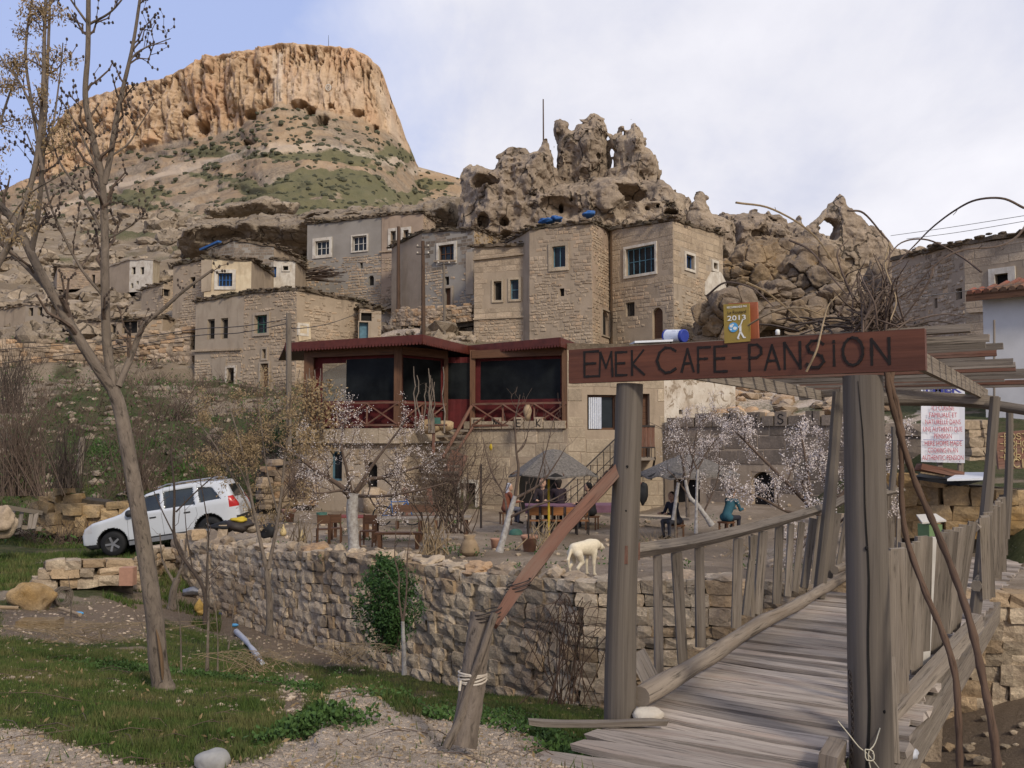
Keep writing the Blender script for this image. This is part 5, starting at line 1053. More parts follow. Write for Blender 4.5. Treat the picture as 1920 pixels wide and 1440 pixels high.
# beams and posts
Pp = {'a': (579, 26.9, .28), 'b': (746, 25.75, .22), 'c': (836, 27.3, .12), 'd': (886, 27.2, .16), 'e': (1062, 26.05, .26)}; PT = {k: A(*q2(x, d), 0) for k, (x, d, w_) in Pp.items()}
for k, (x, d, w_) in Pp.items():
 p = PT[k]; mb = MB(); mb.beam(A(p[0], p[1], FZ - .05), A(p[0], p[1], zr - .1), w_, w_, up=(0, 1, 0)); mb.build('porch_post', M['brownwood'], cafe)
for a, b_ in (('a', 'b'), ('b', 'c'), ('d', 'e')):
 mb = MB(); o_ = A(0, -.06, 0); mb.beam(PT[a] + A(0, 0, zr - .24) + o_, PT[b_] + A(0, 0, zr - .24) + o_, .12, .24); mb.build('porch_beam', M['brownwood'], cafe)
m, t = new_mat('cloudy_film'); tb = t.n('ShaderNodeBsdfTransparent', Color=(.55, .56, .54, 1)); gb = t.n('ShaderNodeBsdfPrincipled', Roughness=.3); gb.inputs['Base Color'].default_value = (.16, .17, .16, 1)
t.n('ShaderNodeOutputMaterial', Surface=t.n('ShaderNodeMixShader', Fac=.3, i1=tb, i2=gb).outputs[0]); M['film'] = m
def curtain(a, b_, films, name='curtain'):
 """maroon sheet between two posts with film windows; films: (u0,u1,z0,z1,mat) as fractions/metres"""
 a = a.copy(); b_ = b_.copy(); L = np.linalg.norm(b_ - a); e = (b_ - a) / L; n = unit(np.cross(e, (0, 0, 1))); n = n if n[1] < 0 else -n
 us = sorted(set([0, 1] + [x for f in films for x in f[:2]] + list(np.linspace(0, 1, 13)))); zs = sorted(set([FZ, zr - .3] + [x for f in films for x in f[2:4]])); mb = MB()
 def pt(u, z, o=0.0): w_ = .02 * math.sin(u * 23) * ((z - FZ) / 2.2) ; return a + e * u * L + A(0, 0, z) - n * (.1 + w_ - o)
 for i in range(len(us) - 1):
  for j in range(len(zs) - 1):
   u, v = (us[i] + us[i + 1]) / 2, (zs[j] + zs[j + 1]) / 2
   if any(f[0] < u < f[1] and f[2] < v < f[3] for f in films): continue
   mb.quad(pt(us[i], zs[j]), pt(us[i + 1], zs[j]), pt(us[i + 1], zs[j + 1]), pt(us[i], zs[j + 1]))
 c = mb.build(name, M['canvas'], cafe)
 for f in films:
  mb = MB(); uu = np.linspace(f[0], f[1], 5)
  for i in range(4): mb.quad(pt(uu[i], f[2], -.01), pt(uu[i + 1], f[2], -.01), pt(uu[i + 1], f[3], -.01), pt(uu[i], f[3], -.01))
  mb.build('film_window', M[f[4]], c)
curtain(PT['a'], PT['b'], [(.13, .40, 2.66, 3.78, 'film'), (.40, .96, 2.66, 3.88, 'window_dark')])
curtain(PT['b'], PT['c'], [(.14, .94, 2.66, 3.9, 'window_dark')])
curtain(PT['c'], PT['d'], [(.05, .95, 2.75, 3.85, 'window_dark')])
curtain(PT['d'], PT['e'], [(.07, .93, 2.72, 3.88, 'window_dark')])
for a, b_, nb in (('a', 'b', 3), ('b', 'c', 2), ('d', 'e', 3)):
 p, q = PT[a] + A(0, -.12, 0), PT[b_] + A(0, -.12, 0)
 for z in (FZ + .08, FZ + .72): mb = MB(); mb.beam(p + A(0, 0, z), q + A(0, 0, z), .07, .06); mb.build('porch_rail', M['redwood'], cafe)
 for k in range(nb):
  u0 = p + (q - p) * k / nb; u1 = p + (q - p) * (k + 1) / nb; um = (u0 + u1) / 2
  for s_, (x, y) in enumerate(((u0, u1), (u1, u0))): mb = MB(); o_ = A(0, -.02 * s_, 0); mb.beam(x + A(0, 0, FZ + .1) + o_, y + A(0, 0, FZ + .7) + o_, .04, .075, up=(0, 1, 0)); mb.build('cross_brace', M['redwood'], cafe)
  if k: mb = MB(); mb.beam(u0 + A(0, .03, FZ + .1), u0 + A(0, .03, FZ + .7), .05, .05, up=(0, 1, 0)); mb.build('rail_upright', M['redwood'], cafe)
# stair to the porch, side board, lower ladder stair
S0, S1 = P(850, 800, 26.4), P(828, 880, 24.8)
st = thing('porch_stair', 'short wooden stair climbing to the porch door with a round handrail pole', 'stairs', (S1[0], S1[1], -.55))
for k in range(9):
 t_ = k / 8; c = A(S1[0] + (S0[0] - S1[0]) * t_ - .1, 25.3 + 1.8 * t_, .45 + 1.35 * t_); mb = MB(); mb.box(c, (1.0, .26, .06)); mb.build('step', M['greywood'], st)
mb = MB(); mb.beam(P(835, 880, 25.6), P(884, 806, 26.6), .06, .34, up=(0, 1, 0)); mb.beam(P(842, 905, 25.4), P(862, 850, 25.9), .5, .05, up=(0, 1, .2)); mb.build('side_board', M['redwood'], st)
mb = MB(); mb.tube([P(830, 858, 25.2), P(884, 762, 26.4)], .05, 8); mb.tube([P(813, 800, 25.3), P(813, 850, 25.2)], .05, 6); mb.tube([P(800, 797, 25.4), P(838, 797, 25.3)], .035, 6); mb.build('handrail', M['redwood'], st)
for k in range(2): mb = MB(); mb.beam(A(*P(845, 890, 25.5)[:2], -.55) + A(.9 * k - .5, 0, 0), A(*P(845, 890, 25.5)[:2], .5) + A(.9 * k - .5, 0, 0), .08, .08, up=(0, 1, 0)); mb.build('leg', M['greywood'], st)
ls = thing('ladder_stair', 'low slatted wooden steps leaning below the porch stair', 'steps', (*P(790, 970, 24)[:2], -.6))
for k in range(6): c = P(790 - k * 2, 975 - k * 11, 23.6 + k * .25); mb = MB(); mb.box(c, (.62, .2, .035), rz=.05); mb.build('step', M['greywood'], ls)
for x in (768, 812): mb = MB(); mb.beam(P(x, 985, 23.5), P(x - 8, 915, 25), .05, .14, up=(1, 0, 0)); mb.build('stringer', M['redwood'], ls)
# inscribed blocks E M E K
bk = [(872, 886, None), (886, 905, 'E'), (905, 924, None), (924, 942, 'M'), (943, 965, None), (966, 984, 'E'), (985, 1004, None), (1004, 1020, 'K'), (1021, 1041, None), (1042, 1062, None)]
for x0, x1, ch in bk:
 e = unit(B1 - B0); n = A(e[1], -e[0]); n = n if n[1] < 0 else -n; u0, _ = on_plane(x0, 800, B0, B1); u1, _ = on_plane(x1, 800, B0, B1)
 h = .33 if ch else .22; p0, p1 = B0 + e * (u0 + .008), B0 + e * (u1 - .008); z0 = FZ - .015; mb = MB()
 mb.hexa([A(*(p0 + n * .1), z0), A(*(p1 + n * .1), z0), A(*(p1 - n * .14), z0), A(*(p0 - n * .14), z0), A(*(p0 + n * .1), z0 + h), A(*(p1 + n * .1), z0 + h), A(*(p1 - n * .14), z0 + h), A(*(p0 - n * .14), z0 + h)])
 o = mb.build('letter_block' if ch else 'parapet_block', M['ashlar'], cafe)
 if ch: w_ = (u1 - u0) * (.42 if ch != 'M' else .55); c = (p0 + p1) / 2; letter(ch, A(*(c + n * .102 - e * w_ / 2), z0 + .06), A(*e, 0), A(0, 0, 1), w_, .2, .026, .004, 'letter', M['letter'], o)
for x0, x1, ch in [(1252, 1272, None), (1274, 1303, None), (1305, 1336, 'P'), (1338, 1356, None), (1357, 1384, 'A'), (1386, 1400, None), (1402, 1428, 'N'), (1430, 1452, None), (1454, 1478, 'S'), (1480, 1510, None), (1512, 1540, 'İ'), (1542, 1575, None)]:
 e = unit(PW1 - PW0); n = A(e[1], -e[0]); n = n if n[1] < 0 else -n; u0, _ = on_plane(x0, 800, PW0, PW1); u1, _ = on_plane(x1, 800, PW0, PW1)
 h = .37 if ch else .26; p0, p1 = PW0 + e * (u0 + .008), PW0 + e * (u1 - .008); z0 = FZ + .03; mb = MB()
 mb.hexa([A(*(p0 + n * .06), z0), A(*(p1 + n * .06), z0), A(*(p1 - n * .2), z0), A(*(p0 - n * .2), z0), A(*(p0 + n * .06), z0 + h), A(*(p1 + n * .06), z0 + h), A(*(p1 - n * .2), z0 + h), A(*(p0 - n * .2), z0 + h)])
 o = mb.build('letter_block' if ch else 'parapet_block', M['ashlar_dark'], cafe)
 if ch: w_ = (u1 - u0) * .42; c = (p0 + p1) / 2; letter(ch, A(*(c + n * .062 - e * w_ / 2), z0 + .06), A(*e, 0), A(0, 0, 1), w_, .24, .024, .004, 'letter', M['letter'], o)
# window dressing, balcony and iron stair
cz = P(1120, 775, 26.55); M['lace'] = plain_mat('white_curtain', (.62, .64, .68), .9, .12, 20)
mb = MB(); xs = np.linspace(1104, 1128, 13)
for k in range(12): a = P(xs[k], 804, 26.1 + .03 * (k % 2)); b_ = P(xs[k + 1], 804, 26.1 + .03 * ((k + 1) % 2)); c = P(xs[k + 1], 745, 26.1 + .03 * ((k + 1) % 2)); d = P(xs[k], 745, 26.1 + .03 * (k % 2)); mb.quad(a, b_, c, d)
mb.build('curtain', M['lace'], cafe)
bal = thing('balcony', 'small brown wooden balcony with slatted front under the upper door', 'balcony', (*P(1202, 860, 25.6)[:2], 1.0))
b0, b1 = P(1180, 858, 25.4), P(1228, 858, 25.6); zf = b0[2]
mb = MB(); mb.hexa([A(b0[0], b0[1], zf - .08), A(b1[0], b1[1], zf - .08), A(b1[0], b1[1] + .8, zf - .08), A(b0[0], b0[1] + .8, zf - .08), A(b0[0], b0[1], zf), A(b1[0], b1[1], zf), A(b1[0], b1[1] + .8, zf), A(b0[0], b0[1] + .8, zf)]); mb.build('platform', M['greywood'], bal)
for k in range(7): p = b0 + (b1 - b0) * (k + .5) / 7; mb = MB(); mb.box((p[0], p[1], zf + .58), (.095, .02, .56)); mb.build('board', M['redwood'], bal)
mb = MB(); mb.beam(A(b0[0], b0[1], zf + .88), A(b1[0], b1[1], zf + .88), .06, .05); mb.beam(A(b0[0], b0[1], zf + .28), A(b1[0], b1[1], zf + .28), .04, .04)
for k in range(8): p = b0 + (b1 - b0) * k / 7; mb.beam(A(p[0], p[1], zf), A(p[0], p[1], zf + .28), .02, .02, up=(0, 1, 0))
mb.build('rail', M['metal_dark'], bal, kind='stuff')
mb = MB(); mb.beam(A(b1[0], b1[1], zf), A(b1[0], b1[1] + .8, zf - .7), .05, .05); mb.beam(A(b0[0], b0[1], zf), A(b0[0], b0[1] + .8, zf - .7), .05, .05); mb.build('bracket', M['metal_dark'], bal)
stp = thing('outside_stair', 'steep brown stair with thin iron railing climbing to the balcony', 'stairs', (*P(1060, 985, 24.6)[:2], -.6))
c0, c1 = P(1058, 988, 24.7), P(1180, 858, 25.5)
for dy in (0, .75): mb = MB(); mb.beam(c0 + A(0, dy, 0), c1 + A(0, dy, 0), .05, .24, up=(0, 0, 1)); mb.build('stringer', M['redwood'], stp)
for k in range(10): p = c0 + (c1 - c0) * (k + .5) / 10; mb = MB(); mb.box(p + A(0, .38, .08), (.26, .72, .035)); mb.build('step', M['greywood'], stp)
mb = MB(); mb.tube([c0 + A(-.1, 0, .95), c1 + A(0, 0, .9)], .02, 6); mb.tube([c0 + A(-.1, 0, .5), c1 + A(0, 0, .45)], .012, 6)
for k in range(11): p = c0 + (c1 - c0) * k / 10; mb.tube([p, p + A(0, 0, .92)], .013, 5)
mb.build('iron_railing', M['metal_dark'], stp)
# rubble pile on the letter wall
rp = thing('boulder_pile', 'heap of loose brown boulders lying on top of the lettered wall', 'stone pile', (*P(1390, 790, 25.5)[:2], 2.0))
r_ = random.Random(5)
for k in range(34):
 px = r_.uniform(1338, 1450); up = max(0, 1 - abs(px - 1390) / 62); py = 786 - r_.uniform(0, 24) * up; mb = MB(); s_ = r_.uniform(.11, .24); mb.blob(P(px, py, 25.6 + r_.uniform(0, .9)), (s_ * 1.25, s_, s_ * .8), k * 3.3, .55, 1, rot=r_.random() * 3); mb.build('stone', M['rubble'], rp, True)
# solar heater on the roof
sh = thing('solar_heater', 'white solar water tank with blue end caps lying on the cafe roof', 'water heater', (*P(1265, 642, 28)[:2], 4.3))
c0, c1 = P(1251, 630, 28.2), P(1284, 630, 27.6); dv = unit(c1 - c0); L = np.linalg.norm(c1 - c0); M['tank'] = plain_mat('white_enamel', (.62, .64, .68), .35, .05); M['cap'] = plain_mat('blue_cap', (.03, .05, .28), .4, .1)
mb = MB(); mb.tube([c0, c1 - dv * .1], .2, 20); mb.build('tank', M['tank'], sh, True); mb = MB(); mb.tube([c1 - dv * .1, c1 - dv * .02, c1], [.207, .207, .18], 20); mb.tube([c0 - dv * .03, c0 + dv * .03], .205, 20); mb.build('end_cap', M['cap'], sh, True)
flat_text('SOLAR', (c0 + c1) / 2 + A(-.03, -.203, .06), dv, (0, 0, 1), .12, 'lettering', M['cap'], sh, fit=.36)
mb = MB(); a, b_ = P(1190, 643, 27.0), P(1262, 640, 27.4); mb.hexa([a, b_, b_ + A(0, 1.2, .04), a + A(0, 1.2, .04), a + A(0, 0, .06), b_ + A(0, 0, .06), b_ + A(0, 1.2, .1), a + A(0, 1.2, .1)]); mb.build('collector', M['tank'], sh)
mb = MB()
for p in (c0 + dv * .15, c1 - dv * .2): mb.beam(p, A(p[0], p[1], 4.3), .05, .05, up=(0, 1, 0))
mb.build('stand', M['metal_dark'], sh)
# ------------------------------------------------------------------ footbridge
BO, BU, BW = A(.70, 5.69), unit(A(.525, .851)), unit(A(.851, -.525))
def bp(s, w_, z): q = BO + BU * s + BW * w_; return A(q[0], q[1], z)
def deckz(s): return -.10 - .010 * s
rb = random.Random(31)
br = thing('footbridge', 'weathered grey wooden footbridge of uneven planks with log kerb and leaning balusters', 'footbridge', (*bp(3, .7, 0)[:2], -.25))
def plank(s, wd, w0, w1, z, skew=0.0, tilt=0.0, th=.035, seg=9, mat='plankwood', ragged=0.0):
 """one plank across the deck, edges slightly wavy, ends worn"""
 us = np.linspace(0, 1, seg); V = []; ph = rb.random() * 9; wear = 1.0
 for k, u in enumerate(us):
  w_ = w0 + (w1 - w0) * u; s_ = s + skew * (u - .5); hw = wd / 2 * (1 + .06 * math.sin(u * 7 + ph)) * (1 - (ragged * (abs(u - .5) * 2) ** 6)); zz = z + tilt * (u - .5) + .006 * math.sin(u * 5 + ph) - .01 * ragged * rb.random()
  for ds_, dz in ((-hw, 0), (hw, 0), (hw, -th), (-hw, -th)): V.append(bp(s_ + ds_ + rb.uniform(-.003, .003), w_ + (rb.uniform(-.02, .02) if k in (0, seg - 1) else 0), zz + dz + (rb.uniform(-.002, .002))))
 V = np.array(V); F = []; U = []; L = abs(w1 - w0); o = rb.random() * 20
 for k in range(seg - 1):
  for j in range(4):
   a, b_ = k * 4 + j, k * 4 + (j + 1) % 4; F.append([a, b_, b_ + 4, a + 4]); v0, v1 = (j * wd, (j + 1) * wd); U.append([(us[k] * L + o, v0 + o), (us[k] * L + o, v1 + o), (us[k + 1] * L + o, v1 + o), (us[k + 1] * L + o, v0 + o)])
 e = (seg - 1) * 4; F += [[3, 2, 1, 0], [e, e + 1, e + 2, e + 3]]; U += [[(0, 0), (.03, 0), (.03, .03), (0, .03)]] * 2
 mb = MB(); mb.add(V, [np.array(F)], [np.array(U)]); return mb.build('plank', M[mat], br)
s = -.98; k = 0
while s < 10.2:
 wd = rb.uniform(.12, .19) if s < .3 else rb.uniform(.13, .22); cs = s + wd / 2
 if s < -.05: w0, w1, rg = rb.uniform(-.10, .02) - .05 * (k == 1), 1.30 + rb.uniform(-.03, .05), .35
 else: w0, w1, rg = rb.uniform(-.12, .02), 1.52 + .04 * max(0, cs - 4) + rb.uniform(-.06, .06), .0
 plank(cs, wd, w0, w1, deckz(cs) + rb.uniform(-.018, .018) - (.03 if s < -.7 else 0), rb.uniform(-.05, .05), rb.uniform(-.02, .02), seg=12 if s < 1.5 else 5, ragged=rg); s += wd + rb.uniform(.01, .026); k += 1
plank(-.30, .07, -.42, .32, deckz(0) + .035, .34, .02, .03, 9, 'greywood', .6)
# stringers below the deck, bearer logs
for w_ in (.06, 1.46):
 mb = MB(); mb.beam(bp(-.2, w_, -.26), bp(10.0, w_ + .2 * (w_ > 1), -.34), .16, .22, jit=.02); mb.build('stringer', M['greywood'], br)
for s_ in (-.75, -.05, 5.1): mb = MB(); mb.tube([bp(s_, -.1, -.30), bp(s_, 1.6, -.32)], .08, 8, jit=.1); mb.build('bearer', M['greywood'], br)
# kerb log on the left, thin log on the right
pts = curve([bp(.02, .09, .01), bp(1.2, .10, .01), bp(2.4, .08, .02), bp(3.6, .10, .0), bp(4.9, .07, -.02), bp(6.3, .09, -.03)], 26); rr = np.linspace(.064, .052, 26) * (1 + .08 * np.sin(np.arange(26) * 1.3)); 
mb = MB(); mb.tube(pts, rr, 12, jit=.10); mb.build('kerb_log', M['logwood'], br, True)
mb = MB(); mb.tube(curve([bp(5.6, .04, .09), bp(6.4, .10, .07), bp(7.1, .12, .02)], 8), .05, 8, jit=.12); mb.build('kerb_log', M['logwood'], br, True)
# left rail
def rail(pts_, wd, ht, mat='greywood', name='handrail'):
 for a, b_ in zip(pts_[:-1], pts_[1:]): mb = MB(); mb.beam(a, b_, wd, ht, jit=.012); mb.build(name, M[mat], br)
lr = [P(1170, 1036, 5.72), P(1300, 1016, 7.1), P(1430, 985, 8.6), P(1560, 948, 10.6), P(1590, 934, 11.1)]
mb = MB(); mb.tube(curve(lr[:4], 14), .052, 4, jit=.12); mb.build('handrail', M['greywood'], br)
mb = MB(); mb.tube(curve([P(1555, 952, 10.5), P(1590, 934, 11.1), P(1648, 927, 12.8), P(1692, 919, 13.8)], 8), .055, 4, jit=.1); mb.build('handrail', M['greywood'], br)
mb = MB(); mb.beam(P(1166, 1040, 5.6), P(1190, 1033, 5.85), .07, .11); mb.build('rail_stub', M['redwood'], br)
bal_l = [(1232, 1040, 1236, 1255, 15), (1268, 1035, 1281, 1240, 19), (1311, 1025, 1314, 1208, 17), (1384, 1008, 1380, 1172, 16), (1414, 1003, 1398, 1148, 12), (1408, 1005, 1410, 1150, 7), (1432, 996, 1420, 1146, 17), (1461, 985, 1456, 1125, 15), (1483, 982, 1476, 1112, 11), (1503, 980, 1490, 1103, 11), (1525, 972, 1508, 1096, 12), (1537, 968, 1524, 1090, 8), (1569, 962, 1552, 1078, 16), (1590, 950, 1570, 1066, 9), (1656, 932, 1654, 1010, 6), (1666, 930, 1666, 1028, 8), (1675, 926, 1670, 1034, 9), (1686, 924, 1684, 1030, 7)]
for x0, y0, x1, y1, w_ in bal_l:
 s0 = np.interp(x0, [1170, 1300, 1430, 1590, 1692], [5.75, 7.15, 8.65, 11.15, 13.8]); s1 = np.interp(x1, [1180, 1290, 1430, 1577, 1692], [5.8, 6.95, 8.7, 11.1, 13.9]); a, b_ = P(x0, y0, s0), P(x1, y1 + 6, s1 + .05)
 mb = MB(); w2 = w_ * s0 / FPX; mb.beam(a, b_, w2, .04, up=(0, 1, 0), jit=.012); mb.build('baluster', M['greywood'], br)
# right rail: two bays of close boards
def rr_pt(t_):  # t 0..1 bay one, 1..2 bay two; top and bottom
 tx = np.interp(t_, [0, 1, 1.04, 2], [1664, 1832, 1842, 1886]); ty = np.interp(t_, [0, .3, 1, 1.04, 2], [1044, 1020, 982, 975, 928]); td = np.interp(t_, [0, 1, 2], [5.56, 7.9, 11.2])
 bx_ = np.interp(t_, [0, 1, 1.04, 2], [1668, 1800, 1845, 1882]); by_ = np.interp(t_, [0, .33, .66, 1, 1.04, 2], [1345, 1262, 1215, 1165, 1130, 1050]); return P(tx, ty, td), P(bx_, by_, td + .12)
for t0, t1 in ((0, 1.0), (1.04, 2)):
 p = [rr_pt(t_)[0] + A(-.05, .03, -.07) for t_ in np.linspace(t0, t1, 8)]; mb = MB(); mb.tube(p, .045, 4, jit=.1); mb.build('handrail', M['greywood'], br)
 p = [rr_pt(t_)[1] + A(-.05, .03, .14) for t_ in np.linspace(t0, t1, 6)]; mb = MB(); mb.tube(p, .05, 6, jit=.1); mb.build('lower_rail', M['greywood'], br)
tb = [0.03, .115, .19, .25, .32, .385, .44, .50, .555, .62, .675, .74, .79, .84, .90, .95] + list(np.linspace(1.08, 1.97, 15))
for k, t_ in enumerate(tb):
 a, b_ = rr_pt(t_); a[2] += rb.uniform(-.01, .04); b_[2] += rb.uniform(-.08, .12); w_ = rb.uniform(.055, .10) if t_ < 1 else rb.uniform(.06, .1); b_ += A(rb.uniform(-.03, .03), 0, 0)
 if k == 7: b_[2] -= .1
 mb = MB(); mb.beam(a, b_, w_, .028, up=(0, 1, 0), jit=.012)
 o = mb.build('baluster', M['frame_white' if k == 7 else 'greywood'], br)
 if k == 7: o['label'] = 'pale whitewashed board'
mb = MB(); mb.beam(P(1655, 1360, 5.5), P(1835, 1165, 7.9), .08, .10, jit=.02); mb.build('edge_beam', M['greywood'], br)
mb = MB(); mb.beam(P(1660, 1230, 5.3), P(1668, 1430, 5.0), .10, .035, up=(0, 1, 0)); mb.build('side_board', M['greywood'], br)
mb = MB(); mb.beam(P(1195, 1225, 6.2), P(1232, 1300, 5.9), .03, .12, up=(1, 0, .5)); mb.build('side_board', M['greywood'], br)
bt = MB(); bt.box(bp(-.28, 1.29, deckz(0) + .06), (.09, .3, .10), rz=-.5, ry=.1); bt.build('chock', M['logwood'], br)
bt = MB(); bt.box(bp(-.72, 1.3, deckz(0) + .0), (.08, .2, .14), rz=-.4); bt.build('chock', M['logwood'], br)
bt = MB(); bt.blob(bp(-.02, .16, deckz(0) + .03), (.1, .07, .04), 3, .3, 2); bt.build('white_pebble', M['white'], None, True, bp(-.02, .16, deckz(0)), label='white stone wedged under the near end of the kerb log', cat='stone')
# ------------------------------------------------------------------ gate
gt = thing('entrance_gate', 'timber gate of two thick round posts carrying a painted name board', 'gate', (*bp(-.1, .7, 0)[:2], -.9))
lp = A(.715, 5.69); rp_ = A(1.895, 4.90)
mb = MB(); mb.tube(curve([A(.64, 5.66, -.9), A(.66, 5.67, -.2), A(.68, 5.68, .6), A(.72, 5.69, 1.4), A(.742, 5.70, 1.935)], 12), [.105, .10, .098, .098, .098, .094, .092, .09, .088, .086, .085, .084], 20, jit=.02); lpo = mb.build('post', M['postwood'], gt, True); lpo['label'] = 'slimmer left post leaning slightly right'
mb = MB(); mb.tube([A(1.90, 4.90, z) for z in np.linspace(-1.2, 1.932, 12)], np.linspace(.118, .104, 12), 24, jit=.012); rpo = mb.build('post', M['postwood'], gt, True)
# drying crack down the right post
mb = MB(); z = np.linspace(-1.1, 1.90, 24); cx_ = 1.90 - .055 + .018 * np.sin(z * 1.7) + .004 * np.sin(z * 9)
for k in range(23):
 w0_, w1_ = np.interp(z[k], [-.3, .9, 1.9], [.0075, .005, .0015]), np.interp(z[k + 1], [-.3, .9, 1.9], [.0075, .005, .0015]); r0 = np.interp(z[k], [-1.2, 2], [.118, .104]); dz0 = lambda x: 4.90 - math.sqrt(max(r0 ** 2 - (x - 1.90) ** 2, 1e-6)) - .0015
 mb.quad(A(cx_[k] - w0_, dz0(cx_[k] - w0_), z[k]), A(cx_[k] + w0_, dz0(cx_[k] + w0_), z[k]), A(cx_[k + 1] + w1_, dz0(cx_[k + 1] + w1_), z[k + 1]), A(cx_[k + 1] - w1_, dz0(cx_[k + 1] - w1_), z[k + 1]))
mb.build('crack', M['dark'], rpo)
for (cx0, cz0) in ((1.86, 1.02), (1.93, .18)): mb = MB(); mb.blob(A(cx0, 4.90 - .104, cz0), (.009, .009, .012), 2, .2, 1); mb.build('knot', M['dark'], rpo, True)
for (dx, z) in ((.0, 1.15), (.01, 1.42)): mb = MB(); mb.blob(A(.70 + dx, 5.69 - .086, z), (.008, .008, .009), 5, .3, 1); mb.build('knot', M['dark'], lpo, True)
# name board
bl, br2 = P(1072, 718, 5.86), P(1738, 697, 4.70); tl, tr2 = P(1072, 657, 5.86), P(1738, 617, 4.70); e = unit(br2 - bl); e[2] = 0; e = unit(e); n = A(e[1], -e[0], 0); n = n if n[1] < 0 else -n
bl[2] = br2[2] = (bl[2] + br2[2]) / 2; tl[2] = tr2[2] = (tl[2] + tr2[2]) / 2; off_ = n * .04
SB0, SB1, SZ0, SZ1 = bl + off_, br2 + off_, bl[2], tl[2]
mb = MB(); mb.hexa([A(*SB0[:2], SZ0), A(*SB1[:2], SZ0), A(*(SB1 - n * .055)[:2], SZ0), A(*(SB0 - n * .055)[:2], SZ0), A(*SB0[:2], SZ1), A(*SB1[:2], SZ1), A(*(SB1 - n * .055)[:2], SZ1), A(*(SB0 - n * .055)[:2], SZ1)])
board = mb.build('sign_board', M['signwood'], gt); board['label'] = 'long red-brown board with burnt capitals'
Hs = SZ1 - SZ0; print('board height', Hs, 'length', np.linalg.norm(SB1 - SB0))
let = [('E', 1096, 1122, 657, 705), ('M', 1124, 1149, 661, 705), ('E', 1155, 1175, 661, 703), ('K', 1185, 1208, 658, 702), ('C', 1232, 1267, 653, 698), ('A', 1278, 1301, 655, 696), ('F', 1309, 1332, 652, 697), ('E', 1340, 1363, 650, 696), ('-', 1374, 1388, 650, 692), ('P', 1405, 1430, 647, 694), ('A', 1434, 1462, 648, 692), ('N', 1471, 1501, 643, 690), ('S', 1512, 1546, 640, 688), ('İ', 1558, 1570, 644, 685), ('O', 1580, 1619, 634, 684), ('N', 1634, 1668, 636, 682)]
for ch, x0, x1, y0, y1 in let:
 u0, v1 = on_plane(x0, y0, SB0, SB1); u1, v0 = on_plane(x1, y1, SB0, SB1); v1 = min(v1, SZ1 - .02); v0 = max(v0, SZ0 + .025)
 sw = .014 if ch != 'M' else .012
 letter(ch, A(*(SB0[:2] + e[:2] * u0), v0), e, A(0, 0, 1), u1 - u0, (v1 - v0) * (.9 if ch == 'İ' else 1), sw, .0015, 'letter', M['letter'], board, rag=.25)
# guidebook plaques standing on the board
M['gold'] = plain_mat('gold_paint', (.30, .21, .045), .5, .08, 8); M['plaq_red'] = plain_mat('red_plaque', (.36, .11, .05), .5, .1, 6); M['print_white'] = plain_mat('print_white', (.72, .72, .68), .6, .05); M['print_blue'] = plain_mat('print_blue', (.09, .33, .60), .6, .05); M['print_dark'] = plain_mat('print_dark', (.03, .02, .012), .6, .05)
pq = thing('guidebook_plaque', 'gold guidebook recommendation plaque for 2013 standing on the name board', 'plaque', (*(SB0 + e * 1.1)[:2], SZ1 - .05))
def on_sb(px, py, o=0.0): u, v = on_plane(px, py, SB0 + 0, SB1 + 0); return A(*(SB0[:2] + e[:2] * u + n[:2] * o), v)
a, b_, c, d = on_sb(1359, 644), on_sb(1407, 640), on_sb(1405, 569), on_sb(1357, 571)
mb = MB(); mb.hexa([a + n * .006, b_ + n * .006, b_ - n * .01 + 0, a - n * .01, d + n * .006, c + n * .006, c - n * .01, d - n * .01]); 
fp = MB(); cc = (a + b_ + c + d) / 4
for i_, (x, y) in enumerate(((a, b_),)): pass
plq = mb.build('plate', M['gold'], pq); up = unit(d - a)
def pqt(txt, py, h, mat, fit): flat_text(txt, on_sb(1382.5, py, .0075), e, up, h, 'lettering', M[mat], pq, fit=fit, bold=.01)
wq = np.linalg.norm(b_ - a)
pqt('RECOMMANDÉ PAR', 577.5, .017, 'print_white', wq * .78); pqt('Le Routard', 588.5, .028, 'print_dark', wq * .72); pqt('2013', 600.5, .040, 'print_white', wq * .72)
mb = MB(); g0 = on_sb(1376, 614, .0075); q = [g0 + (e * math.cos(x) + up * math.sin(x)) * .028 for x in np.linspace(0, 2 * math.pi, 25)[:-1]]; mb.prism(q, n * .002); mb.build('globe', M['print_blue'], pq)
mb = MB()
for dx, dz, r1 in ((-.012, .008, .009), (.01, -.006, .010), (-.002, .016, .005), (-.014, -.012, .005)): mb.prism([g0 + n * .0022 + e * (dx + r1 * math.cos(x) * 1.2) + up * (dz + r1 * math.sin(x)) for x in np.linspace(0, 2 * math.pi, 9)[:-1]], n * .001)
mb.build('continents', M['print_white'], pq)
mb = MB(); w0 = on_sb(1389, 612, .0085)
for p0, p1, wd in (((0, .008), (0, -.034), .012), ((0, -.03), (-.018, -.07), .009), ((0, -.03), (.020, -.068), .009), ((0, .002), (.016, .040), .006), ((0, .0), (-.02, -.006), .006), ((-.018, -.07), (-.008, -.072), .006), ((.020, -.068), (.030, -.066), .006)):
 mb.beam(w0 + e * p0[0] + up * p0[1], w0 + e * p1[0] + up * p1[1], wd, .002, up=n)
mb.build('walker', M['print_white'], pq)
pr_ = thing('red_plaque', 'second orange-red plaque standing just behind the gold one', 'plaque', (*(SB0 + e * 1.15)[:2], SZ1 - .03))
mb = MB(); a, b_, c, d = [on_sb(x, y, -.05) for x, y in ((1362, 640), (1417, 634), (1414, 564), (1360, 567))]; mb.hexa([a, b_, b_ - n * .02, a - n * .02, d, c, c - n * .02, d - n * .02]); mb.build('plate', M['plaq_red'], pr_)
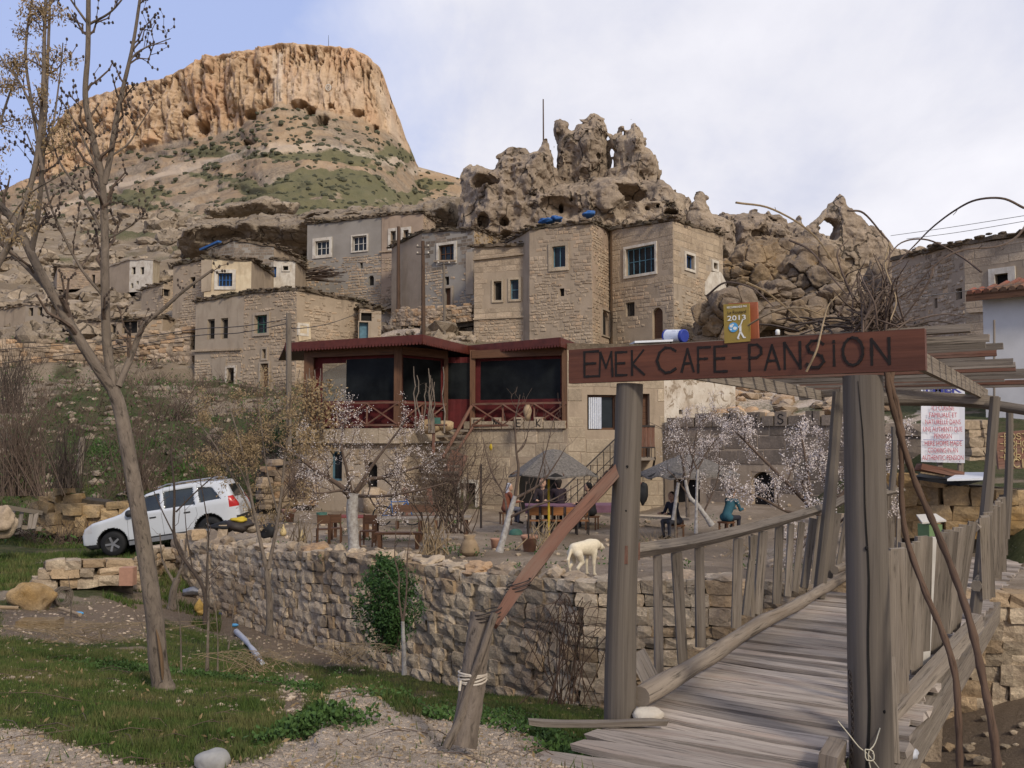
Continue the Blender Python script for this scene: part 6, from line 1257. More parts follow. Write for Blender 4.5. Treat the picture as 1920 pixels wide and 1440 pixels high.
mb = MB(); p = on_sb(1456, 624, -.02); mb.lathe(p, [(.001, -.012), (.013, -.01), (.013, .012), (.009, .02), (.0, .022)], 10); mb.build('insulator', M['print_white'], None, True, p - A(0, 0, .012), label='tiny white porcelain insulator on top of the name board', cat='insulator')
# chain and wire on the right post
mb = MB()
for k in range(88):
 z = 1.02 - k * .0225; x = 1.90 - .127 + .006 * math.sin(k * .2); y = 4.87 - .03 + .01 * math.sin(k * .13); a_ = k * math.pi / 2 + .4
 if z > .36: pass
 q = [A(x + .008 * math.cos(t_) * math.cos(a_), y + .008 * math.cos(t_) * math.sin(a_), z + .016 * math.sin(t_)) for t_ in np.linspace(0, 2 * math.pi, 9)]
 if z < .38: mb.tube(q, .003, 5, cap=False)
mb.build('chain', M['metal_dark'], None, False, A(1.78, 4.84, -.95), label='thin rusty chain hanging down the right gate post', cat='chain')
M['wire'] = plain_mat('cream_wire', (.55, .5, .38), .5, .1)
mb = MB(); mb.tube(curve([P(1571, 1352, 4.78), P(1590, 1375, 4.76), P(1610, 1400, 4.75), P(1625, 1412, 4.75), P(1640, 1430, 4.74), P(1655, 1450, 4.74)], 16), .0035, 5); mb.tube(curve([P(1650, 1365, 4.78), P(1640, 1395, 4.75), P(1628, 1412, 4.74), P(1632, 1440, 4.74), P(1640, 1460, 4.74)], 14), .0035, 5); mb.tube(curve([P(1622, 1405, 4.74), P(1636, 1408, 4.73), P(1638, 1425, 4.73), P(1624, 1424, 4.73), P(1622, 1405, 4.74)], 12), .0035, 5)
mb.build('wire_tie', M['wire'], None, True, P(1620, 1400, 4.75), label='cream coated wire knotted round the foot of the right gate post', cat='wire')
# ------------------------------------------------------------------ pergola over the far half of the bridge
pg = thing('pergola', 'grey slatted wooden pergola roofing the footbridge behind the name board', 'pergola', (*bp(5, .7, 0)[:2], -.9))
zt_ = 2.10
for w_, s0, s1 in ((-.02, .3, 5.35), (1.56, .2, 6.2)):
 mb = MB(); mb.beam(bp(s0, w_, zt_), bp(s1, w_ + .02, zt_ - .03), .05, .11, jit=.01); mb.build('beam', M['greywood'], pg)
s = .25
while s < 6.4:
 mb = MB(); e0, e1 = rb.uniform(-.25, -.1), 1.86 + rb.uniform(-.14, .2) + .02 * s; z = zt_ + .075 + rb.uniform(-.006, .006); mb.beam(bp(s + rb.uniform(-.03, .03), e0, z), bp(s + rb.uniform(-.04, .04), e1, z + rb.uniform(-.01, .02)), .03, .045, jit=.008); mb.build('slat', M['redwood' if rb.random() < .18 else 'greywood'], pg); s += rb.uniform(.33, .43)
mb = MB(); mb.beam(P(1500, 745, 10.3), P(1576, 735, 10.0), .06, .07); mb.build('cross_pole', M['greywood'], pg)
mb = MB(); mb.beam(P(1576, 732, 10.0), P(1872, 752, 9.4), .06, .10); mb.build('cross_pole', M['greywood'], pg)
mb = MB(); mb.tube(curve([P(1600, 752, 10.2), P(1740, 752, 9.9), P(1840, 757, 9.5), P(1960, 775, 9.0)], 10), .055, 10, jit=.06); mb.build('cross_pole', M['greywood'], pg, True)
for (x0, y0, x1, y1, d0, d1, w_) in ((1572, 735, 1535, 1120, 9.9, 9.9, .15), (1676, 800, 1672, 920, 12.6, 12.6, .10), (1866, 745, 1828, 1150, 9.0, 8.8, .12), (1893, 760, 1885, 1010, 10.8, 10.8, .10)):
 mb = MB(); mb.tube(curve([P(x0, y0, d0), P((x0 + x1) / 2 + 3, (y0 + y1) / 2, (d0 + d1) / 2), P(x1, y1, d1)], 8), [w_ * .42] * 3 + [w_ * .48] * 5, 8, jit=.08); mb.build('post', M['postwood'], pg)
# ------------------------------------------------------------------ propped beam beside the bridge
pp = thing('leaning_prop', 'reddish sawn beam lashed to a short leaning stump with a white rag round it', 'prop', (*P(868, 1380, 4.85)[:2], -.15))
c = curve([P(866, 1400, 4.86), P(880, 1330, 4.92), P(893, 1230, 5.0), P(905, 1150, 5.06)], 16)
mb = MB(); mb.tube(c, np.interp(np.arange(16), [0, 3, 15], [.078, .070, .066]) , 16, jit=.10); mb.build('stump', M['bark'], pp, True)
mb = MB(); mb.tube(curve([P(836, 1402, 4.8), P(862, 1350, 4.85), P(880, 1290, 4.9), P(905, 1220, 4.9), P(928, 1150, 4.95)], 14), [.022, .026, .024, .024, .026, .025, .025, .024, .022, .022, .02, .02, .02, .02], 8, jit=.2); mb.build('side_shoot', M['bark'], pp, True)
c = curve([P(925, 1172, 5.0), P(965, 1110, 5.15), P(1000, 1065, 5.3), P(1050, 1000, 5.45), P(1100, 945, 5.55), P(1160, 880, 5.68)], 14); mb = MB(); mb.tube(c, np.interp(np.arange(14), [0, 4, 13], [.036, .056, .05]), 4, jit=.14); mb.build('beam', M['redwood'], pp)
mb = MB(); q = P(886, 1268, 4.965)
for k in range(5): mb.tube([q + A(.076 * math.cos(x), .076 * math.sin(x), .03 * (k / 4 - .5) + .012 * math.sin(x + k)) for x in np.linspace(0, 2 * math.pi, 16)], .006, 6, cap=False)
mb.tube([q + A(-.06, -.085, 0), q + A(-.065, -.095, -.05)], .008, 5); mb.build('rag_tie', M['white'], pp, True)
mb = MB()
for c_, r1 in ((P(914, 1160, 5.04), .078), (P(972, 1105, 5.17), .07)):
 for k in range(3): mb.tube([c_ + A(r1 * math.cos(x), r1 * math.sin(x) * .9, .02 * k + .02 * math.cos(x)) for x in np.linspace(0, 2 * math.pi, 14)], .0035, 5, cap=False)
mb.build('wire_binding', M['metal_dark'], pp)
# ------------------------------------------------------------------ trees and growth
rt_ = random.Random(101)
def wob(p0, p1, n, amp, r):
 p0, p1 = np.asarray(p0, float), np.asarray(p1, float); L = np.linalg.norm(p1 - p0); t_ = np.linspace(0, 1, n)[:, None]
 o = np.array([[r.gauss(0, 1) for _ in range(3)] for _ in range(n)]) * amp * L; o[0] = 0
 return p0 + (p1 - p0) * t_ + o * np.sin(np.linspace(0, math.pi * .9, n))[:, None]
def branch_out(mb, pts, rads, r, depth, dens, length, spread=.9, up=.35, tips=None, n_side=5, taper=.55, start=.25, col=None):
 """side twigs along a limb, recursively; collects tip points"""
 pts = np.asarray(pts, float); L = np.concatenate([[0], np.cumsum(np.linalg.norm(np.diff(pts, axis=0), axis=1))]); tot = L[-1]; k = max(1, int(tot * dens))
 for _ in range(k):
  s = r.uniform(start, 1) * tot; p = np.array([np.interp(s, L, pts[:, i]) for i in range(3)]); rd = np.interp(s, L, rads) * taper
  i = min(np.searchsorted(L, s), len(pts) - 1); T = unit(pts[i] - pts[max(i - 1, 0)]); v = np.array([r.gauss(0, 1) for _ in range(3)]); v = unit(v - T * np.dot(v, T)); d = unit(T * r.uniform(.3, .9) + v * spread + A(0, 0, up))
  l = length * r.uniform(.45, 1.15) * (1 - .45 * s / tot); q = p + d * l; m = 5 if depth > 0 else 4; c = wob(p, q, m, .06, r); c[-1] += A(0, 0, up * .15 * l)
  r0 = max(rd, .0025); mb.tube(c, np.linspace(r0, max(r0 * .35, .0018), m), n_side if depth else 3, cap=False)
  if tips is not None: tips.extend([(c[j], d) for j in range(1, m)])
  if depth > 0: branch_out(mb, c, np.linspace(r0, r0 * .4, m), r, depth - 1, dens * 1.5, length * .5, spread, up, tips, 4, .6, .15)
def leafquads(mb, centres, size, r, n=1, spread=.0, droop=0.0, aspect=.5):
 c = np.array(centres); c = np.repeat(c, n, axis=0); N = len(c)
 if not N: return
 g = np.random.RandomState(r.randrange(1 << 30)); c = c + g.randn(N, 3) * spread; a = g.randn(N, 3); a[:, 2] -= droop; a /= np.linalg.norm(a, axis=1)[:, None]; b_ = np.cross(a, g.randn(N, 3)); b_ /= np.linalg.norm(b_, axis=1)[:, None] + 1e-9
 s = size * g.uniform(.6, 1.3, (N, 1)); V = np.stack([c, c + a * s * .5 + b_ * s * aspect * .5, c + a * s, c + a * s * .5 - b_ * s * aspect * .5], 1).reshape(-1, 3); i = np.arange(N) * 4
 mb.add(V, [np.stack([i, i + 1, i + 2, i + 3], 1)])
def pc(lst): return curve([P(*q) for q in lst], max(8, len(lst) * 5))
def tree(name, label, base, limbs, group=None, bark='bark', cat='tree', twig='twig', dens=2.2, length=.9, depth=1, extra=None, buds=0, seedn=0, seedr=.05, blossom=0, seeds_on=None, up=.35, bs=.04, jit=.05, spread=.9, leafmat='seed', tdist=None):
 """limbs: list of ((px,py,d) control points, r0, r1); first is the trunk"""
 t_ = thing(name, label, cat, base, group); tips = []; tw = MB()
 for k, (cp, r0, r1) in enumerate(limbs):
  c = pc(cp); rr = np.linspace(r0, r1, len(c)) ** 1.0
  if k == 0: rr[:2] *= 1.18
  mb = MB(); mb.tube(c, rr, 14 if r0 > .06 else (8 if r0 > .02 else 5), jit=jit); mb.build('trunk' if k == 0 else 'limb', M['twig' if k and bark == 'bark_white' or (k and blossom) else bark], t_, True)
  if dens and (k > 0 or len(limbs) == 1): tp = [] ; branch_out(tw, c, rr, rt_, depth, dens, length, spread, up, tp, start=.15 if k else .4); tips.append(tp)
  else: tips.append([])
 if tw.n: tw.build('twigs', M[twig], t_, kind='stuff')
 al = [q for tp in tips for q in tp]
 if buds:
  mb = MB()
  for p, d in rt_.sample(al, min(len(al), buds)): mb.blob(p, (.011, .011, .016), rt_.random() * 9, .3, 0)
  mb.build('buds', M['bark_dark'], t_, kind='stuff')
 if seedn:
  src = [q for i in (seeds_on if seeds_on is not None else range(len(tips))) for q in tips[i]]; ch = [rt_.choice(src)[0] for _ in range(seedn)]
  mb = MB(); leafquads(mb, ch, seedr, rt_, 7, seedr * 1.0, 1.3, .35); mb.build('seed_clusters', M[leafmat], t_, kind='stuff')
 if blossom:
  ch = [rt_.choice(al)[0] for _ in range(blossom)]; mb = MB(); leafquads(mb, ch, bs * .62, rt_, 5, bs * 1.1, 0, 1.0); mb.build('blossoms', M['blossom'], t_, kind='stuff')
 return t_
# big leaning bare tree
D = 7.6
def L2(lst, d=D): return [(a, b_, d + (q[0] if q else 0)) for a, b_, *q in lst]
gz = ground_at(P(305, 1270, D)[0], D)
tree('bare_tree', 'tall leaning bare tree with a split trunk base and long whippy limbs', (P(305, 1270, D)[0], D, gz), [
 (L2([(308, 1300), (296, 1240), (290, 1160), (268, 1010), (248, 890), (228, 780), (212, 728)]), .082, .052),
 (L2([(212, 730), (200, 640, .05), (197, 520, .05), (196, 420, .1), (190, 330, .1), (172, 250, .12), (160, 180, .12), (165, 90, .1), (166, -60, .05)]), .043, .019),
 (L2([(214, 735), (170, 670, -.1), (120, 590, -.15), (75, 510, -.2), (30, 420, -.2), (-20, 360, -.25), (-60, 260, -.3)]), .047, .025),
 (L2([(222, 725), (245, 670, .1), (270, 610, .15), (305, 580, .2), (345, 545, .2), (400, 505, .25)]), .030, .010),
 (L2([(195, 345, .1), (208, 290, .1), (215, 240, .1), (232, 160, .1), (250, 80, .1), (268, -40, .1)]), .028, .012),
 (L2([(92, 545, -.15), (50, 500, -.1), (0, 455, -.1), (-40, 420, -.1)]), .026, .016),
 (L2([(60, 470, -.2), (74, 380, -.25), (82, 260, -.3), (88, 150, -.3), (95, -30, -.3)]), .024, .010),
 (L2([(198, 560, .05), (150, 500, .0), (100, 400, 0), (80, 330, 0), (50, 250, 0)]), .014, .006),
 (L2([(196, 440, .1), (150, 360, .2), (110, 300, .2), (90, 230, .2)]), .014, .006), (L2([(185, 320, .1), (140, 230, .1), (110, 180, .1)]), .012, .005), (L2([(200, 450, .1), (250, 420, .1), (275, 395, .2)]), .010, .005),
 (L2([(165, 45, .1), (140, 10, 0), (120, -20, 0)]), .012, .006), (L2([(168, 45, .1), (210, 20, 0), (250, -30, 0)]), .012, .006), (L2([(197, 300, .1), (240, 270, .1), (262, 235, .1), (290, 190, .1)]), .010, .004), (L2([(240, 120, .1), (262, 95, .1), (320, 72, .1)]), .009, .004)],
 dens=5.2, length=.48, depth=1, buds=1500, up=.45, jit=.06)
mb = MB(); c = curve([P(293, 1180, D - .1), P(298, 1205, D - .102), P(303, 1240, D - .105), P(305, 1275, D - .108)], 10); mb.tube(c, [.003, .008, .01, .012, .015, .016, .016, .015, .012, .006], 6)
tr_ = [o for o in COL.objects if o.name == 'bare_tree'][0]
M['heart'] = wood_mat('bare_heartwood', (.20, .13, .07), (.10, .06, .035), None, 50, .006, .9, .1); mb.build('split', M['heart'], tr_, True)
D2 = 6.6
tree('seed_tree', 'slender tree hung with dry tan seed keys at the left edge', (P(-330, 1200, D2)[0], D2, -.3), [
 ([(-330, 1290, D2), (-300, 1000, D2), (-230, 780, D2), (-140, 660, D2), (-60, 590, D2)], .045, .026),
 ([(-60, 590, D2), (-12, 510, D2), (35, 420, D2), (68, 300, D2), (80, 180, D2), (84, 40, D2), (90, -60, D2)], .028, .010), ([(80, 320, D2), (60, 200, D2), (48, 100, D2), (60, 0, D2), (80, -80, D2)], .014, .006),
 ([(75, 240, D2), (40, 160, D2 - .1), (10, 120, D2 - .1), (-30, 60, D2)], .010, .004), ([(-20, 520, D2), (-25, 330, D2), (10, 200, D2), (40, 120, D2)], .014, .006), ([(60, 330, D2), (95, 250, D2 + .1), (110, 160, D2 + .1), (118, 80, D2)], .010, .004), ([(-50, 585, D2), (-10, 460, D2 + .2), (50, 370, D2 + .2), (110, 330, D2 + .1)], .010, .004)],
 dens=5, length=.30, depth=1, seedn=650, seedr=.030, seeds_on=[1, 2, 3, 4, 5], up=.0, twig='twig')
# seed-laden sapling before the car, white-barked sapling, slim forked tree by the wall
D3 = 13.5
tree('seed_sapling', 'thin forked sapling with a cloud of dry tan seed keys before the car', (P(505, 1175, D3)[0], D3, ground_at(P(505, 1175, D3)[0], D3)), [
 ([(505, 1190, D3), (505, 1130, D3), (500, 1070, D3)], .055, .042), ([(500, 1070, D3), (485, 1000, D3), (470, 930, D3), (455, 850, D3), (430, 760, D3)], .032, .010), ([(503, 1068, D3), (520, 980, D3 + .2), (530, 900, D3 + .2), (540, 800, D3 + .2), (545, 740, D3)], .030, .008),
 ([(480, 980, D3), (440, 900, D3), (400, 830, D3), (370, 790, D3)], .018, .006), ([(520, 960, D3), (500, 880, D3), (490, 800, D3), (480, 740, D3)], .016, .006), ([(470, 930, D3), (450, 880, D3 - .2), (420, 850, D3 - .2), (385, 870, D3)], .014, .005)],
 dens=4.5, length=.85, depth=1, seedn=1700, seedr=.036, up=.1, bark='bark')
D4 = 11.6
tree('thin_trees', 'clump of thin dark stems before the car door', (P(375, 1150, D4 + 2)[0], D4 + 2, ground_at(P(375, 1150, D4 + 2)[0], D4 + 2)), [
 ([(385, 1170, 13.6), (380, 1100, 13.6), (330, 1020, 13.6), (327, 920, 13.6), (320, 840, 13.6)], .035, .012), ([(385, 1165, 13.6), (388, 1060, 13.6), (390, 990, 13.6), (372, 880, 13.6)], .02, .006), ([(345, 1040, 13.6), (305, 960, 13.6), (280, 900, 13.6)], .014, .005), ([(330, 960, 13.6), (370, 920, 13.6), (420, 880, 13.6), (480, 860, 13.6)], .014, .004), ([(362, 1075, 13.6), (350, 1000, 13.6), (345, 930, 13.6)], .012, .004)],
 dens=2.6, length=.6, depth=1, bark='bark_dark')
tree('sapling', 'white barked sapling forking low in front of the green bush', (P(757, 1255, 9.6)[0], 9.6, ground_at(P(757, 1255, 9.6)[0], 9.6)), [
 ([(758, 1265, 9.6), (757, 1215, 9.6), (755, 1165, 9.6)], .024, .018), ([(755, 1168, 9.6), (748, 1120, 9.6), (748, 1080, 9.6), (740, 1040, 9.6), (745, 960, 9.6)], .013, .004), ([(756, 1165, 9.6), (762, 1110, 9.6), (764, 1040, 9.6), (772, 985, 9.6)], .013, .004), ([(748, 1105, 9.6), (735, 1090, 9.6), (722, 1070, 9.6)], .006, .003)], dens=2, length=.3, depth=0, bark='bark_white')
# stumpy pale tree, stakes and stems left of the wall
tree('stump_tree', 'short pale cut tree with two shoots at the foot of the stone corner', (P(325, 1135, 15)[0], 15, ground_at(P(325, 1135, 15)[0], 15)), [
 ([(322, 1142, 15), (325, 1110, 15), (332, 1085, 15)], .07, .05), ([(330, 1090, 15), (345, 1050, 15), (350, 1000, 15)], .03, .01), ([(328, 1095, 15), (305, 1050, 15), (300, 1000, 15)], .025, .008)], dens=2.5, length=.5, depth=0, bark='bark')
for k, (x0, y0, x1, y1, d, r0) in enumerate([(388, 1250, 388, 1000, 9.5, .018), (340, 1260, 330, 1100, 9.3, .012), (428, 1210, 440, 1090, 11, .010), (132, 1170, 128, 1080, 11, .010), (290, 1265, 262, 1160, 8.8, .012), (408, 1255, 402, 1120, 9.8, .010), (520, 1170, 560, 1080, 13, .008)]):
 tree('bare_shoot', ['tall single bare shoot right of the leaning tree', 'short bare shoot just right of the leaning tree', 'thin shoot rising by the plastic pipe', 'spindly shoot in the left grass', 'crooked shoot left of the leaning tree foot', 'second thin shoot between tree and pipe', 'slanting twig shoot beside the forked trunk'][k], (P(x0, y0, d)[0], d, ground_at(P(x0, y0, d)[0], d)), [([(x0, y0 + 8, d), ((x0 + x1) / 2 + 3, (y0 + y1) / 2, d), (x1, y1, d)], r0, .003)], dens=3, length=.35, depth=0, bark='bark', cat='shoot', group='bare shoots in the lower garden')
# almond trees in blossom
D5 = 15.5
tree('almond_tree', 'white trunked blossoming almond tree over the left garden table', (P(663, 1020, D5)[0], D5, terrace_z(P(663, 1020, D5)[0], D5)), [
 ([(664, 1032, D5), (662, 1000, D5), (660, 955, D5), (664, 925, D5)], .085, .10), ([(662, 930, D5), (630, 905, D5), (590, 880, D5), (550, 850, D5), (510, 830, D5)], .05, .012), ([(664, 925, D5), (690, 900, D5 + .3), (720, 895, D5 + .3), (770, 880, D5 + .3), (830, 860, D5 + .3)], .05, .012),
 ([(660, 930, D5), (650, 880, D5 - .2), (640, 830, D5 - .2), (650, 780, D5)], .035, .010), ([(668, 920, D5), (700, 870, D5), (730, 830, D5), (760, 790, D5)], .035, .010), ([(655, 935, D5), (640, 920, D5 - .4), (600, 925, D5 - .6), (560, 915, D5 - .8)], .03, .010), ([(670, 930, D5), (720, 930, D5 - .4), (780, 920, D5 - .6), (840, 905, D5 - .6)], .03, .008)],
 dens=5.5, length=.85, depth=1, blossom=1500, bark='bark_white', bs=.030)
D6 = 13.8
tree('almond_tree', 'densely flowering white almond tree beyond the left bridge rail', (P(1590, 1060, D6)[0] - .6, D6, -.2), [
 ([(1540, 1075, D6), (1535, 1020, D6), (1545, 970, D6)], .07, .06), ([(1545, 975, D6), (1500, 930, D6), (1450, 880, D6), (1400, 830, D6), (1370, 800, D6)], .04, .010), ([(1545, 975, D6), (1560, 900, D6 + .3), (1570, 830, D6 + .3), (1580, 770, D6)], .04, .010),
 ([(1530, 960, D6), (1480, 960, D6 - .3), (1430, 935, D6 - .4), (1390, 920, D6 - .4)], .03, .008), ([(1560, 950, D6), (1600, 900, D6), (1640, 850, D6), (1680, 810, D6)], .03, .008), ([(1520, 930, D6), (1510, 860, D6), (1500, 800, D6)], .03, .008), ([(1540, 990, D6), (1500, 1010, D6 - .5), (1450, 1010, D6 - .5)], .025, .008), ([(1560, 990, D6), (1600, 960, D6 - .4), (1640, 940, D6 - .4)], .025, .008)],
 dens=4.6, length=.75, depth=1, blossom=2900, bark='bark_dark', bs=.036)
D7 = 17
tree('almond_tree', 'sparse blossoming almond with a lime washed stem beside the right reed parasol', (P(1335, 985, D7)[0], D7, -.3), [
 ([(1335, 985, D7), (1310, 950, D7), (1292, 930, D7), (1285, 900, D7)], .05, .03), ([(1290, 928, D7), (1270, 900, D7), (1250, 880, D7)], .02, .007), ([(1287, 915, D7), (1300, 860, D7), (1310, 800, D7), (1345, 770, D7)], .022, .007), ([(1285, 905, D7), (1275, 850, D7), (1250, 800, D7)], .02, .007), ([(1320, 960, D7), (1345, 900, D7), (1350, 840, D7)], .02, .007)],
 dens=5.5, length=.7, depth=1, blossom=600, bark='bark_white', bs=.032)
tree('almond_tree', 'small half flowering almond in front of the lettered right wall', (P(1305, 1000, 16.4)[0], 16.4, -.25), [
 ([(1305, 1000, 16.4), (1306, 940, 16.4), (1308, 880, 16.4)], .03, .022), ([(1308, 880, 16.4), (1330, 840, 16.4), (1365, 800, 16.4)], .016, .006), ([(1308, 885, 16.4), (1290, 830, 16.4), (1285, 780, 16.4)], .016, .006)], dens=6.0, length=.7, depth=1, blossom=500, bark='bark_white', bs=.03)
D8 = 13.6
tree('garden_tree', 'leafless garden tree with a lime washed foot leaning under the square parasol', (P(930, 1030, D8)[0], D8, terrace_z(P(930, 1030, D8)[0], D8)), [
 ([(936, 1035, D8), (946, 1000, D8), (955, 965, D8), (966, 930, D8)], .052, .036), ([(966, 930, D8), (972, 880, D8), (968, 845, D8), (966, 790, D8), (975, 740, D8)], .026, .006), ([(966, 935, D8), (1010, 910, D8), (1035, 880, D8), (1060, 840, D8)], .024, .006), ([(955, 970, D8), (1000, 950, D8 - .2), (1040, 935, D8 - .2), (1090, 905, D8 - .2)], .022, .006), ([(952, 975, D8), (945, 930, D8 + .2), (920, 880, D8 + .2), (905, 820, D8 + .2)], .02, .006), ([(968, 850, D8), (985, 830, D8), (995, 780, D8)], .014, .005), ([(1000, 925, D8), (1020, 860, D8), (1040, 780, D8)], .014, .005)],
 dens=4.5, length=.6, depth=1, bark='bark_white', up=.5)
tree('garden_tree', 'bare brushy fruit tree behind the reed parasols', (P(1170, 970, 18)[0], 18, -.3), [([(1290, 970, 18), (1285, 900, 18), (1280, 850, 18)], .035, .02), ([(1280, 850, 18), (1250, 810, 18), (1215, 790, 18)], .015, .005), ([(1280, 850, 18), (1320, 800, 18), (1340, 760, 18)], .015, .005)], dens=4, length=.7, depth=1, up=.4)
# mass of fine brown twigs (pruned shrub) between the almond and the square parasol
t_ = thing('twiggy_shrub', 'dense brown haze of bare twigs between the almond and the parasol', 'shrub', (*P(850, 960, 16)[:2], -.4)); mb = MB()
for k in range(34):
 a = P(rt_.uniform(790, 890), 1000, 16 + rt_.uniform(-.3, .3)); c = wob(a, P(rt_.uniform(700, 940), rt_.uniform(820, 890), 16 + rt_.uniform(-.5, .5)), 6, .04, rt_); mb.tube(c, np.linspace(.014, .004, 6), 4); branch_out(mb, c, np.linspace(.012, .004, 6), rt_, 1, 8, .6, 1.1, .15, None, 3, .5, .3)
mb.build('twigs', M['twig'], t_, kind='stuff')
# climbers on the left porch posts
for k, (x0, x1, yt, lb) in enumerate(((585, 575, 690, 'dry tan climber smothering the left porch corner'), (800, 800, 680, 'bundle of pale vine stems rising before the middle porch panel'))):
 t_ = thing('porch_vine', lb, 'climber', (*P(x0, 830, 24.8)[:2], FZ - .1), None); mb = MB(); tips = []
 for _ in range(12 if k == 0 else 9):
  x = x0 + rt_.uniform(-18, 22) if k == 0 else x0 + rt_.uniform(-25, 38); a = P(x, 825 if k == 0 else 812, 24.7); c = wob(a, P(x + rt_.uniform(-8, 8), yt + rt_.uniform(0, 60), 25.0), 8, .02, rt_); mb.tube(c, np.linspace(.028, .012, 8), 5); branch_out(mb, c, np.linspace(.02, .006, 8), rt_, 0, 2.4 if k == 0 else .5, .5, .9, -.1, tips, 3)
 mb.build('stems', M['bark'], t_, kind='stuff')
 if k == 0:
  mb = MB(); ch = [P(rt_.gauss(590, 26), rt_.uniform(715, 850), 24.6 + rt_.uniform(-.4, .3)) for _ in range(900)]; leafquads(mb, ch, .09, rt_, 2, .06, .6, .6); mb.build('dry_leaves', M['seed'], t_, kind='stuff')
# evergreen bush hanging over the retaining wall
t_ = thing('evergreen_bush', 'rounded dark green bush against the middle of the retaining wall', 'bush', (*P(728, 1215, 11.9)[:2], -1.9))
mb = MB(); cc = []
for _ in range(9500):
 x, y = rt_.gauss(0, 1), rt_.gauss(0, 1); y_ = rt_.uniform(0, 1); px = 727 + 55 * math.sin(math.pi * min(max(y_ * .8 + .15, 0), 1)) * max(-1.1, min(1.1, x * .6)); py = 1060 + y_ * 160 - 12 * math.cos(x); lb_ = math.sin(px * .13 + 1) * math.sin(py * .11 + 2) + .6 * math.sin(px * .31) * math.sin(py * .27)
 if lb_ < -.35 and abs(x) > .7 and rt_.random() < .93: continue
 px += 6 * lb_; py += 5 * math.sin(px * .2); cc.append(P(px, py, 12.2 - .45 * math.sin(math.pi * y_) * (1 - min(1, abs(x) * .35)) + rt_.uniform(-.05, .35)))
leafquads(mb, cc, .055, rt_, 1, .04, .2, .4); mb.build('foliage', M['leaf'], t_, kind='stuff')
mb = MB()
for k in range(7): mb.tube(wob(P(725 + k * 2, 1225, 12.2), P(690 + k * 13, 1090, 12.2), 6, .05, rt_), np.linspace(.02, .006, 6), 5)
mb.build('stems', M['twig'], t_, kind='stuff')
# bramble tangle left of the gate post
def tangle(name, label, cat, cx0, cy0, w_, h_, d, n, mat, r0=.006, sp=.35, arc=True, base=None):
 t_ = thing(name, label, cat, base if base is not None else (*P(cx0, cy0 + h_, d)[:2], P(cx0, cy0 + h_, d)[2])); mb = MB()
 for _ in range(n):
  a = P(cx0 + rt_.gauss(0, .35) * w_, cy0 + h_ * .5, d + rt_.uniform(-sp, sp) * .6); b_ = P(cx0 + rt_.gauss(0, .55) * w_, cy0 - h_ * rt_.uniform(.1, .5), d + rt_.uniform(-sp, sp)); c = P(cx0 + rt_.gauss(0, .7) * w_, cy0 + h_ * rt_.uniform(-.3, .5), d + rt_.uniform(-sp, sp))
  cu = curve([a, (a + b_) / 2 + A(rt_.gauss(0, .05), 0, .02), b_, (b_ + c) / 2 + A(0, 0, .05), c] if arc else [a, (a + b_) / 2 + A(rt_.gauss(0, .04), rt_.gauss(0, .04), 0), b_], 12); mb.tube(cu, np.linspace(r0, r0 * .35, 12), 4, cap=False)
 mb.build('stems', M[mat], t_, kind='stuff'); return t_
tangle('bramble', 'arching brown bramble stems against the wall left of the gate post', 'bramble', 1065, 1215, 95, 210, 8.6, 26, 'vine', .0055)
# brown winter thickets on the far left slope
k = 0
for x, y, w_, h_, d, n, lb in [(35, 820, 90, 220, 24, 150, 'tall reddish thicket at the left edge below the village'), (120, 850, 60, 130, 26, 90, 'brown thicket left of the leaning tree above the rubble wall'), (255, 850, 60, 140, 27, 90, 'grey-brown thicket right of the leaning trunk'), (20, 700, 60, 150, 34, 90, 'dark shrubs beneath the hillside walls at the far left'),
  (330, 760, 70, 60, 30, 60, 'low dry shrub on the slope above the car'), (430, 830, 90, 80, 28, 80, 'dry tan bush on the slope right of the car'), (560, 900, 50, 70, 22, 60, 'blossomless twigs by the rubble garden wall'), (150, 1185, 150, 40, 9.5, 45, 'low brown weeds across the lower left ground'), (470, 1240, 90, 40, 9, 40, 'dry straw weeds beside the plastic pipe'), (660, 1225, 70, 40, 10.5, 36, 'brown dry weeds at the foot of the wall'), (1020, 1000, 40, 60, 15.5, 26, 'small bare rose bush behind the pink pot'), (815, 1005, 40, 70, 15, 30, 'bare bush growing at the right end of the plank table'), (1225, 1010, 50, 60, 14, 30, 'bare twigs on the terrace right of the gate post'), (1400, 1015, 60, 60, 13, 34, 'tangled stems below the flowering almond by the rail'), (560, 1000, 30, 60, 17, 20, 'thin bush between the two pale gourds')]:
 q = tangle('dry_shrub', lb, 'shrub', x, y, w_, h_, d, n, 'twig_pale' if k > 6 else 'twig' if k % 2 == 0 else 'bark_dark', .003 if d < 15 else .012, .8 if d > 15 else .3, arc=6 < k < 10); k += 1
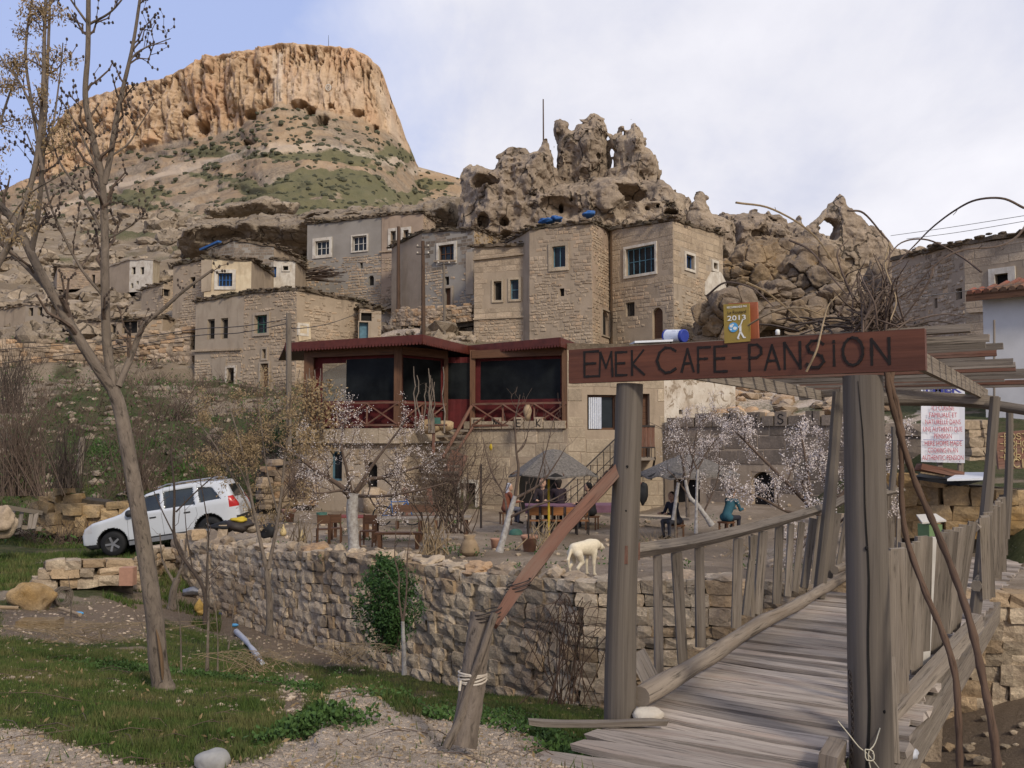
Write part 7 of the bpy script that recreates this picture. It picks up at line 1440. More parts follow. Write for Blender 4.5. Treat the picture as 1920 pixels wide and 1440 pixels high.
# weeds and grass
NG = np.random.RandomState(5)
def scatter(n, pxr, dr, poly=None):
 px = NG.uniform(*pxr, n); d = np.exp(NG.uniform(math.log(dr[0]), math.log(dr[1]), n)); x = (px - CX) * d / FPX; z = gfull(x, d); return x, d, z
x, y, z = scatter(340000, (-80, 1300), (4.3, 17)); s1, s2 = scr(x, y, z); q = np.stack([x, y, 0 * x], -1)
sd_ = inpoly(s1, s2, SAND[0], 10); md = sum(inpoly(s1, s2, p_, 14) for p_ in MUD); gm_ = (1 - sd_) * (1 - np.clip(md, 0, 1)) * ss(-.45, .0, fbm(q * .9, 4, 13) + .5 * (y < 12)); keep = NG.rand(len(x)) < np.clip(gm_ * 1.3, 0.012, 1) * np.clip(y / 9, .45, 1)
x, y, z = x[keep], y[keep], z[keep]; x2, y2, z2 = scatter(60000, (-120, 420), (17, 32)); k2 = fbm(np.stack([x2, y2, 0 * x2], -1) * .6, 3, 13) > -.15; x2, y2, z2 = x2[k2], y2[k2], z2[k2]; x, y, z = np.r_[x, x2], np.r_[y, y2], np.r_[z, z2]; n = len(x); h = NG.uniform(.015, .042, n) * np.where(y > 17, 2.4, 1) * (1 + .9 * (fbm(np.stack([x, y, 0 * x], -1) * 2.1, 3, 4) > .15)); a = NG.uniform(0, 6.28, n); ln = NG.uniform(.1, .7, n) * h; wv = NG.uniform(.003, .006, n) * np.where(y > 17, 3, 1)
b0 = np.stack([x + np.cos(a) * wv, y + np.sin(a) * wv, z - .01], 1); b1_ = np.stack([x - np.cos(a) * wv, y - np.sin(a) * wv, z - .01], 1); tp = np.stack([x + np.sin(a * 3) * ln, y + np.cos(a * 3) * ln, z + h], 1)
V = np.stack([b0, b1_, tp], 1).reshape(-1, 3)
m, t = new_mat('grass_blade'); r_n = rnd(t); pos = t.n('ShaderNodeNewGeometry').outputs['Position']; col = t.mix(r_n, (0.032, 0.062, 0.014), (0.085, 0.12, 0.03)); col = t.mix(t.ramp(t.noise(pos, 2.2, 5, .65), [(.45, 0.), (.65, .8)]), col, (.16, .135, .06)); finish(m, t, col, .8, spec=.15); M['grass'] = m
link('grass', make_mesh('grass', V, [np.arange(3 * n).reshape(-1, 3)], None, M['grass']), kind='stuff'); print('blades', n)
# leafy weed clumps
b = MB()
for (px, py, d, w_, nn) in [(600, 1330, 5.4, .28, 700), (560, 1210, 10, .4, 300), (640, 1250, 9, .5, 500), (250, 1190, 9.5, .6, 600), (720, 1230, 10.5, .5, 500), (600, 1230, 10, .3, 300), (400, 1215, 9.5, .5, 400), (1000, 1290, 8.0, .7, 900), (1040, 1330, 6.6, .35, 500), (820, 1300, 6.8, .5, 500), (300, 1000, 21, .8, 500), (320, 870, 28, 1.4, 900), (230, 760, 34, 2.5, 1200), (540, 780, 33, 1.8, 900), (1040, 1370, 5.3, .15, 150)]:
 g = gpx(px, d); X_ = NG.randn(nn, 2) * w_ * .5; cc = [A(g[0] + u, g[1] + v * .6, 0) for u, v in X_]
 for c in cc: c[2] = ground_at(c[0], c[1]) + NG.uniform(.0, .05 if d < 15 else .2)
 leafquads(b, cc, .035 if d < 15 else .10, rt_, 3, .02 if d < 15 else .07, -.6, .6)
b.build('leafy_weeds', M['weed'], kind='stuff')
# grape vine over the gate: two bare canes down the right, tangle above
vn = thing('grape_vine', 'bare grape vine with two long brown canes falling past the right rail', 'vine', (*P(1700, 1440, 4.4)[:2], -.9))
for cp, r0, r1 in (([(1662, 690, 5.1), (1668, 740, 5.0), (1690, 820, 4.95), (1715, 900, 4.9), (1752, 985, 4.8), (1790, 1080, 4.6), (1820, 1170, 4.4), (1842, 1270, 4.3), (1862, 1370, 4.2), (1872, 1460, 4.15)], .015, .019), ([(1665, 700, 5.1), (1680, 760, 5.0), (1690, 850, 4.95), (1690, 930, 4.9), (1700, 1010, 4.8), (1735, 1110, 4.6), (1765, 1180, 4.5), (1790, 1260, 4.4), (1797, 1350, 4.35), (1800, 1460, 4.3)], .014, .017),
     ([(1690, 820, 4.97), (1680, 760, 5.05), (1670, 720, 5.1), (1672, 660, 5.2), (1650, 600, 5.3)], .024, .016)):
 c = pc(cp); mb = MB(); mb.tube(c, np.linspace(r0, r1, len(c)) * (1 + .12 * np.sin(np.arange(len(c)) * 1.9)), 8, jit=.12); mb.build('cane', M['vine'], vn, True)
mb = MB(); mb2 = MB()
pale = [[(1380, 380), (1450, 393), (1530, 445), (1590, 540), (1612, 560)], [(1354, 642), (1400, 612), (1450, 585), (1500, 577), (1540, 590)], [(1512, 697), (1530, 660), (1538, 630), (1545, 600), (1555, 570), (1580, 545), (1600, 505)], [(1590, 395), (1620, 400), (1655, 440), (1668, 460), (1665, 520)], [(1668, 455), (1660, 500), (1680, 560), (1670, 600)], [(1920, 390), (1880, 372), (1830, 375), (1790, 395), (1750, 425), (1720, 455), (1650, 530), (1620, 600)],
  [(1840, 510), (1800, 480), (1740, 450), (1690, 455), (1660, 490)], [(1925, 420), (1905, 445), (1870, 462), (1800, 470), (1750, 500), (1700, 560)], [(1750, 500), (1740, 530), (1690, 600), (1650, 620)], [(1400, 530), (1440, 550), (1490, 590), (1530, 625)], [(1325, 555), (1360, 530), (1410, 540), (1450, 575)], [(1645, 610), (1640, 570), (1620, 530), (1612, 510)], [(1600, 560), (1570, 480), (1590, 450)], [(1480, 450), (1520, 470), (1560, 520), (1590, 555)]]
for k, c_ in enumerate(pale):
 c = pc([(a, b_, 5.1 + .25 * math.sin(k * 2.1 + i * .7)) for i, (a, b_) in enumerate(c_)]); (mb2 if k in (0, 1, 2, 4, 9) else mb).tube(c, np.linspace(.007, .0035, len(c)), 5)
 branch_out(mb, c, np.linspace(.005, .003, len(c)), rt_, 0, 2.5, .14, 1.0, .2, None, 3)
mb2.build('pale_shoots', M['twig_pale'], vn, kind='stuff'); mb.build('shoots', M['twig'], vn, kind='stuff')
mb = MB()
for k in range(75):
 x0, x1 = rt_.gauss(1648, 30), rt_.gauss(1650, 48); y0, y1 = rt_.uniform(590, 628), 622 - 150 * rt_.random() ** 1.3; a, b_ = P(x0, y0, 5.15 + rt_.uniform(-.2, .5)), P(x1, y1, 5.15 + rt_.uniform(-.2, .5)); c = curve([a, (a + b_) / 2 + A(rt_.gauss(0, .07), rt_.gauss(0, .07), rt_.uniform(-.03, .1)), b_], 9); mb.tube(c, np.linspace(rt_.uniform(.004, .009), .002, 9), 4)
mb.build('tangled_stems', M['twig'], vn, kind='stuff')
mb = MB()
for k in range(26): a = P(rt_.uniform(1480, 1730), rt_.uniform(605, 625), 5.2 + rt_.uniform(0, .5)); b_ = a + A(rt_.uniform(-.5, .5), rt_.uniform(0, .3), rt_.uniform(-.03, .06)); mb.tube(curve([a, (a + b_) / 2 + A(0, 0, .03), b_], 6), [.007] * 3 + [.004] * 3, 4)
mb.build('roof_stems', M['bark_dark'], vn, kind='stuff')
# pebbles, clods, litter and rubble underfoot
def strew(name, n, pxr, dr, size, mat, test=None, flat=.6, zf=None, sub=0, amp=.5, lift=.2):
 b = MB(); c = 0
 while c < n:
  px = rt_.uniform(*pxr); d = math.exp(rt_.uniform(math.log(dr[0]), math.log(dr[1]))); x = (px - CX) * d / FPX; c += 1
  if zf is None:
   z = ground_at(x, d); s1_, s2_ = scr(x, d, z)
   if test and not test(float(s1_), float(s2_)): continue
  else:
   z = zf(x, d)
   if z is None: continue
  s_ = size * rt_.uniform(.3, 1) ** 2 + size * .15; b.blob((x, d, z + s_ * lift), (s_ * rt_.uniform(.8, 1.5), s_, s_ * flat), rt_.random() * 99, amp, sub, rot=rt_.random() * 3)
 return b.build(name, M[mat], kind='stuff')
insand = lambda a, b_: poly_sdf(np.array([a]), np.array([b_]), SAND[0])[0] < 6
M['clod'] = stone_mat('earth_clod', (.46, .37, .28), (.32, .25, .185), (.22, .17, .12), 9, .01, .6)
strew('earth_clods', 7000, (-60, 1240), (4.2, 6.6), .012, 'clod', insand)
strew('pebbles', 900, (-60, 1300), (4.3, 12), .016, 'rubble', None)
strew('slope_rubble', 1000, (-80, 640), (27, 60), .22, 'hillrock', lambda a, b_: b_ > 640 or rt_.random() < .3, amp=.9)
strew('slope_rubble', 500, (1330, 1760), (28, 62), .35, 'rubble', None, amp=.9)
strew('bank_stones', 260, (1640, 2050), (4.5, 9.8), .09, 'retain', None)
strew('earth_clods', 3500, (-80, 900), (6.8, 17), .028, 'clod', lambda a, b_: rt_.random() < .25 or any(poly_sdf(np.array([a]), np.array([b_]), p_)[0] < 5 for p_ in MUD))
def tz(x, y):
 k = ((TX - x) ** 2 + (TY - y) ** 2); return float(TZ.ravel()[k.argmin()]) if k.min() < .012 else None
strew('terrace_stones', 420, (420, 1620), (12.5, 25), .07, 'tuff', zf=tz)
b = MB(); cc = []
for _ in range(900):
 px = rt_.uniform(-100, 620); d = math.exp(rt_.uniform(math.log(26), math.log(60))); x = (px - CX) * d / FPX; z = ground_at(x, d)
 for _ in range(3): cc.append(A(x + rt_.gauss(0, .25), d + rt_.gauss(0, .2), z + rt_.uniform(0, .22)))
leafquads(b, cc, .16, rt_, 4, .12, -.8, .35); b.build('slope_scrub', M['weed'], kind='stuff')
b = MB(); cc = []
for _ in range(1500):
 px = rt_.uniform(-100, 600); d = math.exp(rt_.uniform(math.log(26), math.log(62))); x = (px - CX) * d / FPX; z = ground_at(x, d); r0 = rt_.uniform(.3, .8)
 for _ in range(5): a = A(x, d, z - .05); b.tube([a, a + A(rt_.gauss(0, .35), rt_.gauss(0, .3), r0)], [.012, .005], 3, cap=False)
b.build('dry_scrub', M['twig'], kind='stuff')
b = MB(); cc = []
for _ in range(60):
 px = rt_.uniform(420, 1600); d = rt_.uniform(13, 24); x = (px - CX) * d / FPX; z = tz(x, d)
 if z is None: continue
 for _ in range(8): cc.append(A(x + rt_.gauss(0, .1), d + rt_.gauss(0, .08), z + rt_.uniform(0, .07)))
leafquads(b, cc, .05, rt_, 3, .03, -.8, .5); b.build('terrace_weeds', M['weed'], kind='stuff')
b = MB(); cc = []
for _ in range(1400):
 px = rt_.uniform(-60, 1250); d = math.exp(rt_.uniform(math.log(4.3), math.log(12))); x = (px - CX) * d / FPX; cc.append(A(x, d, ground_at(x, d) + .012))
leafquads(b, cc, .045, rt_, 1, .0, .0, .35); b.build('dead_leaves', M['seed'], kind='stuff')
b = MB()
for _ in range(110):
 px = rt_.uniform(-60, 1150); d = math.exp(rt_.uniform(math.log(4.5), math.log(10))); x = (px - CX) * d / FPX; a = A(x, d, ground_at(x, d) + .015); l = rt_.uniform(.1, .6); an = rt_.uniform(0, 6.28); q = a + A(math.cos(an) * l, math.sin(an) * l, 0); q[2] = ground_at(q[0], q[1]) + rt_.uniform(.01, .06); b.tube([a, (a + q) / 2 + A(0, 0, .03), q], [.003, .0025, .0015], 4, cap=False)
b.build('fallen_twigs', M['twig'], kind='stuff')
# ------------------------------------------------------------------ utility poles and wires
M['poledark'] = wood_mat('creosoted_wood', (.10, .062, .042), (.07, .045, .032), None, 30, .004, .9, .1)
def pole(label, px0, py0, px1, py1, d, r0, r1=None, mat='poledark', arms=(), name='utility_pole', cat='utility pole'):
 a, b_ = P(px0, py0, d), P(px1, py1, d); t_ = thing(name, label, cat, a); mb = MB(); mb.tube([a, (a + b_) / 2, b_], [r0, (r0 + (r1 or r0 * .8)) / 2, r1 or r0 * .8], 10); mb.build('shaft', M[mat], t_, True)
 for z in arms:
  c = b_ + A(0, -.05, -z); mb = MB(); mb.beam(c - A(.35, 0, 0), c + A(.35, 0, 0), .05, .05); mb.build('cross_arm', M['metal_dark'], t_)
  for s_ in (-.3, .3): mb = MB(); mb.lathe(c + A(s_, 0, .03), [(.02, 0), (.05, .03), (.05, .09), (.0, .12)], 8); mb.build('insulator', M['white'], t_)
 return t_
pole('tallest brown utility pole between the pink house and the grey block house', 794, 645, 793, 452, 50, .13, .10, arms=(.35, .75))
pole('brown utility pole before the pink house and its dark shed', 747, 582, 747, 425, 58, .13, .10)
pole('thin grey pole below the brown window of the block house', 834, 640, 832, 492, 50, .08, .07, 'greywood', arms=(.1,))
pole('squared mossy wooden pole at the left end of the cafe porch roof', 542, 850, 541, 587, 24, .075, .07, 'greywood', arms=())
pole('tall thin mast standing on the crag', 1019, 275, 1018.5, 186, 79, .07, .055, 'poledark', name='mast', cat='mast')
pole('hair thin antenna on top of the table mountain', 616, 86, 616, 66, 331, .10, .06, 'metal_dark', name='antenna', cat='antenna')
def wire(label, pts, r, sag=0.0):
 c = curve([P(*q) for q in pts], 20); mb = MB(); mb.tube(c, r, 4, cap=False); b0 = c[0]; return mb.build('power_line', M['metal_dark'], None, False, b0, label=label, cat='cable', group='overhead wires')
wire('upper wire from the mossy pole to the far left edge', [(541, 598, 24), (450, 612, 26), (362, 618, 28), (200, 640, 32), (-60, 660, 36)], .012)
wire('lower wire from the mossy pole to the far left edge', [(541, 606, 24), (450, 624, 26), (362, 630, 28), (200, 655, 32), (-60, 690, 36)], .012)
wire('wire from the mossy pole up to the blue doored lean-to', [(541, 612, 24), (560, 616, 27), (620, 606, 36), (676, 586, 46)], .014)
wire('upper faint wire crossing the sky at the right edge', [(1670, 442, 30), (1790, 425, 27), (1960, 398, 24)], .008)
wire('lower faint wire crossing the sky at the right edge', [(1700, 448, 30), (1800, 435, 27), (1960, 408, 24)], .008)
wire('slack pale cable from the gate top to the white house', [(1730, 556, 5.6), (1790, 548, 9), (1850, 540, 14), (1960, 525, 20)], .004)
# ------------------------------------------------------------------ white house at the right edge
wh = thing('white_house', 'white rendered house with a red tiled roof and deep eaves at the right edge', 'house', (*P(1950, 820, 24)[:2], 1.5))
M['render_white'] = plain_mat('white_render', (.60, .58, .56), .9, .08, 1.5); M['tile'] = stone_mat('roof_tile', (.24, .085, .055), (.17, .065, .045), (.13, .09, .06), 3, .01, .5)
a, b_ = P(1850, 820, 25), P(2300, 820, 21.5); zt_w = zat(552, 25); mb = MB(); mb.quad(A(*a[:2], 1), A(*b_[:2], 1), A(*b_[:2], zt_w), A(*a[:2], zt_w)); mb.quad(A(*a[:2], 1), A(a[0] + 4, a[1] + 6, 1), A(a[0] + 4, a[1] + 6, zt_w), A(*a[:2], zt_w)); mb.build('wall', M['render_white'], wh)
e = unit(np.append((b_ - a)[:2], 0)); n = A(e[1], -e[0], 0); n = n if n[1] < 0 else -n; ev0 = A(*a[:2], 0) - e * .3 + n * .45; ze = zat(548, 24.5)
rt0 = MB(); q = [ev0 + A(0, 0, ze), ev0 + e * 7 + A(0, 0, ze), ev0 + e * 7 - n * 4 + A(0, 0, ze + 1.1), ev0 - n * 4 + e * 1.8 + A(0, 0, ze + 1.1)]; rt0.prism(q, (0, 0, -.06)); rfw = rt0.build('roof', M['brownwood'], wh)
for k in range(30):
 p0 = ev0 + e * (.1 + k * .21) + A(0, 0, ze + .03); top = min(1, max(.12, (k * .21) / 1.9)) ; p1 = p0 - n * 4 * top + A(0, 0, 1.1 * top); mb = MB(); m_ = 10; pts = [p0 + (p1 - p0) * j / m_ for j in range(m_ + 1)]; mb.tube(pts, [.085 + .012 * (j % 2) for j in range(m_ + 1)], 8); mb.build('tile_row', M['tile'], rfw)
mb = MB(); mb.hexa([q[0] + A(0, 0, -.2), q[1] + A(0, 0, -.2), q[1] - n * .03 + A(0, 0, -.2), q[0] - n * .03 + A(0, 0, -.2), q[0], q[1], q[1] - n * .03, q[0] - n * .03]); mb.build('fascia', M['brownwood'], rfw)
mb = MB(); mb.tube([P(1864, 600, 24.4), P(1864, 760, 24.4)], .03, 8); mb.build('drain_pipe', M['greywood'], wh)
# ------------------------------------------------------------------ banner, board, bin
bn = thing('banner', 'white printed banner with red French and English lines about home cooking', 'banner', P(1768, 880, 16.5))
M['banner'] = plain_mat('banner_vinyl', (.66, .66, .70), .6, .05, 3); M['ink_red'] = plain_mat('red_ink', (.42, .035, .06), .6, .05); M['ink_blue'] = plain_mat('blue_ink', (.03, .035, .22), .6, .05)
DB = 16.5; mb = MB(); xs = np.linspace(1727, 1809, 9)
for k in range(8): w0, w1 = [.02 * math.sin(j * 1.2) for j in (k, k + 1)]; mb.quad(P(xs[k], 866 + k * .3, DB + w0), P(xs[k + 1], 866 + k * .3, DB + w1), P(xs[k + 1], 722, DB + w1), P(xs[k], 722, DB + w0))
mb.build('sheet', M['banner'], bn); rx_ = A(1, 0, 0); uz = A(0, 0, 1); s_ = DB / FPX
for txt, x, y, w_, h_ in (('ICI CUISINE', 1768, 769, 42, 11.5), ('FAMILIALE ET', 1768, 782, 52, 11.5), ('NATURELLE DANS', 1768, 795, 66, 11.5), ('UNE AUTHENTI QUE', 1767.5, 808.5, 73, 11.5), ('PENSION', 1768, 821.5, 33, 11.5), ('HERE HOME MADE', 1768.5, 835, 69, 11.5), ('COOKING IN AN', 1768, 848, 56, 11.5), ('AUTHENTIC PENSION', 1768, 862, 77, 11.5)):
 flat_text(txt, P(x, y + .5, DB - .045), rx_, uz, h_ * s_ * 1.12, 'lettering', M['ink_red'], bn, fit=w_ * s_)
flat_text('EMEK', P(1768, 736, DB - .045), rx_, uz, 19 * s_, 'lettering', M['ink_blue'], bn, fit=68 * s_, bold=.03); flat_text('PANSİYON', P(1762, 746.5, DB - .045), rx_, uz, 9 * s_, 'lettering', M['ink_blue'], bn, fit=48 * s_)
mb = MB(); mb.beam(P(1731, 824.5, DB - .045), P(1806, 826, DB - .045), .004, .008); mb.build('rule', M['ink_blue'], bn)
for x in (1762, 1801): mb = MB(); mb.beam(P(x, 888, DB + .08), P(x, 724, DB + .08), .09, .05, up=(0, 1, 0)); mb.build('leg', M['greywood'], bn)
bs_ = thing('wooden_sign', 'red-brown board with pale hand painted capitals leaning at the right edge', 'sign', P(1890, 880, 13.2)); DS = 13.2
mb = MB(); a, b_, c, d = P(1873, 880, DS), P(1990, 876, DS), P(1985, 800, DS + .1), P(1866, 812, DS + .1); mb.hexa([a, b_, b_ + A(0, .05, 0), a + A(0, .05, 0), d, c, c + A(0, .05, 0), d + A(0, .05, 0)]); mb.build('board', M['redwood'], bs_)
M['cream_paint'] = plain_mat('cream_paint', (.52, .40, .20), .8, .1); k = DS / FPX
for row, (txt, y) in enumerate((('-POST', 819), ('-POHO', 832.5), ('-GOIN', 846), ('-FOR', 858))):
 x = 1876
 for ch in txt: wdt = 5 if ch == '-' else 8.2; p = P(x, y + 4.5, DS - .012 + (.1 * (880 - y) / 70)); letter(ch, p, A(1, 0, 0), uz, wdt * k, 10.5 * k, .009, .004, 'letter', M['cream_paint'], bs_); x += wdt + 2.8
letter('C', P(1900, 876, DS - .012), A(1, 0, 0), uz, 11 * k, 15 * k, .012, .004, 'letter', M['cream_paint'], bs_); letter('I', P(1918, 876, DS - .012), A(1, 0, 0), uz, 1 * k, 15 * k, .014, .004, 'letter', M['cream_paint'], bs_)
wb = MB(); a, b_, c, d = P(1776, 902, 13.2), P(1852, 900, 13.2), P(1858, 889, 14.0), P(1800, 889, 14.0); wb.hexa([a, b_, c, d] + [q + A(0, 0, .03) for q in (a, b_, c, d)]); wb.build('loose_sheet', M['tank'], None, False, a, label='white sheet panel lying on the ochre bank wall', cat='panel')
wb = MB(); a, b_, c, d = P(1716, 899, 13.9), P(1800, 912, 13.6), P(1850, 900, 14.2), P(1740, 884, 14.6); wb.hexa([a, b_, c, d] + [q + A(0, 0, .05) for q in (a, b_, c, d)]); wb.build('black_sheet', M['black'], None, False, a, label='black rubber sheet sagging over the bank wall under the white panel', cat='sheet')
wb = MB(); a = P(1722, 876, 13.8); wb.beam(a, P(1800, 890, 13.8), .22, .10, jit=.05); wb.build('split_log', M['redwood'], None, False, a, label='split pale log lying at the foot of the white banner', cat='log')
bi = thing('waste_bin', 'small green bin with a white pitched lid beyond the bridge boards', 'bin', P(1744, 1012, 9.2)); M['bin_green'] = plain_mat('bin_green', (.17, .26, .12), .6, .1)
mb = MB(); c = P(1744, 1005, 9.2); mb.box(c + A(0, 0, .02), (.16, .16, .2), rz=.3); mb.build('bin_body', M['bin_green'], bi); mb = MB(); mb.prism([c + A(-.12, -.1, .13), c + A(.13, -.08, .15), c + A(.12, .12, .2), c + A(-.08, .12, .19)], (0, 0, .015)); mb.build('lid', M['frame_white'], bi)
# ------------------------------------------------------------------ furniture
sf = .66
def chair(label, c, rz, s_, mat='brownwood', group='wooden garden chairs', orange=False):
 t_ = thing('garden_chair', label, 'chair', c, group); C_, S_ = math.cos(rz), math.sin(rz)
 def w_(x, y, z): return A(c[0] + (x * C_ - y * S_) * s_, c[1] + (x * S_ + y * C_) * s_, c[2] + z * s_)
 mb = MB(); mb.hexa([w_(-.2, -.2, .43), w_(.2, -.2, .43), w_(.2, .2, .43), w_(-.2, .2, .43), w_(-.2, -.2, .46), w_(.2, -.2, .46), w_(.2, .2, .46), w_(-.2, .2, .46)]); mb.build('seat', M['chairseat' if orange else mat], t_)
 for x in (-.18, .18):
  for y, zt__ in ((-.18, .9), (.18, .44)): mb = MB(); mb.beam(w_(x, y, 0), w_(x, y, zt__), .04 * s_, .04 * s_, up=(0, 1, 0)); mb.build('leg', M[mat], t_)
 mb = MB(); mb.hexa([w_(-.17, -.19, .62), w_(.17, -.19, .62), w_(.17, -.165, .62), w_(-.17, -.165, .62), w_(-.17, -.2, .88), w_(.17, -.2, .88), w_(.17, -.175, .88), w_(-.17, -.175, .88)]); mb.build('backrest', M['chairseat' if orange else mat], t_)
 for z in (.2,):
  mb = MB()
  for x in (-.18, .18): mb.beam(w_(x, -.18, z), w_(x, .18, z), .025 * s_, .025 * s_)
  mb.build('stretcher', M[mat], t_)
M['chairseat'] = wood_mat('orange_wood', (.30, .13, .045), (.22, .09, .035), None, 50, .002, .6); M['redcloth'] = plain_mat('red_cloth', (.20, .05, .045), .9, .2, 6); M['purple'] = plain_mat('purple_cloth', (.17, .085, .12), .9, .15, 6)
def gp(px, py):  # a point of the terrace seen at a pixel
 d = 14.0
 for _ in range(30):
  p = P(px, py, d); z = terrace_z(p[0], p[1]); d2 = (z - EYE) / ((p[2] - EYE) / d); d = .5 * d + .5 * min(max(d2, 9), 27)
 p = P(px, py, d); return A(p[0], p[1], terrace_z(p[0], p[1]))
for px, py, rz, lb in ((606, 1020, .3, 'small brown chair at the far left end of the red clothed table'), (628, 1018, .1, 'small brown chair beside the leftmost one at the red table'), (690, 1025, 3.0, 'brown chair half hidden behind the almond trunk')): chair(lb, gp(px, py), rz, sf)
def slab_table(name, label, cat, p0, p1, dep, h, th, mat, legs=(.1, .9), cloth=None):
 t_ = thing(name, label, cat, (p0 + p1) / 2); up = A(0, 0, h); n = A(0, dep, 0); mb = MB(); mb.hexa([p0 + up, p1 + up, p1 + n + up, p0 + n + up] + [q + A(0, 0, th) for q in (p0 + up, p1 + up, p1 + n + up, p0 + n + up)]); mb.build('tabletop' if cat == 'table' else 'seat', M[mat], t_)
 for u in legs:
  for v in (.08, .92): b0 = p0 + (p1 - p0) * u + n * v; mb = MB(); mb.beam(b0 - A(0, 0, .05), b0 + up, .06, .06, up=(0, 1, 0)); mb.build('leg', M['brownwood'], t_)
 return t_
g = gp(640, 1012); slab_table('garden_table', 'short garden table with a worn red cloth left of the almond trunk', 'table', g + A(-.3, 0, 0), gp(690, 1012) + A(0, 0, 0), .5, .44, .03, 'redcloth')
slab_table('garden_table', 'long grey plank table to the right of the almond trunk', 'table', gp(690, 1018), gp(882, 1014), .55, .42, .04, 'greywood', (.05, .5, .95))
slab_table('bench', 'long red-brown bench in front of the grey plank table', 'bench', gp(702, 1030), gp(790, 1030), .2, .26, .04, 'brownwood'); t_ = slab_table('bench', 'high backed brown bench behind the grey plank table', 'bench', gp(735, 992), gp(826, 992), .2, .27, .03, 'brownwood')
mb = MB(); p0, p1 = gp(735, 990), gp(826, 990); mb.hexa([p0 + A(0, .2, .36), p1 + A(0, .2, .36), p1 + A(0, .22, .36), p0 + A(0, .22, .36), p0 + A(0, .24, .52), p1 + A(0, .24, .52), p1 + A(0, .26, .52), p0 + A(0, .26, .52)]); mb.build('backrest', M['brownwood'], t_)
g0, g1 = gp(985, 992), gp(1165, 990); slab_table('garden_table', 'long purple clothed table under the square parasol', 'table', g0, g1, .9, .5, .03, 'purple', (.05, .5, .95))
mb = MB(); mb.quad(g0 + A(0, -.01, .36), g1 + A(0, -.01, .36), g1 + A(0, -.01, .53), g0 + A(0, -.01, .53)); mb.build('cloth_drop', M['purple'], [o for o in COL.objects if o.get('label', '').startswith('long purple')][0])
for px, lb in ((1000, 'leftmost orange-backed chair along the purple table'), (1024, 'second orange-backed chair along the purple table'), (1046, 'third orange-backed chair beside the yellow parasol pole'), (1070, 'fourth orange-backed chair along the purple table'), (1092, 'orange-backed chair nearest the gate post')): chair(lb, gp(px, 1002), 0.05, .68, 'metal_dark', 'orange backed chairs at the purple table', True)
slab_table('counter', 'stone topped garden counter with cups right of the gate post', 'counter', gp(1180, 985) + A(0, 0, .05), gp(1292, 992) + A(0, 0, .05), .5, .14, .05, 'ashlar')
def dome(name, label, cx0, cy_top, cy_rim, x0, x1, d, sides, mat, pole_to, polemat, pole_x=None):
 top, l, r = P(cx0, cy_top, d), P(x0, cy_rim, d), P(x1, cy_rim, d); rad_ = (r[0] - l[0]) / 2; c = A((l[0] + r[0]) / 2, d + rad_ * .0, l[2]); h = top[2] - l[2]; px = P(pole_x or cx0, pole_to, d); gz_ = terrace_z(px[0], px[1]); t_ = thing(name, label, 'parasol', A(px[0], d, gz_))
 mb = MB(); prof = [(rad_ * 1.0, -.03), (rad_ * 1.0, 0), (rad_ * .75, h * .30), (rad_ * .45, h * .66), (rad_ * .18, h * .95), (.0, h)]; mb.lathe(c, prof, sides)
 V = mb.V[0]; rr = np.linalg.norm((V - c)[:, :2], axis=1); th_ = np.arctan2(V[:, 1] - c[1], V[:, 0] - c[0]); V[:, 2] -= .07 * (rr / rad_) ** 2 * (1 + np.cos(th_ * sides / 2)) * .5; mb.build('canopy', M[mat], t_, sides > 12)
 mb = MB(); mb.lathe(c, [(rad_ * .98, -.04), (rad_ * .5, h * .5), (0, h * .85)], sides); mb.build('underside', M['dark'], t_); mb = MB(); mb.tube([A(px[0], d, gz_ - .05), A(c[0] if pole_x is None else px[0], d, c[2] + h * .9)], .025, 8); mb.build('pole', M[polemat], t_)  # near-black inner cone below the canopy, then the pole
 for k in range(8): a_ = k * math.pi / 4 + .2; mb = MB(); mb.tube([c + A(rad_ * .93 * math.cos(a_), rad_ * .93 * math.sin(a_), -.02), c + A(0, 0, h * .8)], .01, 4); mb.build('rib', M['brownwood'], t_)
M['reed'] = plain_mat('grey_reed', (.17, .15, .13), .95, .3, 22, bdist=.03); M['yellow'] = plain_mat('yellow_tube', (.50, .36, .03), .6, .1)
dome('parasol', 'grey pointed reed parasol over the people at the purple table', 1022, 842, 887, 953, 1122, 19.5, 8, 'reed', 985, 'yellow', 1029)
dome('parasol', 'flatter grey reed parasol beside the iron stair at right', 1290, 852, 888, 1196, 1385, 19.0, 24, 'reed', 960, 'greywood', 1266)
pole('dark iron post left of the pointed parasol', 902, 990, 902, 870, 20, .025, .022, 'metal_dark', name='iron_post', cat='post'); pole('pale leaning pole beside the right parasol', 1262, 975, 1272, 905, 17, .035, .03, 'bark_white', name='garden_pole', cat='pole')
pole('lone weathered post standing on the slope left of the leaning tree', 150, 888, 154, 820, 29, .10, .09, 'greywood', name='old_post', cat='post'); pole('small dark iron post beside the pink terracotta pot', 991, 1010, 991, 955, 14.5, .015, .014, 'metal_dark', name='iron_rod', cat='rod')
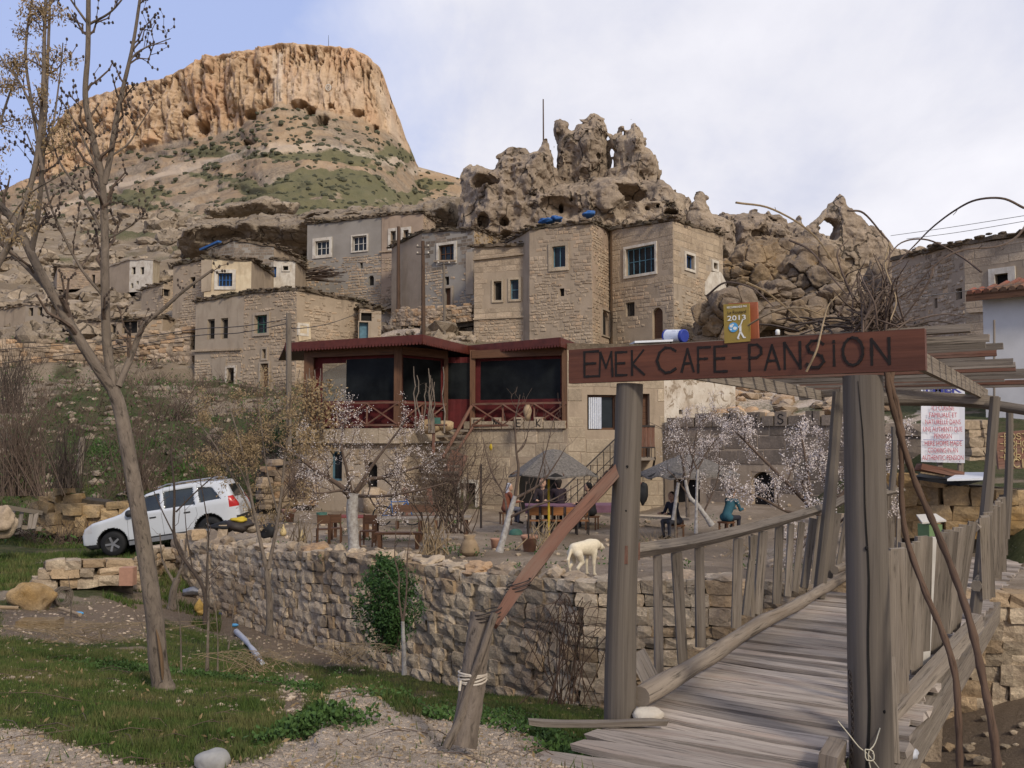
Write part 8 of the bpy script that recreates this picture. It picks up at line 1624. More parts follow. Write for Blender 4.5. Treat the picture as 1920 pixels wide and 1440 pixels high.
# ------------------------------------------------------------------ figures
def caps(G, a, b_, r0, r1): a, b_ = A(*a), A(*b_); e = b_ - a; w_ = G - a; t_ = np.clip((w_ @ e) / (e @ e + 1e-9), 0, 1); return np.linalg.norm(w_ - t_[..., None] * e, axis=-1) - (r0 + (r1 - r0) * t_)
M['figure'] = vcol_mat('figure_cloth_skin', .85, .004, .25, 30)
def sdf_body(name, label, cat, base, rz, s_, prims, h, k=.03, group=None):
 """prims: (a, b, r0, r1, colour[, blend]) in body space; one continuous skin, coloured by the nearest limb"""
 pts = np.array([p for q in prims for p in (q[0], q[1])]); lo = pts.min(0) - .22; hi = pts.max(0) + .22; G = grid3(lo, hi, h); F = np.full(G.shape[:3], 9.)
 for q in prims: F = smin(F, caps(G, *q[:4]), q[5] if len(q) > 5 else k)
 V, Q = surface_nets(F, lo, h); D = np.stack([caps(V, *q[:4]) for q in prims], 1); C = np.array([q[4] for q in prims])[D.argmin(1)]; t_ = thing(name, label, cat, base, group)
 V = V @ np.array(Matrix.Rotation(rz, 3, 'Z')).T * s_; link('body', make_mesh('body', V, [Q], None, M['figure'], True, {'Col': C}), t_); return t_
SK = (.42, .26, .18)
def hand(w_, d, n, col=SK):
 """palm and five bent fingers from a wrist, pointing along d with back-of-hand normal n"""
 w_, d, n = A(*w_), unit(d), unit(n); s_ = np.cross(d, n); out = [(w_, w_ + d * .07, .026, .032, col, .015)]
 for i, (o, l) in enumerate(((-.03, .065), (-.01, .078), (.01, .072), (.03, .055))): a = w_ + d * .085 + s_ * o; m_ = a + d * l * .55 - n * .008; out += [(a, m_, .011, .010, col, .004), (m_, m_ + d * l * .35 - n * l * .35, .010, .008, col, .004)]
 out += [(w_ + d * .03 - s_ * .03, w_ + d * .06 - s_ * .062 - n * .01, .013, .011, col, .006), (w_ + d * .06 - s_ * .062 - n * .01, w_ + d * .095 - s_ * .06 - n * .02, .011, .009, col, .004)]; return out
STL = iter(['under the rust brown clad person', 'under the person in the black coat', 'under the person with the white collar', 'under the dark haired person in black', 'under the person beneath the flat parasol', 'under the person in the teal jacket'])
def seated(label, base, rz, s_, top, legs, hair, lean=.12, scarf=None, reach=.35, group=None, turn=0.0, standing=False, accent=None):
 base = A(base[0], base[1], terrace_z(base[0], base[1])); so_ = thing('garden_stool', 'small brown wooden stool ' + next(STL), 'stool', base); Rz = np.array(Matrix.Rotation(rz, 3, 'Z')); mb = MB(); mb.box(base + A(0, 0, .375 * s_), (.36 * s_, .36 * s_, .035), rz=rz); mb.build('seat', M['brownwood'], so_)
 for lx in (-.14, .14):
  for ly_ in (-.14, .14): o_ = Rz @ A(lx * s_, ly_ * s_, 0); mb = MB(); mb.beam(base + o_ - A(0, 0, .02), base + o_ + A(0, 0, .37 * s_), .035, .035, up=(0, 1, 0)); mb.build('leg', M['brownwood'], so_)
 f = lambda y: y; hz = .92 if standing else .50; L = []
 sh = hz + .50; ly = lean
 for x in (-1, 1):
  hip = (x * .09, 0, hz); 
  if standing: kn = (x * .10, .03, .48); an = (x * .10, -.02, .08)
  else: kn = (x * .12, .42, .50); an = (x * .12, .40, .09)
  L += [(hip, kn, .095, .065, legs), (kn, an, .06, .042, legs), (an, (an[0], an[1] + .16, .04), .042, .032, (.03, .025, .02))]
  so = (x * .18, ly, sh); el = (x * .23, ly + .10, sh - .27); wr = (x * .13, ly + reach, sh - .26)
  L += [(so, el, .055, .045, top), (el, wr, .042, .033, top)] + hand(wr, (-.15 * x, 1, .05), (0, 0, 1))
 L += [((-.09, 0, hz + .02), (.09, 0, hz + .02), .12, .12, legs if standing else top), ((0, .0, hz + .08), (0, ly * .8, sh - .12), .125, .145, top), ((-.13, ly, sh - .02), (.13, ly, sh - .02), .075, .075, top), ((0, ly, sh), (0, ly + .02, sh + .09), .055, .05, SK)]
 hd = A(0, ly + .04, sh + .21); ft = A(math.sin(turn), math.cos(turn), 0)
 L += [(hd - A(0, 0, .03), hd + A(0, 0, .03), .088, .095, SK, .02), (hd + ft * .05 - A(0, 0, .06), hd + ft * .055 - A(0, 0, .07), .045, .045, SK, .02), (hd + ft * .085 - A(0, 0, .0), hd + ft * .108 - A(0, 0, .025), .012, .016, SK, .008), (hd + ft * .088 - A(.02, 0, .062), hd + ft * .088 + A(.02, 0, -.062), .009, .009, (.30, .10, .09), .004)]
 sd__ = A(ft[1], -ft[0], 0)
 for x in (-1, 1): L += [(hd + sd__ * x * .092, hd + sd__ * x * .096 - A(0, 0, .02), .018, .014, SK, .006), (hd + ft * .084 + sd__ * x * .032 + A(0, 0, .01), hd + ft * .086 + sd__ * x * .034 + A(0, 0, .01), .011, .011, (.05, .035, .03), .003)]
 hc = scarf or hair; L += [(hd - ft * .035 + A(0, 0, .035), hd - ft * .03 + A(0, 0, .05), .098, .10, hc, .01)]
 if scarf: L += [(hd - ft * .05 - A(0, 0, .05), hd - ft * .07 - A(0, 0, .14), .075, .07, hc, .02)]
 elif hair: L += [(hd - ft * .055, hd - ft * .06 - A(0, 0, .08), .075, .06, hc, .02)]
 if accent: L += [((.10, ly - .11, sh - .08), (.12, ly - .10, sh - .22), .05, .04, accent)]
 return sdf_body('person', label, 'person', base, rz, s_, L, .017, .03, group)
ps = .74
seated('person in a rust brown top and grey headscarf seated left of the purple table', gp(948, 985) + A(.0, .2, 0), -1.2, ps, (.17, .06, .035), (.10, .10, .13), (.03, .02, .02), .10, scarf=(.36, .36, .40), turn=.3)
seated('person in a black coat bending with back turned under the pointed parasol', P(1052, 962, 22) * A(1, 1, 0) + A(0, 0, -.5), .25, .84, (.022, .014, .018), (.03, .03, .035), (.02, .015, .012), .22)
seated('person in a dark top with white collar seated across the purple table', P(1018, 962, 22.3) * A(1, 1, 0) + A(0, 0, -.5), 3.0, .84, (.03, .022, .024), (.03, .03, .035), (.16, .08, .05), .05, accent=(.6, .58, .55))
seated('dark haired person in black with yellow sleeves on the stair side of the table', P(1110, 972, 21) * A(1, 1, 0) + A(0, 0, -.5), 1.2, .80, (.014, .013, .014), (.03, .03, .035), (.008, .007, .007), .08, accent=(.42, .38, .03))
seated('person in dark clothes seated under the flat right parasol', P(1268, 985, 19.5) * A(1, 1, 0) + A(0, 0, -.35), 2.2, .74, (.03, .03, .04), (.05, .05, .06), (.02, .015, .012), .15)
seated('person in a teal jacket bent low beside the right almond stem', P(1362, 985, 18.5) * A(1, 1, 0) + A(0, 0, -.3), -.9, .7, (.03, .09, .12), (.03, .03, .04), (.02, .015, .012), .25)
# the dog
DW = (.62, .54, .40); DL = [((0, -.26, .54), (0, .22, .56), .12, .13, DW, .05), ((0, .20, .55), (0, .36, .58), .13, .10, DW, .06), ((0, .34, .58), (0, .50, .53), .085, .075, DW, .04), ((0, .50, .53), (0, .62, .49), .06, .035, (.50, .42, .30), .03), ((0, .62, .495), (0, .645, .49), .024, .02, (.03, .02, .02), .005), ((0, -.02, .49), (0, .2, .49), .08, .11, DW, .05)]
for x in (-1, 1):
 DL += [((x * .09, .22, .46), (x * .09, .20, .24), .062, .036, DW, .03), ((x * .09, .20, .24), (x * .09, .21, .05), .034, .028, DW, .02), ((x * .09, .21, .04), (x * .09, .26, .025), .032, .025, DW, .01), ((x * .09, -.26, .46), (x * .10, -.17, .30), .085, .05, DW, .03), ((x * .10, -.17, .30), (x * .10, -.30, .20), .045, .030, DW, .02), ((x * .10, -.30, .20), (x * .10, -.27, .05), .028, .026, DW, .02), ((x * .10, -.27, .04), (x * .10, -.22, .025), .032, .025, DW, .01),
   ((x * .055, .44, .60), (x * .085, .42, .53), .028, .016, (.42, .33, .22), .01), ((x * .035, .56, .545), (x * .036, .565, .545), .011, .011, (.02, .015, .015), .002)]
DL += [((0, -.38, .52), (0, -.46, .36), .03, .028, DW, .03), ((0, -.46, .36), (0, -.43, .20), .028, .018, DW, .02)]
g = P(1094, 1056, 12.2); g[2] = terrace_z(g[0], g[1]); sdf_body('dog', 'cream white dog standing on the edge of the retaining wall with lowered head', 'dog', g, -.75, .70, DL, .016, .035)
# ------------------------------------------------------------------ bicycle
bk_ = thing('bicycle', 'old dark bicycle parked behind the plank table', 'bicycle', gp(745, 985)); g = gp(745, 985); sb = .72
for dx in (-.5, .5):
 c = g + A(dx * sb, 0, .33 * sb); mb = MB(); mb.tube([c + A(.32 * sb * math.cos(x), 0, .32 * sb * math.sin(x)) for x in np.linspace(0, 2 * math.pi, 25)], .018, 6, cap=False); wq_ = mb.build('wheel', M['black'], bk_, True); mb = MB()
 for x in np.linspace(0, math.pi * 2, 13)[:-1]: mb.tube([c, c + A(.31 * sb * math.cos(x), 0, .31 * sb * math.sin(x))], .003, 3)
 mb.build('spokes', M['greywood'], wq_, kind='stuff')
q = lambda x, z: g + A(x * sb, 0, z * sb); mb = MB()
for pth in ([(-.5, .33), (-.15, .33), (-.22, .85)], [(-.15, .33), (.30, .78)], [(-.21, .78), (.30, .80)], [(-.5, .33), (-.21, .72)], [(.5, .33), (.30, .85), (.28, .95)]): mb.tube([q(*p) for p in pth], .014, 6)
mb.build('frame', M['blue'], bk_, kind='stuff'); mb = MB(); mb.tube([q(.22, .97) + A(0, -.16, 0), q(.30, .95), q(.22, .97) + A(0, .16, 0)], .012, 6); mb.build('handlebar', M['metal_dark'], bk_); mb = MB(); mb.blob(q(-.22, .88), (.09, .05, .025), 1, .2, 1); mb.build('saddle', M['black'], bk_, True)
# ------------------------------------------------------------------ pots, urns, odds and ends
def lathe_thing(name, label, cat, c, prof, mat, n=20, group=None): mb = MB(); mb.lathe(c, prof, n); return mb.build(name, M[mat], None, True, c, label=label, cat=cat, group=group)
def at_t(px, py): g_ = gp(px, py); return g_, g_[1] / FPX
g, k = at_t(993, 1034); lathe_thing('flower_pot', 'large pink terracotta pot on the terrace edge below the garden tree', 'flower pot', g, [(0, 0), (11 * k, 0), (14 * k, 24 * k), (16 * k, 24 * k), (16.5 * k, 30 * k), (14 * k, 30 * k), (13 * k, 26 * k), (0, 25 * k)], 'terracotta')
g, k = at_t(541, 978); lathe_thing('flower_pot', 'terracotta pot standing alone by the rubble garden wall', 'flower pot', g, [(0, 0), (9 * k, 0), (11 * k, 18 * k), (13 * k, 18 * k), (13.5 * k, 23 * k), (11 * k, 23 * k), (0, 20 * k)], 'terracotta')
g, k = at_t(930, 1030); lathe_thing('flower_pot', 'low terracotta planter hidden behind the lime washed tree foot', 'flower pot', g, [(0, 0), (8 * k, 0), (10 * k, 17 * k), (12 * k, 20 * k), (10 * k, 20 * k), (0, 18 * k)], 'terracotta')
g, k = at_t(880, 1042); lathe_thing('clay_urn', 'squat pale clay urn with dark rings on the wall top', 'urn', g, [(0, 0), (15 * k, 0), (19 * k, 7 * k), (19.6 * k, 8 * k), (18.4 * k, 12 * k), (18.8 * k, 13 * k), (16 * k, 19 * k), (16.3 * k, 20 * k), (12 * k, 28 * k), (9 * k, 32 * k), (12 * k, 38 * k), (10 * k, 38 * k), (7 * k, 32 * k), (0, 30 * k)], 'clay', 24)
c = P(989, 798, 25.7); k = 25.7 / FPX; c[2] = FZ + .20; lathe_thing('amphora', 'brown clay amphora standing on the inscribed parapet', 'amphora', c, [(0, 0), (3 * k, 0), (6 * k, 8 * k), (8.5 * k, 19 * k), (6 * k, 26 * k), (4 * k, 28 * k), (5 * k, 30 * k), (0, 30 * k)], 'clay')
for px, py, lb in ((566, 1015, 'white gourd shaped ornament at the left end of the terrace'), (531, 1005, 'smaller pale gourd shaped ornament near the wall corner')): g, k = at_t(px, py); lathe_thing('gourd', lb, 'ornament', g, [(0, 0), (5 * k, 1 * k), (6.5 * k, 6 * k), (5 * k, 11 * k), (2 * k, 16 * k), (1.4 * k, 21 * k), (0, 22 * k)], 'cream_paint', 12)
g, k = at_t(603, 985); lathe_thing('bucket', 'green plastic bucket beside the red clothed table', 'bucket', g + A(0, 0, .1), [(0, 0), (8 * k, 0), (10 * k, 16 * k), (9 * k, 16 * k), (0, 14 * k)], 'green_paint'); g, k = at_t(967, 1002); lathe_thing('basin', 'upturned green basin behind the pink pot', 'basin', g, [(13 * k, 0), (11 * k, 7 * k), (6 * k, 10 * k), (0, 10 * k)], 'green_paint')
g, k = at_t(697, 962); lathe_thing('barrel', 'pale round stone mortar by the arched cellar door', 'mortar', g, [(0, 0), (14 * k, 0), (18 * k, 20 * k), (17 * k, 42 * k), (13 * k, 48 * k), (11 * k, 44 * k), (0, 44 * k)], 'tuff')
c = P(922, 838, 27.0); mb = MB(); mb.lathe(c, [(0, -.12), (.07, -.1), (.09, 0), (.05, .12), (0, .13)], 10); mb.build('wall_vase', M['yellow'], None, True, c, label='small yellow vase fixed high on the ashlar wall', cat='vase')
g = P(842, 790, 24.4); mb = MB(); mb.box(P(817, 789, 24.9), (.26, .2, .17)); mb.build('planter_box', M['green_paint'], None, False, P(817, 795, 24.9), label='bright green planter box on the ledge beside the porch door', cat='planter')
g = gp(502, 1008); mb = MB(); mb.blob(g + A(0, 0, .13), (.19, .16, .17), 5, .5, 2); mb.build('rubbish_bag', M['black'], None, True, g, label='black rubbish bag slumped near the wall corner', cat='bag')
g = P(440, 988, 19.3); tb_ = thing('tarpaulin_heap', 'heap of yellow and grey tarpaulin behind the car on the wall corner', 'tarpaulin', g - A(0, 0, .2))
for dx, dz, r_b, mt in ((-.25, 0, (.35, .2, .1), 'black'), (.1, .03, (.3, .2, .12), 'metal_dark'), (.08, .13, (.18, .12, .07), 'yellow'), (.35, -.03, (.2, .15, .08), 'retain')): mb = MB(); mb.blob(g + A(dx, 0, dz), r_b, dx * 9 + 3, .7, 2); mb.build('fold', M[mt], tb_, True)
mb = MB(); c = P(416, 1000, 19.2); mb.beam(c - A(0, 0, .18), c + A(.06, 0, .18), .2, .15, up=(0, 1, 0), jit=.05); mb.build('standing_stone', M['tuff'], None, False, c - A(0, 0, .2), label='pale stone propped upright on the wall under the tail light', cat='stone')
# left ground litter
M['plastic'] = plain_mat('grey_plastic', (.48, .49, .53), .5, .1, 6)
def gd(px, d, dz=0.0): g_ = gpx(px, d); return g_ + A(0, 0, dz)
def gpix(px, py, d0=8.0):
 d = d0
 for _ in range(40): p = P(px, py, d); z = ground_at(p[0], p[1]); d = .5 * d + .5 * min(max((z - EYE) / ((p[2] - EYE) / d), 3.5), 30)
 p = P(px, py, d); return A(p[0], p[1], ground_at(p[0], p[1]))
a, b_ = gpix(443, 1190) + A(0, 0, .06), gpix(492, 1250) + A(0, 0, .05); mb = MB(); mb.tube(curve([a, (a + b_) / 2 + A(.0, 0, .03), b_], 8), [.05, .05, .048, .047, .03, .045, .042, .03], 12, jit=.05); mb.build('pipe', M['plastic'], None, True, a, label='broken grey-white plastic pipe lying in the weeds', cat='pipe')
g = gpix(372, 1152, 11); mb = MB(); mb.blob(g + A(0, 0, .12), (.09, .08, .15), 4, .6, 2); mb.blob(g + A(.06, 0, .03), (.1, .08, .06), 7, .6, 2); mb.build('plastic_bag', M['yellow_bag'] if 'yellow_bag' in M else plain_mat('yellow_bag', (.52, .33, .09), .7, .2, 20), None, True, g, label='crumpled yellow plastic bag before the dark stems', cat='bag')
g = gpix(362, 1122, 12); mb = MB(); mb.tube([g + A(-.2, 0, .12), g + A(0, .02, .16), g + A(.2, .04, .10)], [.07, .1, .06], 10); mb.build('metal_scrap', plain_mat('chrome_scrap', (.25, .25, .27), .25, .2, 9, metallic=.7), None, True, g, label='shiny dark scrap behind the yellow bag', cat='scrap')
for px, py, c_, lb in ((413, 1155, 'ink_blue', 'small dark blue can on the dirt right of the yellow bag'), (440, 1176, 'print_blue', 'bright blue bottle by the top of the plastic pipe'), (272, 1072, 'print_blue', 'clear bottle with blue label on the reddish block wall'), (148, 1155, 'print_blue', 'blue cap at the end of the white pole')): g = gpix(px, py, 11); mb = MB(); mb.tube([g + A(-.05, 0, .04), g + A(.03, 0, .04), g + A(.07, 0, .045)], [.03, .03, .012], 10); mb.build('bottle', M[c_], None, True, g, label=lb, cat='bottle')
g = gpix(96, 1135, 12); mb = MB()
for k in range(26): rr = .12 + .01 * (k % 6); mb.tube([g + A(.14 + rr * math.cos(x) * .5 + .016 * (k // 4), rr * .9 * math.cos(x), .15 + rr * math.sin(x)) for x in np.linspace(0, 6.28, 14)], .004, 4, cap=False)
mb.build('wire_coil', M['greywood'], None, False, g, label='coil of grey wire leaning on the reddish boulder', cat='wire coil')
g = gpix(60, 1140, 12); mb = MB(); mb.blob(g + A(0, 0, .15), (.34, .25, .28), 8, .5, 3); mb.build('boulder', M['ochre'], None, True, g, label='reddish boulder beside the coil of wire', cat='boulder'); g = gpix(75, 1178, 11); mb = MB(); mb.box(g + A(0, 0, .06), (.55, .3, .14), rz=.1); mb.build('stone_slab', M['redwood'] and M['ochre'], None, False, g, label='thick rusty stone slab below the reddish boulder', cat='stone slab')
a, b_ = gpix(-30, 1150, 11), gpix(34, 1152, 11); mb = MB(); mb.tube([a + A(0, 0, .1), b_ + A(0, 0, .1)], .03, 8); mb.build('white_pole', M['clay'], None, True, a, label='pale rod entering at the left edge beside the boulder', cat='rod'); a, b_ = gpix(112, 1150, 11), gpix(150, 1160, 11); mb = MB(); mb.tube([a + A(0, 0, .08), b_ + A(0, 0, .06)], .028, 8); mb.build('white_pole', M['clay'], None, True, a, label='pale rod lying right of the wire coil', cat='rod')
g = gpix(400, 1440, 4.6); mb = MB(); mb.blob(g + A(0, 0, .03), (.085, .08, .055), 5, .2, 3); mb.build('boulder', plain_mat('smooth_grey_stone', (.30, .29, .27), .7, .15, 14), None, True, g, label='smooth grey rounded stone at the bottom edge', cat='boulder')
g = P(40, 985, 24); lp_ = thing('broken_pallet', 'broken wooden pallet frame leaning by the left rubble wall', 'pallet', gpix(40, 1000, 22))
for a, b_ in (((8, 950), (80, 962)), ((5, 985), (78, 992)), ((12, 985), (30, 952)), ((36, 990), (42, 956)), ((55, 992), (60, 958)), ((62, 992), (70, 958))): mb = MB(); mb.beam(P(*a, 23), P(*b_, 23.3), .10, .03, up=(0, 1, 0)); mb.build('board', M['greywood'], lp_)
mb = MB(); c = P(4, 978, 21); mb.blob(c, (.35, .3, .35), 2, .5, 3); mb.build('boulder', M['tuff'], None, True, c - A(0, 0, .35), label='pale boulder cut by the left edge beside the broken pallet', cat='boulder'); mb = MB(); c = P(240, 1080, 17.6); mb.box(c, (.26, .2, .34)); mb.build('red_block', M['terracotta'], None, False, c - A(0, 0, .2), label='upright orange brick block ending the low block wall', cat='block')
for px, py, d, r_b, lb in ((1690, 1300, 7.5, .2, 'squared stone fallen beneath the right rail'), (1745, 1372, 6.6, .16, 'tall broken stone standing on edge beneath the right rail')): c = P(px, py, d); mb = MB(); mb.beam(c - A(.02, 0, r_b * 1.1), c + A(0, 0, r_b * 1.1), r_b * 1.1, r_b, up=(0, 1, 0), jit=.06); mb.build('fallen_stone', M['retain'], None, False, c - A(0, 0, r_b), label=lb, cat='stone')
c = P(1700, 1408, 5.4); mb = MB(); mb.blob(c, (.07, .06, .05), 3, .9, 2); mb.build('plastic_bag', M['plastic'], None, True, c, label='crumpled clear plastic bag under the bridge edge', cat='bag')
# hanging bags and blue tarpaulins
for px, py, d, mt, lb in ((1206, 925, 24, 'black', 'black bag hanging on the wall under the balcony'), (1187, 925, 24, 'black', 'dark coat hanging behind the gate post'), (1193, 905, 24, 'redcloth', 'pink cloth hanging under the balcony')): c = P(px, py, d); mb = MB(); mb.blob(c, (.12, .07, .28 if mt == 'black' else .1), px, .4, 2); mb.tube([c + A(-.04, 0, .2), c + A(0, 0, .5), c + A(.04, 0, .2)], .01, 5); mb.build('hanging_bag', M[mt], None, True, c, label=lb, cat='bag')
for px, py, d, w_, lb in ((1022, 414, 49.2, .45, 'larger blue tarpaulin scrap on the left of the tower roof'), (1044, 410, 49, .3, 'small blue tarpaulin scrap in the middle of the tower roof'), (1104, 402, 48.6, .28, 'blue tarpaulin scrap at the right end of the tower roof')): c = P(px, py, d); mb = MB(); mb.blob(c, (w_, .4, .16), px, .8, 2); mb.build('tarpaulin', M['blue'], None, True, c, label=lb, cat='tarpaulin')
a = P(377, 468, 60.4); mb = MB(); mb.beam(a, P(412, 453, 59.4), .3, .12, jit=.05); mb.build('tarpaulin', M['blue'], None, False, a, label='rolled blue tarpaulin along the left gable edge', cat='tarpaulin'); a = P(135, 590, 78); mb = MB(); mb.beam(a, P(180, 594, 78), .5, .35, jit=.2); mb.build('tarpaulin', plain_mat('pale_sheet', (.42, .5, .56), .7, .2, 2), None, False, a, label='pale blue and white sheeting over a shed at far left', cat='tarpaulin')
# brushwood and porch shed beside the grey house
t_ = thing('brushwood_heap', 'heap of cut branches stacked under the grey house wall', 'brushwood', P(600, 525, 61)); mb = MB()
for _ in range(50): a = P(rt_.uniform(555, 600), rt_.uniform(505, 527), 61); mb.tube([a, a + A(rt_.uniform(.8, 2.2), rt_.uniform(-.3, .3), rt_.uniform(-.1, .35))], .03, 3)
mb.build('sticks', M['twig'], t_, kind='stuff')
t_ = thing('wooden_shed', 'dark open fronted wooden shed projecting from the pink house', 'shed', P(762, 532, 60.6)); mb = MB(); mb.hexa([P(735, 505, 60.4), P(786, 512, 60.4), P(786, 510, 61.6), P(738, 502, 61.6)] + [P(735, 502, 60.4), P(786, 508, 60.4), P(786, 506, 61.6), P(738, 498, 61.6)]); mb.build('roof', M['greywood'], t_)
for x in (742, 765, 784): mb = MB(); mb.beam(P(x, 532, 60.5), P(x, 506, 60.5), .1, .1, up=(0, 1, 0)); mb.build('post', M['greywood'], t_)
# ------------------------------------------------------------------ the car
car = thing('car', 'white four door sport utility car tilted nose down behind the stone corner', 'car', (0, 0, 0))
prof = [(0.02, .42), (.0, .62), (.03, .95), (.12, 1.10), (.26, 1.48), (.42, 1.62), (1.2, 1.68), (2.0, 1.66), (2.45, 1.56), (2.62, 1.50), (3.16, 1.12), (3.35, 1.07), (3.95, .97), (4.2, .84), (4.28, .66), (4.28, .40), (4.1, .26), (3.0, .24), (1.2, .24), (.2, .28)]
h = .028; G = grid3((-.15, -1.05, .1), (4.45, 1.05, 1.85), h); xg, yg, zg = G[..., 0], G[..., 1], G[..., 2]; f2 = poly_sdf(xg[:, 0, :], zg[:, 0, :], prof)[:, None, :] + .0
hw = .905 - ss(.98, 1.66, zg) * .24 - ss(3.7, 4.35, xg) * .16 - ss(.35, -.05, xg) * .07 - ss(.5, .2, zg) * .03; F = smax(f2 + 0 * yg, np.abs(yg) - hw, .10)
wins = [[(2.08, 1.07), (3.02, 1.08), (2.52, 1.47), (2.12, 1.52)], [(1.16, 1.07), (1.98, 1.07), (2.02, 1.53), (1.22, 1.55)], [(.46, 1.14), (1.04, 1.10), (1.08, 1.53), (.70, 1.47)]]
for w_ in wins: F = smax(F, -np.maximum(poly_sdf(xg[:, 0, :], zg[:, 0, :], w_)[:, None, :], hw - .035 - np.abs(yg)), .008)
for wx in (.84, 3.44): F = smax(F, -np.maximum(np.sqrt((xg - wx) ** 2 + (zg - .36) ** 2) - .40, .60 - np.abs(yg)), .01)
V, Q = surface_nets(F, (-.15, -1.05, .1), h); C = V[Q].mean(1); n_ = np.cross(V[Q[:, 1]] - V[Q[:, 0]], V[Q[:, 3]] - V[Q[:, 0]]); n_ /= np.linalg.norm(n_, axis=1)[:, None] + 1e-9
side = np.zeros(len(Q), int)
for w_ in wins: side[(poly_sdf(C[:, 0], C[:, 2], w_) < .004) & (np.abs(C[:, 1]) > .5) & (np.abs(n_[:, 1]) > .6)] = 1
side[(n_[:, 0] > .25) & (C[:, 2] > 1.13) & (C[:, 2] < 1.52) & (np.abs(C[:, 1]) < .70) & (C[:, 0] > 2.5)] = 2; side[(n_[:, 0] < -.5) & (C[:, 2] > 1.14) & (C[:, 2] < 1.48) & (np.abs(C[:, 1]) < .60) & (C[:, 0] < .5)] = 3
side[(C[:, 0] < .26) & (C[:, 2] > .86) & (C[:, 2] < 1.18) & (np.abs(C[:, 1]) > .66)] = 4; side[(C[:, 0] > 3.95) & (C[:, 2] > .70) & (C[:, 2] < .93) & (np.abs(C[:, 1]) > .42)] = 5
side[(C[:, 2] < .40) & (side == 0)] = 6; side[(np.hypot(C[:, 0] - .84, C[:, 2] - .36) < .425) & (np.abs(C[:, 1]) > .58)] = 6; side[(np.hypot(C[:, 0] - 3.44, C[:, 2] - .36) < .425) & (np.abs(C[:, 1]) > .58)] = 6; side[(C[:, 0] < .1) & (C[:, 2] < .62) & (side == 0)] = 6
M['car_paint'] = plain_mat('white_car_paint', (.50, .52, .55), .35, .03, 1.5, bdist=.0, Coat_Weight=.5); M['car_glass'] = plain_mat('car_glass', (.022, .028, .028), .12, .3, 2, spec=.7, bdist=0.0); M['red_lens'] = plain_mat('red_lens', (.42, .02, .02), .25, .1); M['clear_lens'] = plain_mat('clear_lens', (.5, .5, .52), .15, .1); M['cladding'] = plain_mat('dark_cladding', (.03, .03, .032), .6, .1); M['alloy'] = plain_mat('alloy', (.35, .35, .37), .3, .1, metallic=.6)
rear, front = P(398, 1014, 23.0), P(216, 1042, 22.8); fw = unit(front - rear); lt = unit(np.cross((0, 0, 1), fw)); up_ = np.cross(fw, lt); wb_ = np.linalg.norm(front - rear) / 2.6; org = rear - up_ * 0 - fw * .84 * wb_
def cw(p): p = np.asarray(p, float); p = p.reshape(-1, 3) * wb_; return org + p[:, 0:1] * fw + p[:, 1:2] * lt + (p[:, 2:3] - .02 * wb_) * up_
side_y = 1 if (lt[1] < 0) else -1; org = org - lt * side_y * .82 * wb_
car.location = Vector(org); OFF[car.name] = org
for k, (nm, mt) in enumerate((('body', 'car_paint'), ('side_window', 'car_glass'), ('windscreen', 'car_glass'), ('rear_window', 'car_glass'), ('tail_light', 'red_lens'), ('headlight', 'clear_lens'), ('bumper', 'cladding'))):
 for sgn in ((-1, 1) if k in (1, 4, 5) else (0,)):
  for wn in (range(3) if k == 1 else (0,)):
   qs = Q[(side == k) & ((sgn == 0) | (np.sign(C[:, 1]) == sgn)) & ((k != 1) | (np.digitize(C[:, 0], [1.1, 2.04]) == wn))]; us_, inv = np.unique(qs, return_inverse=True)
   if len(qs): link(nm, make_mesh(nm, cw(V[us_]) - org, [inv.reshape(-1, 4)], None, M[mt], True), car)
def carbox(nm, x0, x1, y0, y1, z0, z1, mt, par=None): mb = MB(); mb.hexa(cw([(x0, y0, z0), (x1, y0, z0), (x1, y1, z0), (x0, y1, z0), (x0, y0, z1), (x1, y0, z1), (x1, y1, z1), (x0, y1, z1)])); return mb.build(nm, M[mt], par or car)
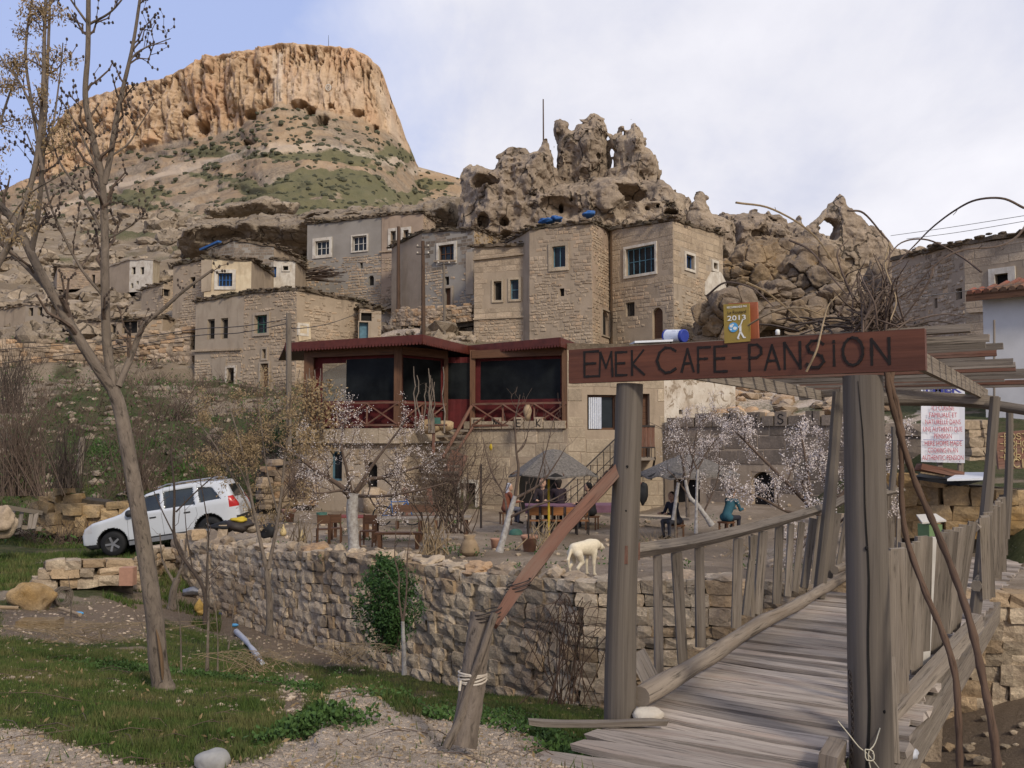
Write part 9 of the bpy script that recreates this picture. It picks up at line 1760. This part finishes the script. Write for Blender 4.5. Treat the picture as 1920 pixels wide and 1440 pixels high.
for sy in (-1, 1):
 for wx in (.84, 3.44):
  c = cw((wx, sy * .80, .345))[0]; ax = lt * sy; mb = MB(); mb.lathe(c, [(.20 * wb_, .09 * wb_), (.30 * wb_, .10 * wb_), (.335 * wb_, .07 * wb_), (.345 * wb_, 0), (.335 * wb_, -.09 * wb_), (.2 * wb_, -.1 * wb_)], 28, ax); wl = mb.build('wheel', M['black'], car, True)
  mb = MB(); mb.lathe(c, [(.205 * wb_, .085 * wb_), (.19 * wb_, .095 * wb_), (.18 * wb_, .05 * wb_), (.0, .05 * wb_)], 24, ax); mb.build('rim', M['cladding'], wl, True); mb = MB()
  for a_ in np.linspace(0, 2 * math.pi, 6)[:-1]: dv = fw * math.cos(a_) + up_ * math.sin(a_); mb.beam(c + ax * .075 * wb_, c + dv * .2 * wb_ + ax * .08 * wb_, .055 * wb_, .03 * wb_, up=ax)
  mb.build('spokes', M['alloy'], wl)
 mb = MB(); mb.tube(cw([(.55, sy * .62, 1.66), (.75, sy * .62, 1.72), (1.9, sy * .62, 1.73), (2.15, sy * .62, 1.67)]), .02 * wb_, 6); mb.build('roof_rail', M['alloy'], car); mb = MB(); mb.blob(cw((2.88, sy * .98, 1.10))[0], (.10, .10, .09), 3, .1, 2); mb.build('mirror', M['cladding'], car, True)
 for hx_ in (1.30, 2.22): mb = MB(); mb.beam(*cw([(hx_, sy * .915, .90), (hx_ + .17, sy * .915, .90)]), .02, .03); mb.build('door_handle', M['cladding'], car)
 mb = MB()
 for ln_ in ([(2.07, 1.0), (2.05, .38)], [(2.98, 1.02), (3.0, .40)], [(1.14, 1.0), (1.12, .82), (1.22, .55)]): mb.tube(cw([(a, sy * .902, b_) for a, b_ in ln_]), .006, 4)
 mb.build('door_seam', M['cladding'], car)
 mb = MB(); mb.beam(*cw([(1.25, sy * .89, .30), (3.0, sy * .89, .30)]), .04, .10); mb.build('sill_trim', M['alloy'], car)
carbox('number_plate', -.02, .0, -.26, .26, .62, .74, 'frame_white'); carbox('grille', 4.27, 4.295, -.45, .45, .62, .78, 'cladding')
